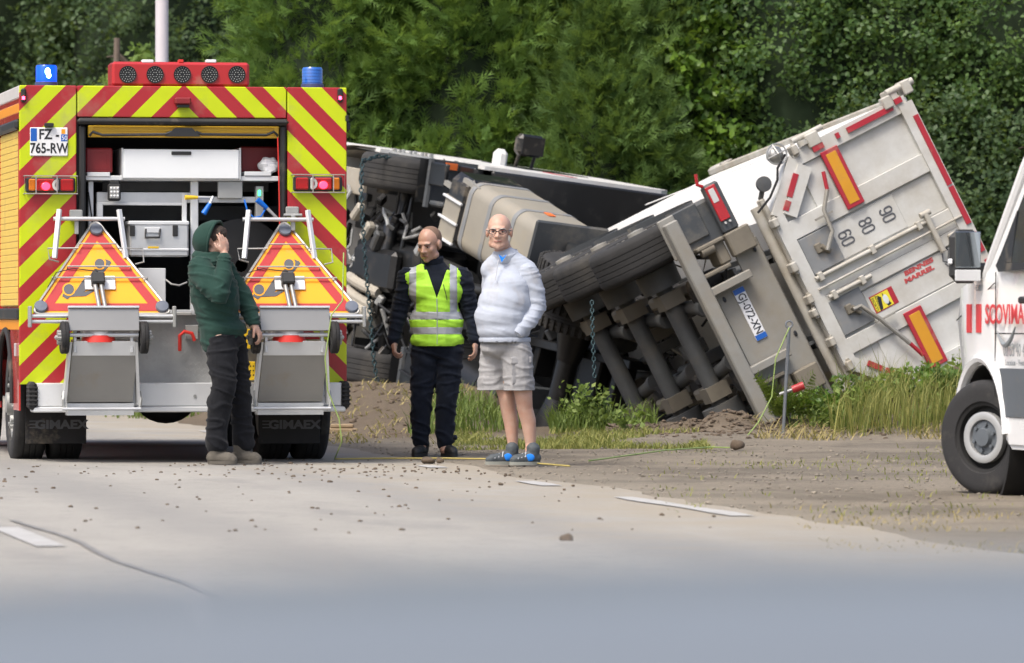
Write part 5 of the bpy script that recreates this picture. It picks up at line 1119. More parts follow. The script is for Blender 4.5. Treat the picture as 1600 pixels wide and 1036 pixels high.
# --- man in hi-vis vest looking down
f = Fig('person', 'man in a lime high-visibility vest and navy trousers looking down', 683, 714, 44.2, .0); P2 = f.o
Rh2 = euler(FACE_CAM - R(28), R(-18)); hc2 = f(671, 382, -.05)
m = MB(); Pf2 = head(m, hc2, Rh2, 1.13); caps(m, [(f(675, 405, .01), .060), (f(679, 424, .02), .065)])
caps(m, [(f(680, 445), .085), (f(682, 490), .09), (f(683, 535), .10)])
for (sx, ex, wx, hx) in ((640, 625, 616, 614), (718, 735, 742, 743)): caps(m, [(f(sx, 433, .0), .052), (f(ex, 487, .03), .043), (f(wx, 536, -.04), .034)])
hand(m, f(616, 537, -.05), Vector((.05, -.25, -1)), Vector((.9, .2, -.1)), -1, .75); hand(m, f(742, 536, -.05), Vector((.05, -.15, -1)), Vector((-.9, .2, 0)), 1, .45)
for (a, b, c) in ((666, 660, 658), (702, 698, 695)): caps(m, [(f(a, 545), .09), (f(b, 622, -.02), .06), (f(b, 640, .0), .058), (f(c, 692, .03), .045), (f(c, 703, .0), .04)])
b2 = blob('body', 'skin_b', P2, m, .0065, 3); face_parts(b2, Pf2, Rh2, 1.13)
m = MB(); m.ell(Pf2(0, -.026, .034), (.0895, .1085, .0985), 24, 16, rot=Rh2); m.ell(Pf2(0, -.045, -.015), (.080, .066, .066), 20, 14, rot=Rh2); blob('hair', 'hair_short', P2, m, .006, 3)
def torso2(g): 
    m = MB(); caps(m, [(f(681, 450, .01), .155 + g), (f(682, 490, .0), .145 + g), (f(683, 535, .0), .15 + g)]); m.ell(f(679, 432, .01), (.20 + g, .12 + g, .085 + g)); m.ell(f(681, 455, -.01), (.205 + g, .14 + g, .13 + g)); m.ell(f(682, 505, 0), (.192 + g, .135 + g, .17 + g)); m.ell(f(683, 532, 0), (.195 + g, .14 + g, .08 + g)); return m
m = torso2(0); caps(m, [(f(677, 412, .01), .083), (f(679, 425, .01), .11)]); jp = blob('jumper', 'navy', P2, m, .010, 6, .006, 8, 5)
for (sx, ex, wx) in ((637, 624, 615), (721, 736, 742)): m = MB(); caps(m, [(f(sx, 434, .0), .080), (f(ex, 487, .03), .066), (f(wx, 533, -.03), .050)]); blob('sleeve', 'navy', jp, m, .009, 4, .005, 9, sx, .012)
m = MB(); m.lathe([(.075, -.01), (.088, .0), (.092, .05), (.082, .065), (.074, .04)], f(676, 413, -.0), (-.05, -.1, 1), 28); blob('collar', 'navy', P2, m, .008, 2)
def vest():
    tv = torso2(.022); tv.ell(f(643, 434, .0), (.072, .095, .075)); tv.ell(f(712, 434, 0), (.072, .095, .075)); me = blob_mesh(tv, .011, 10, .005, 6, 2, fold=.006)
    bm = bmesh.new(); bm.from_mesh(me); cx = f(683, 500).x; zv = f(683, 467).z; ztop = f(683, 408).z; zbot = f(683, 541).z
    vt = f(683, 410); slope = (f(700, 410).x - cx) / (vt.z - zv) * 1.15
    def cut(co, no): g = list(bm.verts) + list(bm.edges) + list(bm.faces); bmesh.ops.bisect_plane(bm, geom=g, plane_co=co, plane_no=no)
    cut((0, 0, zbot), (0, 0, 1)); xa0, xa1 = f(628, 500).x, f(725, 500).x
    for s in (-1, 1): cut((cx, 0, zv), Vector((s, 0, -slope)).normalized())
    bands = [(f(683, 500).z, f(683, 488).z), (f(683, 523).z, f(683, 512).z)]
    for a, b in bands: cut((0, 0, a), (0, 0, 1)); cut((0, 0, b), (0, 0, 1))
    xs = [(f(640, 450).x, f(651, 450).x), (f(703, 450).x, f(714, 450).x)]
    for a, b in xs: cut((a, 0, 0), (1, 0, 0)); cut((b, 0, 0), (1, 0, 0))
    cut((xa0, 0, 0), (1, 0, 0)); cut((xa1, 0, 0), (1, 0, 0))
    kill = []; ex = {'band': []}
    for fc in bm.faces:
        c = fc.calc_center_median()
        inV = c.y < .06 and c.z > zv and abs(c.x - cx) < slope * (c.z - zv)
        neck = c.z > f(683, 423).z and abs(c.x - cx) < .10
        if c.z < zbot or inV or neck or c.x < xa0 or c.x > xa1: kill.append(fc)
        elif any(a < c.z < b for a, b in bands) or (c.z > bands[0][1] and any(a < c.x < b for a, b in xs)): fc.material_index = 1
    bmesh.ops.delete(bm, geom=kill, context='FACES'); b2m = bm.copy()
    bmesh.ops.delete(bm, geom=[q for q in bm.faces if q.material_index == 1], context='FACES'); bmesh.ops.delete(b2m, geom=[q for q in b2m.faces if q.material_index == 0], context='FACES')
    out = []
    for q, nm in ((bm, 'vest'), (b2m, 'reflective_bands')):
        for fc in q.faces: fc.material_index = 0
        m2 = bpy.data.meshes.new(nm); q.to_mesh(m2); q.free(); out.append(m2)
    return out
mv, mb_ = vest(); vo = link('vest', mv, 'vest_lime', P2, 180); bo2 = link('reflective_bands', mb_, 'vest_band', vo, 180)
for q in (vo, bo2): sm_ = q.modifiers.new('thick', 'SOLIDIFY'); sm_.thickness = .008; sm_.offset = 0
m = MB(); m.tube([f(683, 467, -.172), f(683.5, 490, -.172), f(683.5, 538, -.172)], .004, 6); m.build('zip', 'vest_band', vo)
m = MB(); m.tube([f(693, 445, -.17), f(697, 460, -.178), f(699, 470, -.176)], .003, 5); m.build('drawstring', 'ink', P2)
m = MB(); m.ell(f(683, 545, 0), (.19, .135, .10))
for a, b, c in ((664, 659, 657), (703, 698, 695)): caps(m, [(f(a, 548), .112), (f((a + b) / 2, 585), .100), (f(b, 622, -.01), .086), (f(c, 660, .02), .080), (f(c, 688, .03), .070)])
blob('trousers', 'navy', P2, m, .010, 4, .008, 8, 11, .013)
m = MB(); m.ell(f(727 - 16, 684, .02), (.02, .05, .022)); m.build('hem_strap', 'navy', P2)
for (hx, hy, tx, ty) in ((664, .10, 648, -.15), (692, .10, 712, -.13)):
    h_, t_ = f(hx, 714, hy), f(tx, 714, ty); h_.z = t_.z = 0; so = shoe('shoe', 'shoe_black', 'shoe_black', P2, h_, t_, f((hx * .8 + tx * .2), 694, hy - .05), .055)
    m = MB(); e_ = h_.lerp(t_, .42); m.ell((e_.x, e_.y - .01, .112), (.018, .02, .030)); m.build('shoe_tongue', 'vest_band', so)

# --- older man in white sweater and shorts
f = Fig('person', 'bald man with glasses in a pale sweater and grey cargo shorts', 800, 729, 41.4, .015); P3 = f.o
Rh3 = euler(FACE_CAM - R(6), R(-2)); hc3 = f(780, 365, -.03)
m = MB(); Pf3 = head(m, hc3, Rh3, 1.14); m.ell(Pf3(0, .055, -.085), (.055, .045, .035), 18, 12, rot=Rh3); caps(m, [(f(786, 392, .01), .066), (f(792, 412, .02), .068)])
caps(m, [(f(794, 445, .02), .085), (f(792, 490, 0), .10), (f(795, 540), .10)])
caps(m, [(f(824, 432, -.03), .055), (f(838, 482, .0), .045), (f(808, 522, -.13), .036)]); caps(m, [(f(774, 432, .06), .045), (f(768, 480, .11), .042), (f(774, 528, .10), .034)])
hand(m, f(806, 524, -.14), Vector((-.35, -.1, -.95)), Vector((.1, 1, -.1)), 1, .35); hand(m, f(775, 529, .1), Vector((-.1, -.1, -1)), Vector((.9, 0, 0)), -1, .4)
for a, b, c, dy in ((778, 792, 801, .07), (812, 818, 829, -.05)): caps(m, [(f(a, 560, dy), .09), (f(b, 622, dy - .02), .066), (f(b + 2, 640, dy), .060), (f((b + c) / 2 + 2, 660, dy + .02), .058), (f(c, 695, dy + .03), .040), (f(c, 712, dy + .02), .042)])
b3 = blob('body', 'skin_c', P3, m, .0065, 3); face_parts(b3, Pf3, Rh3, 1.14, 'hair_grey')
m = MB()
for s in (-1, 1): m.ell(Pf3(s * .067, -.025, .012), (.018, .055, .040), 18, 12, rot=Rh3)
m.ell(Pf3(0, -.07, .0), (.072, .042, .055), 18, 12, rot=Rh3); blob('hair', 'hair_grey', P3, m, .006, 2)
g = MB()
for s in (-1, 1):
    g.tube([Pf3(s * .033 + .024 * math.cos(t), .104 - abs(s * .033 + .024 * math.cos(t)) * .22, .003 + .0165 * math.sin(t)) for t in [i * math.pi / 9 for i in range(18)]], .0026, 6, True); g.tube([Pf3(s * .057, .092, .008), Pf3(s * .079, .05, .010), Pf3(s * .083, -.005, .012)], .0024, 6)
g.tube([Pf3(-.010, .104, .006), Pf3(.010, .104, .006)], .0024, 6); g.build('glasses', 'glasses', P3)
m = MB(); m.ell(f(794, 436, .01), (.165, .135, .11)); m.ell(f(793, 455, -.03), (.190, .165, .15)); m.ell(f(789, 477, -.05), (.205, .185, .17)); m.ell(f(784, 498, -.06), (.208, .19, .16)); m.ell(f(787, 519, -.05), (.205, .192, .11)); caps(m, [(f(795, 450), .15), (f(790, 515, -.03), .165)])
caps(m, [(f(789, 402, .01), .080), (f(768, 424, .03), .085)]); caps(m, [(f(790, 402, .01), .080), (f(822, 426, -.01), .085)])
sw = blob('sweater', 'sweater', P3, m, .010, 22, .0035, 4, 9, .003)
m = MB(); caps(m, [(f(822, 430, -.02), .094), (f(833, 455, -.03), .086), (f(838, 482, -.03), .076), (f(825, 504, -.11), .066), (f(812, 518, -.16), .055)]); sl_ = blob('sleeve', 'sweater', sw, m, .009, 5, .005, 8, 2, .008)
m = MB(); m.lathe([(.042, -.025), (.052, -.025), (.054, .02), (.044, .025)], f(809, 521, -.17), (-.5, -.25, -.7), 22); m.build('cuff', 'sweater', sl_)
m = MB(); caps(m, [(f(771, 428, .05), .088), (f(766, 480, .10), .072), (f(773, 520, .10), .058)]); blob('sleeve', 'sweater', sw, m, .010, 5, .006, 8, 3)
m = MB(); m.lathe([(.186, -.02), (.196, -.015), (.196, .02), (.186, .025)], f(789, 534, -.03), (0, 0, 1), 36); hb_ = blob('hem_band', 'sweater', sw, m, .009, 2)
m = MB(); m.lathe([(.080, -.05), (.100, -.03), (.098, .030), (.088, .036), (.082, .0)], f(790, 402, .01), (-.10, -.30, 1), 30); co_ = blob('collar', 'sweater', sw, m, .008, 2)
m = MB(); m.prism([f(779, 400, -.112), f(786, 405, -.114), f(792, 400, -.110), f(784, 413, -.128)], (0, .012, 0)); m.build('shirt', 'shirt_blue', P3, 0)
m = MB(); m.tube([f(779, 409, -.142), f(776, 425, -.165), f(774, 440, -.188)], .004, 6); m.build('zip', 'vest_band', sw)
m = MB(); m.ell(f(790, 545, -.01), (.195, .165, .09))
for a, b, dy in ((776, 771, .07), (806, 811, -.07)): caps(m, [(f(a, 548, dy), .120), (f((a + b) / 2, 575, dy), .117), (f(b, 600, dy), .114), (f(b, 618, dy), .114)])
ms = blob_mesh(m, .009, 5, .006, 8, 4, fold=.009); bm = bmesh.new(); bm.from_mesh(ms); zc_ = f(800, 612).z; zz = zc_ + .02
bmesh.ops.bisect_plane(bm, geom=list(bm.verts) + list(bm.edges) + list(bm.faces), plane_co=(0, 0, zc_), plane_no=(0, 0, 1), clear_inner=True); bm.to_mesh(ms); bm.free()
sh_ = link('shorts', ms, 'shorts', P3, 180); sm_ = sh_.modifiers.new('thick', 'SOLIDIFY'); sm_.thickness = .008
m = MB(); pk = [f(800, 566, -.195), f(829, 566, -.135), f(830, 601, -.13), f(800, 603, -.20)]; m.prism(pk, (0, .06, 0)); m.prism([f(798, 560, -.205), f(831, 559, -.14), f(831, 569, -.145), f(798, 571, -.21)], (0, .06, 0)); blob('cargo_pocket', 'shorts', sh_, m, .007, 2, .003, 18)
m = MB(); m.lathe([(.041, -.012), (.045, -.012), (.045, .012), (.041, .012)], f(807, 524, -.145), (-.35, -.1, -.95), 20); wt = m.build('watch', 'glasses', P3); m = MB(); m.cyl(f(803, 524, -.185), f(803, 524, -.195), .020); m.build('watch_face', 'glasses', wt)
for hx, tx, dy in ((812, 758, .05), (845, 796, -.07)):
    h_, t_ = f(hx, 729, dy + .04), f(tx, 729, dy - .06); h_.z = t_.z = 0; so = shoe('shoe', 'shoe_grey', 'shoe_sole', P3, h_, t_, f(hx - 12, 704, dy + .02), .052)
    m = MB(); e_ = h_.lerp(t_, .30); m.ell((e_.x - .01, e_.y - .052, .058), (.034, .012, .028)); m.build('shoe_patch', 'shirt_blue', so)
    m = MB()
    for k in range(3): e_ = h_.lerp(t_, .5 + .11 * k); m.tube([(e_.x, e_.y - .045, .06 - .006 * k), (e_.x + .005, e_.y - .01, .098 - .012 * k), (e_.x, e_.y + .03, .08 - .01 * k)], .005, 6)
    m.build('laces', 'vest_band', so)

# ------------------------------------------------------------------ white van at the right
mat('van_white', (.74, .75, .75), .25, var=.02, coat=.6, dirt=.08, dcol=(.5, .47, .42)); mat('van_grey', (.10, .115, .13), .55, var=.1, dirt=.15); mat('van_glass', (.02, .024, .026), .22, var=.2, spec=.3); mat('van_tyre', (.022, .022, .023), .8, var=.25, dirt=.3, dcol=(.10, .09, .075), bmp=.2)
mat('van_rim', (.40, .41, .41), .45, .3, var=.1, dirt=.1); mat('van_red', (.62, .05, .06), .4); mat('arch_black', (.01, .01, .01), .8); mat('seat_yellow', (.16, .13, .05), .8); mat('van_print', (.22, .24, .25), .5)
VY = R(14.5); vx = Vector((math.cos(VY), math.sin(VY), 0)); wc = at(1559, 690, 34.8)
VF = Frame(Matrix.Translation(Vector((wc.x, wc.y, 0)) + vx * .90) @ Matrix.Rotation(VY, 4, 'Z'))
van = thing('panel_van', 'white panel van with red bars and dark lower cladding at the frame edge', 'van', VF.M)
VX = -1.0
def vh(px, py, x=VX): p = VF.hit(px, py, 0, x); return p.y, p.z
def van_body():
    arc_f = [(.44 * math.cos(a), .36 + .46 * math.sin(a)) for a in [math.pi * i / 14 for i in range(15)]]; arc_r = [(-3.65 + .44 * math.cos(a), .36 + .46 * math.sin(a)) for a in [math.pi * i / 14 for i in range(15)]]
    out = [(.86, .36), (.94, .62), (.92, .95), (.80, 1.08), (.42, 1.30), (-.05, 1.42), (-.55, 2.05), (-.85, 2.40), (-1.3, 2.50), (-4.75, 2.50), (-4.85, 2.3), (-4.88, .45), (-4.8, .36)]
    side = out + [(p[0], p[1]) for p in arc_r[::-1]] + [(-3.1, .30), (-.55, .30)] + [(p[0], p[1]) for p in arc_f[::-1]]
    for s in (-1, 1):
        X = s * 1.0; n = len(side); vs = []
        def inset(y, z): return s * (1.0 - .17 * max(0, (z - 1.3) / 1.2) ** 1.3 - .20 * max(0, (y - .35) / .6) ** 2)
        vs = [(inset(y, z), y, z) for y, z in side] + [(inset(y, z) - s * .06, y, z) for y, z in side]
        m = MB(); m.add(vs, [tuple(range(n)), tuple(range(2 * n - 1, n - 1, -1))] + [(i, (i + 1) % n, n + (i + 1) % n, n + i) for i in range(n)])
        me = bpy.data.meshes.new('side'); me.from_pydata(m.v, [], m.f); bm = bmesh.new(); bm.from_mesh(me); bmesh.ops.triangulate(bm, faces=[q for q in bm.faces if len(q.verts) > 4]); bmesh.ops.recalc_face_normals(bm, faces=bm.faces); bm.to_mesh(me); bm.free()
        link('side_panel', me, 'van_white', van, 30)
    m = MB(); ins = lambda y, z: 1.0 - .17 * max(0, (z - 1.3) / 1.2) ** 1.3 - .20 * max(0, (y - .35) / .6) ** 2
    vs = []; fs = []
    for y, z in out: vs += [(-ins(y, z) + .003, y, z), (ins(y, z) - .003, y, z)]
    for i in range(len(out) - 1):
        if i == 5 or i == 6: continue
        fs.append((2 * i, 2 * i + 1, 2 * i + 3, 2 * i + 2))
    m.add(vs, fs); m.build('roof_shell', 'van_white', van, 30)
    m = MB(); m.add([(-.97, -.05, 1.42), (.97, -.05, 1.42), (.86, -.85, 2.40), (-.86, -.85, 2.40)], [(0, 1, 2, 3)]); m.build('windscreen', 'van_glass', van)
    for y in (0, -3.65):
        for s in (-1, 1): m = MB(); m.lathe([(.0, -.30), (.47, -.30), (.47, .0), (.45, .0), (.44, -.28), (.0, -.28)], (s * .985, y, .36), (s, 0, 0), 28, closed=False); m.build('wheel_housing', 'arch_black', van)
    one('floor', 'arch_black', van, 'bx', -.9, .9, -4.7, .7, .32, .40)
van_body()
def vpoly(name, mt, pts, proud=.004, parent=van, th=.006):
    def ox(y, z): return -(1.0 - .17 * max(0, (z - 1.3) / 1.2) ** 1.3 - .20 * max(0, (y - .35) / .6) ** 2)
    m = MB(); m.prism([(ox(y, z) - proud, y, z) for y, z in pts], (th, 0, 0)); return m.build(name, mt, parent, 30)
wd = vpoly('door_window', 'van_glass', [(-.30, 1.50), (-.70, 2.02), (-.86, 2.22), (-1.35, 2.25), (-1.38, 1.46), (-.42, 1.44)], .006)
vpoly('window_seal', 'black_plastic', [(-.24, 1.44), (-.30, 1.50), (-.42, 1.455), (-1.4, 1.455), (-1.4, 1.42), (-.3, 1.40)], .010)
vpoly('pillar_trim', 'black_plastic', [(-.30, 1.50), (-.30, 1.46), (-.52, 1.46), (-.52, 1.78)], .009)
m = MB(); m.tube([(-.955, .02, 1.36), (-.96, -.08, 1.46), (-.90, -.56, 2.06), (-.85, -.88, 2.41), (-.83, -1.3, 2.49)], .045, 10); m.build('windscreen_pillar', 'van_white', van)
vpoly('door_gap', 'arch_black', [(-.22, .62), (-.22, 1.40), (-.232, 1.40), (-.232, .62)], .0015, th=.003)
vpoly('cladding', 'van_grey', [(-.46, .50), (-.40, .74), (-.36, .80), (-3.1, .80), (-3.15, .50)], .02, th=.022); vpoly('sill', 'van_white', [(-.52, .33), (-.46, .495), (-3.15, .495), (-3.1, .33)], .012, th=.014)
vpoly('side_marker', 'orange_reflex', [(-.98, .60), (-.98, .68), (-1.06, .68), (-1.06, .60)], .026)
vpoly('door_gap', 'arch_black', [(-.225, 1.02), (-1.45, 1.02), (-1.45, 1.012), (-.225, 1.012)], .0015, th=.003); vpoly('door_gap', 'arch_black', [(-1.44, .81), (-1.44, 2.3), (-1.452, 2.3), (-1.452, .81)], .0015, th=.003); vpoly('door_gap', 'arch_black', [(.62, 1.10), (-.22, 1.335), (-.22, 1.328), (.62, 1.092)], .0015, th=.003)
vpoly('front_bumper', 'van_grey', [(.45, .30), (.46, .62), (.80, .66), (.86, .55), (.82, .30)], .01, th=.012)
for s in (-1, 1):
    one('rear_lamp', 'lens_red', van, 'bx', s * .93, s * .84, -4.90, -4.86, .75, 1.35, .01); one('rear_window', 'van_glass', van, 'bx', s * .12, s * .72, -4.885, -4.86, 1.5, 2.1, .01)
one('door_gap', 'arch_black', van, 'bx', -.006, .006, -4.884, -4.86, .5, 2.35); one('rear_bumper', 'van_grey', van, 'bx', -.95, .95, -4.98, -4.84, .38, .58, .03)
# flared arch lip
m = MB(); m.tube([(-1.005, .47 * math.cos(a), .36 + .50 * math.sin(a)) for a in [math.pi * (.02 + .96 * i / 18) for i in range(19)]], .035, 8); m.build('arch_lip', 'van_white', van)
for y0 in (.30, .12): vpoly('red_bar', 'van_red', [(y0, 1.02), (y0, 1.20), (y0 - .09, 1.20), (y0 - .09, 1.02)])
ML = Matrix(((0, 0, -1, 0), (-1, 0, 0, 0), (0, 1, 0, 0), (0, 0, 0, 1)))   # text on the left flank: reads towards the rear
def vtext(s, h, y, z, mt, sx=1.0, bold=0): text_mesh('lettering', s, h, mt, van, Matrix.Translation((-1.006, y, z)) @ ML, sx, .0012, bold=bold)
vtext('SCOVIMA', .125, -.42, 1.13, 'van_red', .98, .003); vtext('02 53 40 47', .085, -.62, .95 - .04, 'van_print', .78); vtext('Location - Vente', .04, -.62, .835, 'van_print', 1.0); vtext('BlueHDi', .04, .06, 1.30, 'van_print', .9) if False else vtext('EUR6', .04, .06, 1.30, 'van_print', .9)
m = MB(); m.tube([(-1.004, -.28 - .34 * t, 1.03 - .10 * math.sin(math.pi * t) + .03 * t) for t in [i / 10 for i in range(11)]], [.004 + .014 * math.sin(math.pi * i / 10) for i in range(11)], 6); m.build('emblem', 'van_print', van)
m = MB(); m.bx(-1.035, -1.0, -.92, -.74, 1.20, 1.245, .012); m.build('door_handle', 'black_plastic', van)
# mirror: glass faces the rear
my, mz = .05, 1.50; m = MB(); m.bx(-1.20, -1.0, my - .05, my + .07, mz - .17, mz + .17, .05); m.bx(-1.06, -.92, my - .03, my + .05, mz - .14, mz - .04, .02); mr = m.build('door_mirror', 'black_plastic', van)
m = MB(); m.bx(-1.185, -1.015, my - .058, my - .05, mz - .07, mz + .155, .02); m.build('glass', 'mirror_glass', mr); m = MB(); m.bx(-1.185, -1.015, my - .058, my - .05, mz - .155, mz - .085, .015); m.build('glass', 'alu_light', mr)
one('turn_repeater', 'plate_white', mr, 'bx', -1.206, -1.19, my - .03, my + .03, mz - .05, mz - .015, .006)
# seat seen through the door window
m = MB(); m.bx(-.75, -.25, -1.45, -1.25, 1.0, 1.95, .06); m.bx(-.65, -.35, -1.42, -1.28, 1.97, 2.2, .05); m.build('seat', 'seat_yellow', van)
ang = R(30); ax_ = Vector((-math.cos(ang), -math.sin(ang), 0))      # front wheels on left lock
def van_wheel(c, ax, name='wheel'):
    w = wheel(name, van, c, .362, .225, ax, 'van_tyre', None, 4, .60, n=44); d = Vector(ax).normalized(); h = .1125; r = .362 * .60
    m = MB(); m.lathe([(r * 1.02, h * .86), (r * .93, h * .80), (r * .90, h * .35), (r * .45, h * .62), (.0, h * .66), (.0, .0), (r * .9, -h * .6), (r * 1.02, -h * .7)], c, ax, 36, closed=False); m.build('rim', 'arch_black', w)
    m = MB(); m.lathe([(r * .74, h * .50), (r * .74, h * .86), (r * .66, h * .92), (r * .52, h * .86), (r * .50, h * .5)], c, ax, 36); m.build('trim_ring', 'van_rim', w)
    m = MB(); m.lathe([(r * .5, h * .66), (r * .48, h * .72), (r * .30, h * .74), (r * .25, h * .98), (.0, h)], c, ax, 24, closed=False)
    a = d.orthogonal().normalized(); b = d.cross(a)
    for k in range(6): t = 2 * math.pi * k / 6; q = Vector(c) + (a * math.cos(t) + b * math.sin(t)) * r * .38; m.cyl(q + d * h * .7, q + d * h * .9, .012, n=8)
    m.build('hub_cap', 'van_grey', w)
van_wheel((-.93, 0, .362), ax_); van_wheel((.93, 0, .362), (math.cos(ang), math.sin(ang), 0)); van_wheel((-.90, -3.65, .362), (-1, 0, 0)); van_wheel((.90, -3.65, .362), (1, 0, 0))
# ------------------------------------------------------------------ vegetation
def leaf_mat(name, lo, hi, trans=.35, rough=.55, tip=None):
    m = bpy.data.materials.new(name); m.use_nodes = True; MAT[name] = m; nt = m.node_tree; bs = nt.nodes['Principled BSDF']; out = nt.nodes['Material Output']
    at_ = N(nt, 'ShaderNodeAttribute', attribute_name='tint'); c = mix(nt, at_.outputs['Fac'], lo, hi)
    nt.links.new(c, bs.inputs['Base Color']); bs.inputs['Roughness'].default_value = rough; bs.inputs['Specular IOR Level'].default_value = .35
    tr = nt.nodes.new('ShaderNodeBsdfTranslucent'); c2 = mix(nt, .35, c, (.30, .40, .03)); nt.links.new(c2, tr.inputs['Color'])
    mx = nt.nodes.new('ShaderNodeMixShader'); mx.inputs[0].default_value = trans; nt.links.new(bs.outputs[0], mx.inputs[1]); nt.links.new(tr.outputs[0], mx.inputs[2]); nt.links.new(mx.outputs[0], out.inputs['Surface'])
leaf_mat('leaf_conifer', (.08, .16, .038), (.175, .29, .065), .4); leaf_mat('leaf_conifer_shade', (.06, .12, .036), (.13, .215, .055), .35)  # second green: conifer leaf darkened, shade of the row's less lit end in colour
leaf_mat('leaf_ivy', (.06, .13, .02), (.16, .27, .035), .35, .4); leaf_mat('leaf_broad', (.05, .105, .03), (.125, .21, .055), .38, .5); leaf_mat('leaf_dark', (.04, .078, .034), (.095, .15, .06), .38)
leaf_mat('leaf_light', (.12, .20, .04), (.24, .32, .08), .4)
leaf_mat('grass_green', (.07, .12, .028), (.20, .26, .06), .35, .6); leaf_mat('grass_dry', (.25, .20, .08), (.42, .35, .16), .3, .7); leaf_mat('grass_mixed', (.12, .16, .035), (.34, .32, .10), .3, .65)
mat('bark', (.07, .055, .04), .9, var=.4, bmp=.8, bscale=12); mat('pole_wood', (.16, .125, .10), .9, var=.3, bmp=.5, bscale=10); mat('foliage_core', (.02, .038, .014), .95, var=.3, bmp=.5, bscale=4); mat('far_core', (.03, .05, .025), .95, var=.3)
def tri_mesh(name, V, F, tint, mt, parent=None, kind=None):
    me = bpy.data.meshes.new(name); n, k = len(V), len(F)
    me.vertices.add(n); me.vertices.foreach_set('co', np.ascontiguousarray(V, dtype=np.float32).ravel()); me.loops.add(k * 3); me.loops.foreach_set('vertex_index', np.ascontiguousarray(F, dtype=np.int32).ravel())
    me.polygons.add(k); me.polygons.foreach_set('loop_start', np.arange(0, k * 3, 3, dtype=np.int32)); me.polygons.foreach_set('loop_total', np.full(k, 3, dtype=np.int32)); me.update(calc_edges=True)
    a = me.attributes.new('tint', 'FLOAT', 'POINT'); a.data.foreach_set('value', np.ascontiguousarray(tint, dtype=np.float32)); me.validate()
    o = link(name, me, mt, parent, 0)
    if kind: o['kind'] = kind
    return o
def unit(a): return a / np.maximum(1e-9, np.linalg.norm(a, axis=-1, keepdims=True))
def sprays(P, D, Nn, L, rs, pairs=3, w=.020):
    """feathery sprays: P base points, D directions, Nn plane normals, L lengths -> one thin triangle per leaflet"""
    n = len(P); S = unit(np.cross(D, Nn)); tris = []
    for k in range(pairs * 2 + 1):
        if k == 0: b = P; d = D; l = L
        else:
            i = (k - 1) // 2; sg = 1 if k % 2 else -1; fr = (.15 + .25 * i); b = P + D * (L * fr)[:, None]; d = unit(D * .80 + S * (sg * .62) + Nn * rs.normal(0, .12, (n, 1))); l = L * (.62 - .13 * i)
        s = unit(np.cross(d, Nn)); ww = w * (1.2 if k == 0 else 1.0); q = np.stack([b - s * ww / 2, b + s * ww / 2, b + d * l[:, None]], 1); tris.append(q)
    V = np.concatenate(tris, 1).reshape(-1, 3); F = np.arange(len(V)).reshape(-1, 3); return V, F
def core_mesh(name, mt, parent, c, prof, seed, n=26, amp=.16):  # solid hull added inside a crown to block light leaks, no real branches
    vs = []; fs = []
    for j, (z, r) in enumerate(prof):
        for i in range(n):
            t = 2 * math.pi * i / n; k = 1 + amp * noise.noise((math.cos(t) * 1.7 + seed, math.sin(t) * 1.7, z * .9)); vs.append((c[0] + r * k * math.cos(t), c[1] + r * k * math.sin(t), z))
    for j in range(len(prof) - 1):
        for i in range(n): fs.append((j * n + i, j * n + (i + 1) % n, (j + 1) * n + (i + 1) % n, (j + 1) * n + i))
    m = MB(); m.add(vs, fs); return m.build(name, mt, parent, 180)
def conifer(label, X, Y, Rr, Hh, seed, mt='leaf_conifer', plumes=520, per=30, zmax=6.2, sl=(.15, .28), w=.022, group='tall conifers behind the lorry'):
    rs = np.random.default_rng(seed); z0 = terr(X, Y); o = thing('conifer_tree', label, 'tree', Matrix.Translation((X, Y, z0)), group)
    m = MB(); m.tube([(0, 0, -.1), (.03, 0, Hh * .4), (0, .02, Hh * .97)], [.16, .11, .02], 9); m.build('trunk', 'bark', o)
    rad = lambda z: Rr * np.clip(1 - (z / Hh) ** 2.2, .04, 1) * (.86 + .14 * np.clip(z / 1.2, 0, 1))
    core_mesh('filler_core', 'foliage_core', o, (0, 0), [(.05, .05)] + [(z, float(rad(np.array(z))) * .74) for z in np.linspace(.08, Hh * .96, 14)], seed)
    nb = int(plumes * .78); z = np.concatenate([rs.uniform(.15, min(zmax, Hh * .95), nb), rs.uniform(min(zmax, Hh * .9), Hh, plumes - nb)]) if Hh > zmax else rs.uniform(.15, Hh, plumes)
    th = np.where(rs.random(plumes) < .8, rs.uniform(-math.pi, 0, plumes), rs.uniform(0, math.pi, plumes)); r = rad(z) * rs.uniform(.66, .92, plumes)
    out = np.stack([np.cos(th), np.sin(th), np.zeros(plumes)], 1); B = out * r[:, None] + np.stack([0 * z, 0 * z, z], 1)
    D = unit(out * .75 + np.array([.12, 0, .62]) + rs.normal(0, .28, (plumes, 3))); L = rs.uniform(.40, .85, plumes) * np.clip(rad(z) / Rr * 1.3, .4, 1); tintp = rs.normal(.45, .2, plumes)
    t = rs.uniform(.12, 1, (plumes, per)); perp = unit(rs.normal(size=(plumes, per, 3))); spread = .19 * (1 - .65 * t)
    P = B[:, None] + D[:, None] * (L[:, None] * t)[..., None] + perp * spread[..., None]; d = unit(D[:, None] * .85 + perp * .55 + rs.normal(0, .15, (plumes, per, 3)))
    P = P.reshape(-1, 3); d = d.reshape(-1, 3); nn = unit(np.cross(d, rs.normal(size=d.shape))); l = rs.uniform(sl[0], sl[1], len(P))
    V, F = sprays(P, d, nn, l, rs, 3, w); tint = np.repeat(np.clip(np.repeat(tintp, per) + (t.ravel() - .5) * .5 + rs.normal(0, .1, len(P)), 0, 1), 21)
    tri_mesh('crown', V, F, tint, mt, o); return o
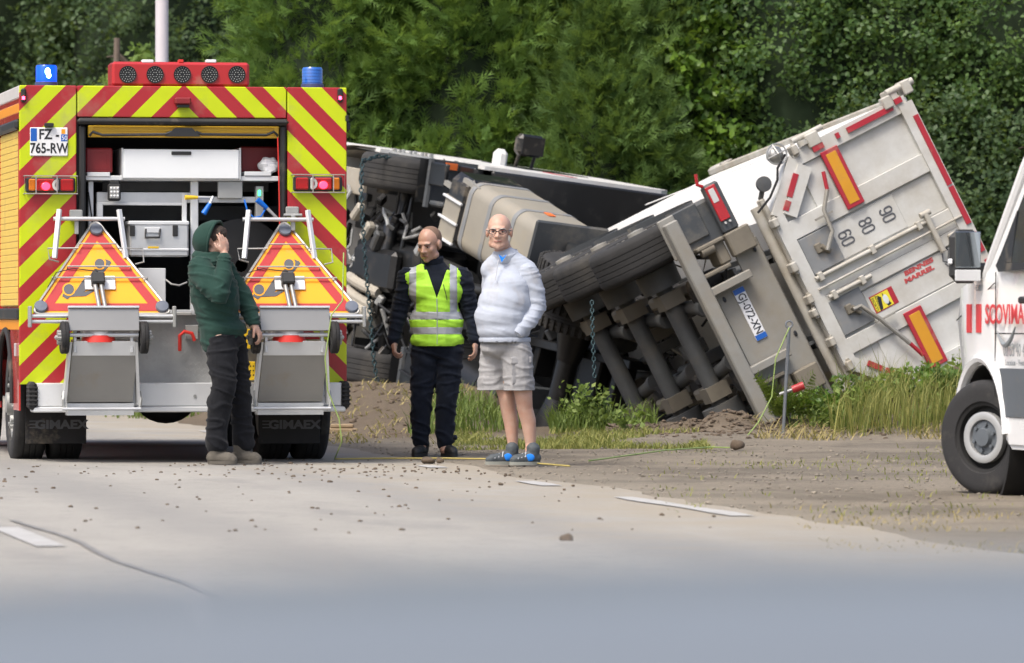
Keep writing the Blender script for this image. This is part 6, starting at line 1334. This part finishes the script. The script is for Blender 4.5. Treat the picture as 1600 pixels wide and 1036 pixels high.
def leaves(P, rs, size, up=.5, outc=None):
    n = len(P); nn = unit(rs.normal(size=(n, 3)) + np.array([0, -.25, up]) + (0 if outc is None else unit(P - outc) * .6)); a = unit(np.cross(nn, rs.normal(size=(n, 3)))); b = np.cross(nn, a); s = rs.uniform(size[0], size[1], n)[:, None]
    V = np.stack([P - a * s * .5, P + b * s * .36 - a * s * .05 + nn * s * .08, P + a * s * .55, P - b * s * .36 - a * s * .05 + nn * s * .08], 1).reshape(-1, 3)
    q = np.arange(n)[:, None] * 4; F = np.concatenate([q + [0, 1, 2], q + [0, 2, 3]], 0); return V, F
def broadleaf(name, label, X, Y, rad, zc, rz, seed, mt, clumps=240, per=46, size=(.05, .085), cr=(.2, .42), group=None, trunk=True, core='foliage_core', ry=None, tm=.45):
    rs = np.random.default_rng(seed); z0 = terr(X, Y); o = thing(name, label, 'tree' if 'tree' in name else 'plant', Matrix.Translation((X, Y, z0)), group); ry = ry or rad
    if trunk:
        m = MB(); m.tube([(0, 0, -.15), (.05, .0, zc * .5), (-.05, .05, zc), (.05, 0, zc + rz * .7)], [.15, .12, .08, .02], 9); m.build('trunk', 'bark', o)
        for k in range(6):
            a = rs.uniform(0, 6.28); z = zc - rz * .5 + rz * .2 * k; e = Vector((math.cos(a) * rad * .8, math.sin(a) * ry * .8, z + rz * .3)); m = MB(); m.tube([(0, 0, z), e * .5 + Vector((0, 0, z * .5 + .1)), e], [.05, .035, .008], 6); m.build('limb', 'bark', o)
    u = unit(rs.normal(size=(clumps, 3))); u[:, 1] = np.where(rs.random(clumps) < .72, -abs(u[:, 1]), u[:, 1]); k = rs.uniform(.62, 1.04, clumps) * (1 + .18 * np.sin(u[:, 0] * 7 + seed) * np.cos(u[:, 2] * 6))
    C = u * k[:, None] * np.array([rad, ry, rz]) + np.array([0, 0, zc]); C = C[C[:, 2] > .1]; n = len(C); R_ = rs.uniform(cr[0], cr[1], n); tp = rs.normal(tm, .22, n)
    P = C[:, None] + unit(rs.normal(size=(n, per, 3))) * (R_[:, None] * rs.random((n, per)) ** .45)[..., None] * np.array([1, 1, .75]); P = P.reshape(-1, 3)
    V, F = leaves(P, rs, size, .5, np.array([0, 0, zc])); tint = np.repeat(np.clip(np.repeat(tp, per) + rs.normal(0, .15, len(P)), 0, 1), 4); tri_mesh('crown', V, F, tint, mt, o)
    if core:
        pr = [(max(.03, zc + rz * .66 * math.sin(a)), max(.03, rad * .60 * math.cos(a))) for a in np.linspace(-math.pi / 2, math.pi / 2, 12)]; core_mesh('filler_core', core, o, (0, 0), pr, seed)
    return o
# conifer row behind the lorry
HX = [-2.15, -1.3, -.45, .4, 1.25]
cl = ['feathery green conifer behind the lorry front wheel', 'feathery green conifer behind the lorry cab side', 'feathery green conifer behind the white kerb mirror', 'feathery green conifer behind the lorry door mirror', 'green conifer darkened as shade beside the ivy covered pole']
for i, X in enumerate(HX): conifer(cl[i], X, 67.2 + .5 * (i % 2) - .1 * i, 1.25 + .1 * (i % 3), 8.6 + .5 * (i % 2), 20 + i, 'leaf_conifer' if i < 4 else 'leaf_conifer_shade')
conifer('low green conifer darkened as shade between the door mirror and the tipper body', 1.15, 65.6, .95, 4.3, 41, 'leaf_conifer_shade', 300, 28)
# ivy on pole and broadleaf trees at the right
pw = at(1113, 40, 66.3); m = MB(); m.cyl((pw.x, pw.y, terr(pw.x, pw.y)), (pw.x, pw.y, 9.0), .10, .085, 14); tag(m.build('utility_pole', 'pole_wood', None), 'brown wooden pole showing above the ivy', 'pole')
broadleaf('ivy_plant', 'bright green ivy climbing the wooden pole', 2.25, 66.1, .85, 2.3, 2.1, 51, 'leaf_ivy', 170, 34, (.08, .135), (.18, .34), trunk=False, tm=.5)
BT = [(3.4, 66.6, 1.5, 3.4, 3.0, 'mid green leafy tree behind the top corner of the tipper', 'leaf_broad'), (4.7, 66.8, 1.6, 3.0, 3.2, 'mid green leafy tree right of the tipper top corner', 'leaf_broad'), (6.1, 66.4, 1.6, 3.2, 3.4, 'dark leafy tree above the van at the frame edge', 'leaf_broad'), (2.6, 67.6, 1.3, 5.2, 2.2, 'leafy tree whose top rises above the ivy', 'leaf_broad'), (4.0, 65.3, 1.1, 1.4, 1.5, 'dark leafy bush behind the tailgate', 'leaf_dark'), (5.2, 65.4, 1.2, 1.5, 1.7, 'dark leafy bush between tipper and van', 'leaf_dark')]
for i, (X, Y, r_, zc, rz, lb_, mt) in enumerate(BT): broadleaf('leafy_tree', lb_, X, Y, r_, zc, rz, 60 + i, mt, 400, 50, (.05, .09), group='leafy trees behind the tipper', tm=.30 if mt == 'leaf_broad' else .5)
# far dark trees at the left
for i, (X, Y, r_, H_, lb_) in enumerate(((-9.6, 84, 1.9, 9, 'dark tree at the left edge behind the lit beacon'), (-7.4, 86, 1.9, 10, 'dark tree between the lit beacon and the warning lamp box'), (-5.6, 84, 1.8, 9.5, 'dark tree behind the red warning lamp box'), (-4.2, 87, 1.7, 10, 'dark tree right of the white mast'), (-11.8, 85, 1.8, 9, 'dark tree mostly outside the left edge'))):
    broadleaf('dark_tree', lb_, X, Y, r_, H_ * .46, H_ * .5, 80 + i, 'leaf_dark', 300, 64, (.06, .12), (.25, .5), group='dark far trees behind the fire engine', tm=.5)
broadleaf('pale_bush', 'pale green bush peeking over the fire engine roof', -5.15, 75, .45, 3.9, .55, 95, 'leaf_light', 20, 26, (.07, .12), (.12, .22), trunk=True, core=None)
def woodland():
    rs = np.random.default_rng(7); n = 60000; P = np.stack([rs.uniform(-26, 26, n), rs.uniform(96, 98.5, n), rs.uniform(0, 16, n)], 1); P[:, 1] += np.sin(P[:, 0] * .9) * .8
    V, F = leaves(P, rs, (.18, .34), .4); o = tri_mesh('woodland', V, F, np.repeat(rs.random(n), 4), 'leaf_dark', None, 'stuff'); o['label'] = 'dark woodland closing off the view behind the trees'
    m = MB(); m.bx(-26, 26, 98.6, 99.4, -.3, 15.6); m.build('filler_core', 'far_core', o)  # plain opaque wall added behind the leaves so no sky shows through
woodland()
# ------------------------------------------------------------------ grass, weeds
def grass(label, n, gen, hmin, hmax, mt, seed, wd=.008, lean=.35):
    rs = np.random.default_rng(seed); P = gen(rs, n); P = np.array([(x, y, terr(x, y) - .01) for x, y in P]); n = len(P); h = rs.uniform(hmin, hmax, n) * rs.uniform(.6, 1, n); a = rs.uniform(0, 6.28, n); d = np.stack([np.cos(a), np.sin(a), 0 * a], 1); s = np.stack([-np.sin(a + .6), np.cos(a + .6), 0 * a], 1) * wd
    up = np.array([0, 0, 1.0]); m1 = P + up * (h * .55)[:, None] + d * (h * lean * .3)[:, None]; tip = P + up * (h * rs.uniform(.8, 1, n))[:, None] + d * (h * lean * rs.uniform(.4, 1.6, n))[:, None]
    V = np.stack([P - s, P + s, m1 + s * .7, m1 - s * .7, tip], 1).reshape(-1, 3); q = np.arange(n)[:, None] * 5; F = np.concatenate([q + [0, 1, 2], q + [0, 2, 3], q + [3, 2, 4]]); o = tri_mesh('grass', V, F, np.repeat(np.clip(rs.normal(.5, .25, n), 0, 1), 5), mt, None, 'stuff'); o['label'] = label; return o
def box_gen(x0, x1, y0, y1, thr=None, f=1.5):
    def g(rs, n):
        P = np.stack([rs.uniform(x0, x1, n * 3), rs.uniform(y0, y1, n * 3)], 1)
        if thr is not None: P = P[[noise.noise((x * f, y * f, 1.3)) > thr for x, y in P]]
        return P[:n]
    return g
grass('tall green grass on the bank in front of the tailgate', 1500, box_gen(2.5, 4.9, 50.2, 52.9, .08, 2.2), .06, .32, 'grass_green', 1, .008, .5)
grass('pale seeding grass stems on the bank beside the van', 1100, box_gen(2.9, 4.6, 49.9, 51.6, -.2), .35, .72, 'grass_mixed', 2, .005, .35)
grass('green weeds and grass below the trailer axles', 650, box_gen(.35, 1.35, 50.6, 51.8, .0, 2), .08, .36, 'grass_green', 3, .008, .6)
grass('short yellowing grass strip behind the older man', 6500, box_gen(-.6, 1.7, 46.6, 50.6, .0, 1.1), .03, .11, 'grass_mixed', 4, .006, .7)
grass('grass behind the man in the vest', 1000, box_gen(-.95, .1, 50.4, 55.5, -.15), .10, .38, 'grass_green', 5, .008, .5)
grass('flattened straw beside the fire engine', 700, box_gen(-2.2, -.4, 48.5, 59, -.1), .03, .13, 'grass_dry', 6, .008, 1.6)
grass('sparse verge grass beside the van', 1100, box_gen(.9, 4.2, 31, 48, .16, .9), .02, .07, 'grass_mixed', 7, .005, .8)
grass('ragged dry grass at the near road edge', 500, box_gen(1.5, 3.6, 26, 32.5, .1, .8), .02, .06, 'grass_dry', 8, .005, .9)
grass('matted dead grass on the bank in front of the tailgate', 2000, box_gen(2.2, 4.9, 49.4, 52.9, -.25, 2.0), .04, .20, 'grass_dry', 19, .006, 1.4)
grass('rough grass in front of the tree row', 4500, box_gen(-4.5, 8, 60.5, 66, -.2), .15, .5, 'grass_green', 9, .012, .5)
def weed(label, px, py, Y, h, n, mt, seed, size=(.04, .08), spread=.16):
    rs = np.random.default_rng(seed); b = at(px, py, Y); b.z = terr(b.x, b.y); o = thing('weed_plant', label, 'plant', Matrix.Translation(b), 'weeds along the verge'); P = []; st = MB()
    for k in range(n):
        a = rs.uniform(0, 6.28); t = Vector((math.cos(a) * spread * rs.uniform(.4, 1.2), math.sin(a) * spread, h * rs.uniform(.6, 1))); st.tube([(0, 0, -.02), t * .5 + Vector((0, 0, .05 * h)), t], [.006, .005, .002], 5)
        for q in range(16): u = rs.uniform(.25, 1); p = t * u + Vector(rs.normal(0, .035, 3)); P.append(p[:])
    st.build('stems', 'grass_green', o)['kind'] = 'stuff'; P = np.array(P); V, F = leaves(P, rs, size, .8); tri_mesh('leaves', V, F, np.repeat(np.clip(rs.normal(.6, .25, len(P)), 0, 1), 4), mt, o); return o
weed('leafy weed under the left end of the trailer axles', 905, 600, 50.9, .44, 9, 'leaf_light', 1); weed('bushy weed at the foot of the second chain', 945, 605, 50.8, .46, 10, 'grass_green', 2); weed('low leafy weed at the right of the trailer axles', 985, 612, 50.8, .22, 5, 'leaf_light', 3)
weed('tall leafy weed in front of the tailgate corner', 1330, 640, 50.9, .36, 7, 'leaf_light', 4); weed('leafy weed below the tailgate marker board', 1400, 610, 51.6, .30, 9, 'leaf_ivy', 5); weed('broad leafy weed beside the van bumper', 1470, 600, 51.8, .34, 9, 'leaf_light', 6, (.06, .12)); weed('bushy weed between the fern and the bank', 1290, 650, 50.7, .24, 6, 'grass_green', 7)
for i, (x, y, r_, h_, mt_, lb_) in enumerate(((3.15, 51.5, .30, .14, 'leaf_broad', 'low dark bramble clump under the tailgate corner'), (3.55, 51.4, .34, .17, 'leaf_light', 'pale leafy clump under the lower marker board'), (3.95, 51.6, .38, .20, 'leaf_ivy', 'bright leafy clump on the bank below the tailgate'), (4.3, 51.3, .36, .25, 'leaf_broad', 'dark leafy clump on the bank beside the van wheel'), (2.75, 51.2, .28, .18, 'leaf_ivy', 'bright leafy clump beside the metal stake'), (4.6, 52.1, .4, .3, 'leaf_light', 'pale leafy clump half hidden by the van'))):
    broadleaf('bramble_plant', lb_, x, y, r_, h_ * .6, h_, 120 + i, mt_, 34, 26, (.03, .075), (.06, .16), 'brambles on the bank', False, None, tm=.45)
def fern(label, px, py, Y, h, seed):
    rs = np.random.default_rng(seed); b = at(px, py, Y); b.z = terr(b.x, b.y); o = thing('fern', label, 'plant', Matrix.Translation(b))
    for k in range(7):
        a = rs.uniform(-.3, 3.5) if k else .2; L = h * rs.uniform(.75, 1.05); d = np.array([math.cos(a), -.5 * abs(math.sin(a)), 0]); V = []; st = []
        for i in range(15): t = i / 14; p = d * (L * .55 * t ** 1.3) + np.array([0, 0, L * (t - .28 * t * t) * 1.2]); st.append(p)
        m = MB(); m.tube([tuple(p) for p in st], [.005 - .0003 * i for i in range(15)], 5); fr = m.build('frond', 'grass_green', o); P = []; D = []; LL = []
        for i in range(4, 15):
            tg_ = unit(st[i] - st[i - 1]); sd = unit(np.cross(tg_, [0, -.6, .8]))
            for sg in (-1, 1): P.append(st[i]); D.append(unit(sd * sg + tg_ * .5)); LL.append(.16 * (1 - (i - 4) / 12) + .03)
        P = np.array(P); D = np.array(D); V, F = sprays(P, D, unit(np.cross(D, rs.normal(0, .2, D.shape) + np.array([0, -1, .6]))), np.array(LL), rs, 4, .016); tri_mesh('leaflets', V, F, np.repeat(rs.uniform(.3, 1, len(P)), 27), 'grass_green', fr)
    return o
fern('green fern leaning beside the metal stake', 1240, 640, 51.0, .62, 3)
# ------------------------------------------------------------------ soil, stones, small things
mat('soil', (.135, .102, .072), .95, var=.4, bmp=.9, bscale=25); mat('stone_grey', (.25, .222, .178), .9, var=.3, bmp=.4, bscale=30); mat('stake_metal', (.25, .27, .29), .45, .6, var=.2)
def lumps(name, label, n, gen, smin, smax, mt, seed, flat=.6):
    rs = random.Random(seed); m = MB()
    for k in range(n):
        x, y = gen(rs); s = rs.uniform(smin, smax) * (1.0 if rs.random() < .85 else 1.5); z = max(terr(x, y), 0.0); d = (ROAD_I @ Vector((x, y, 0))).x
        if -8 < d < .24: z = max(z, .028 if d < -4 else (.03 + (.012 - .03) * sst2((d + 4) / 3.4)))
        q = MB(); q.ell((0, 0, 0), (s, s * rs.uniform(.7, 1.2), s * flat), 7, 5); q.v = [tuple(Vector(v) * (1 + .55 * noise.noise(Vector(v) / s * 1.6 + Vector((k, 0, 0))))) for v in q.v]; m.add(q.v, q.f, Matrix.Translation((x, y, z + s * flat * .35)) @ Matrix.Rotation(rs.uniform(0, 6), 4, 'Z'))
    o = m.build(name, mt, None, 0); o['kind'] = 'stuff'; o['label'] = label; return o
lumps('soil_clods', 'heap of turned soil clods below the trailer', 1300, lambda r: (r.uniform(.9, 3.4), 51.0 + r.gauss(0, .5)), .005, .028, 'soil', 1, .5)
lumps('soil_clods', 'soil clods and turf torn up beside the lorry front', 110, lambda r: (r.uniform(-2.0, -.9), r.uniform(50, 58)), .008, .03, 'soil', 2)
lumps('gravel', 'loose gravel scattered on the verge', 1500, lambda r: (lambda d, y: ((ROAD_M @ Vector((d, y, 0))).x, (ROAD_M @ Vector((d, y, 0))).y))(r.uniform(.2, 4.2), r.uniform(-7, 13)), .004, .013, 'stone_grey', 3)
lumps('gravel', 'small stones and crumbs of soil thrown over the road', 170, lambda r: (lambda d, y: ((ROAD_M @ Vector((d, y, 0))).x, (ROAD_M @ Vector((d, y, 0))).y))(-abs(r.gauss(0, 1.8)) + .2, r.gauss(3.0, 1.3)), .005, .013, 'soil', 4)
lumps('gravel', 'sparse crumbs on the nearer road', 110, lambda r: (lambda d, y: ((ROAD_M @ Vector((d, y, 0))).x, (ROAD_M @ Vector((d, y, 0))).y))(r.uniform(-4, .2), r.uniform(-9, 3)), .006, .014, 'soil', 5)
def clod(label, px, py, s, mt='soil', seed=0, cat='clod', flat=.7):
    w = at(px, py, EYE * FPX / (py - 495)); q = MB(); q.ell((0, 0, s * flat * .7), (s, s * .85, s * flat), 14, 9); q.v = [tuple(Vector((0, 0, s * flat * .7)) + (Vector(v) - Vector((0, 0, s * flat * .7))) * (1 + .4 * noise.noise(Vector(v) / s + Vector((seed * 3, 0, 0))))) for v in q.v]
    o = q.build('soil_clod', mt, None, 50); o.matrix_world = Matrix.Translation((w.x, w.y, max(terr(w.x, w.y), .012))); return tag(o, label, cat, 'clods lying on the road')
clod('dark clod alone on the near road', 886, 850, .034, seed=1); clod('flat brown clod in front of the vest wearer', 670, 726, .055, seed=2, flat=.5); clod('small clod right of the flat brown one', 687, 725, .032, seed=3); clod('clod at the foot of the soil heap', 1152, 703, .06, 'soil', 4)
None and clod('flattened grassy clod on the road below the older man', 730, 780, .06, 'grass_mixed' if False else 'soil', 5, flat=.3); None and clod('crumbled clod on the road before the hooded man', 232, 754, .07, seed=6, flat=.25); None and clod('wide crumbled clod beside the one before the hooded man', 290, 760, .08, seed=7, flat=.2)
# rope from the truck lying across the verge
def rope(name, label, pts, r, mt, cat='rope'):
    P = [Vector(p) for p in pts]; out = []
    for a, b in zip(P[:-1], P[1:]):
        for i in range(8): out.append(a.lerp(b, i / 8))
    out.append(P[-1]); m = MB(); m.tube(out, r, 6); return tag(m.build(name, mt, None, 180), label, cat)
def gp(px, py): w = at(px, py, EYE * FPX / (py - 495)); return (w.x, w.y, max(terr(w.x, w.y), .012) + .012)
rope('cable', 'thin green cable hanging from the right sign cart to the road', [at(537, 395, 41.5), at(535, 470, 41.35), at(518, 492, 41.3), at(508, 560, 41.3), at(512, 610, 41.3), at(530, 655, 41.3), at(534, 690, 41.3), gp(523, 722)], .0055, 'rope_green', 'cable')
rope('tape', 'yellow line stretched over the ground past the men', [gp(523, 722), gp(600, 721), gp(700, 721), gp(760, 722), gp(850, 730), gp(890, 734)], .007, 'rope_yellow', 'line')
rope('tape', 'yellow-green line lying on the gravel towards the stake', [gp(920, 725), gp(985, 716), gp(1040, 708), gp(1110, 703), gp(1140, 704)], .006, 'rope_green', 'line')
# stake with ring, rope, red strap handle
sb = at(1222, 688, 50.4); sb.z = terr(sb.x, sb.y); stp = at(1233, 512, 50.4)
stake = thing('metal_stake', 'thin metal stake with a ring planted in front of the tipper', 'stake', Matrix.Translation(sb)); m = MB(); m.cyl((0, 0, -.2), stp - sb, .016, n=10); m.build('rod', 'stake_metal', stake)
m = MB(); c = stp - sb + Vector((0, 0, .03)); m.tube([c + Vector((.03 * math.cos(t), 0, .03 * math.sin(t))) for t in [i * math.pi / 8 for i in range(16)]], .009, 6, True); m.build('ring', 'stake_metal', stake)
rope('rope', 'yellow-green rope running from the stake top to the ground', [stp + Vector((0, -.03, 0)), at(1212, 560, 50.3), at(1206, 620, 50.3), at(1185, 660, 50.2), at(1160, 690, 50.1)], .006, 'rope_green')
rh = thing('strap_handle', 'red strap handle lying on the soil beside the stake', 'handle', Matrix.Identity(4)); a, b, c = at(1218, 616, 50.6), at(1238, 609, 50.6), at(1256, 602, 50.6); m = MB(); m.cyl(a, b, .014); m.build('rod', 'alu_dull', rh); m = MB(); m.cyl(b, c, .034, .038); m.build('grip', 'sign_red', rh)
# lamp mast behind the fire engine, thin post
mp = at(253, 200, 62.0); m = MB(); m.cyl((mp.x, mp.y, terr(mp.x, mp.y)), (mp.x, mp.y, 9.5), .078, .070, 20); lm = tag(m.build('lamp_mast', 'mast_white', None), 'pale lamp mast rising behind the red warning lamp box', 'lamp post')
m = MB(); m.tube([(mp.x, mp.y, 9.4), (mp.x - .3, mp.y, 9.8), (mp.x - 1.2, mp.y, 9.9)], .045, 8); m.build('arm', 'mast_white', lm); m = MB(); m.bx(mp.x - 1.8, mp.x - 1.1, mp.y - .12, mp.y + .12, 9.82, 9.93, .04); m.build('lantern', 'lamp_grey', lm)
tp = at(171, 60, 72.0); m = MB(); m.cyl((tp.x, tp.y, 0), (tp.x + .1, tp.y, 4.75), .05, .04, 8); tag(m.build('post', 'pole_wood', None), 'thin grey post among the trees left of the warning lamp box', 'post')
pd = at(533, 648, 52.0); zt = terr(pd.x, pd.y); m = MB(); m.bx(pd.x - .13, pd.x + .15, pd.y - .1, pd.y + .2, zt, zt + .05, .01); m.bx(pd.x - .10, pd.x + .12, pd.y - .08, pd.y + .15, zt + .052, zt + .09, .01); tag(m.build('support_pad', 'wood_pad', None), 'dark wooden support pad on the ground beside the bumper', 'pad')
# ------------------------------------------------------------------ bonnet of the car the photo is taken from
mat('bonnet_paint', (.155, .167, .173), .45, .0, var=.04, coat=.15, dirt=.06, dcol=(.2, .2, .19)); mat('grille_black', (.02, .02, .02), .5)
car = thing('car', 'blue-grey car whose bonnet fills the bottom of the view', 'car', Matrix.Translation((.28, 0, 0)))
def hood_z(x, y): return .9875 - .0465 * (y - 3.0) - .13 * (y - 3.0) ** 2 - .05 * x * x - .35 * max(0, abs(x) - .62) ** 2 + .0039
def surf(name, xs, ys, fz, mt, th=.02):
    vs = [(x, y, fz(x, y)) for y in ys for x in xs]; n = len(xs); fs = [(j * n + i, j * n + i + 1, (j + 1) * n + i + 1, (j + 1) * n + i) for j in range(len(ys) - 1) for i in range(n - 1)]
    m = MB(); m.add(vs, fs); o = m.build(name, mt, car, 180); q = o.modifiers.new('thick', 'SOLIDIFY'); q.thickness = th; q.offset = -1; return o
lin = lambda a, b, n: [a + (b - a) * i / n for i in range(n + 1)]
surf('bonnet', lin(-.74, .74, 40), lin(1.85, 3.47, 40), hood_z, 'bonnet_paint')
for s in (-1, 1): surf('wing', lin(s * .75, s * .93, 8), lin(1.65, 3.40, 30), lambda x, y: hood_z(x, y) - .003 - 2.2 * max(0, abs(x) - .80) ** 2 - 8 * max(0, abs(x) - .88) ** 2, 'bonnet_paint'); one('wing_side', 'bonnet_paint', car, 'bx', s * .925, s * .945, 1.65, 3.35, .60, .77, .02)
m = MB(); m.bx(-.8, .8, 3.41, 3.51, .40, .87, .05); m.build('front_end', 'bonnet_paint', car); m = MB(); m.bx(-.5, .5, 3.51, 3.53, .55, .76, .02); m.build('grille', 'grille_black', car)
m = MB(); m.bx(-.72, .72, 1.67, 1.84, .75, .80, .02); m.build('cowl', 'grille_black', car)
for s in (-1, 1): wheel('wheel', car, (s * .80, 2.75, .32), .32, .2, (s, 0, 0), 'van_tyre', 'van_rim', 4, .62, n=32)
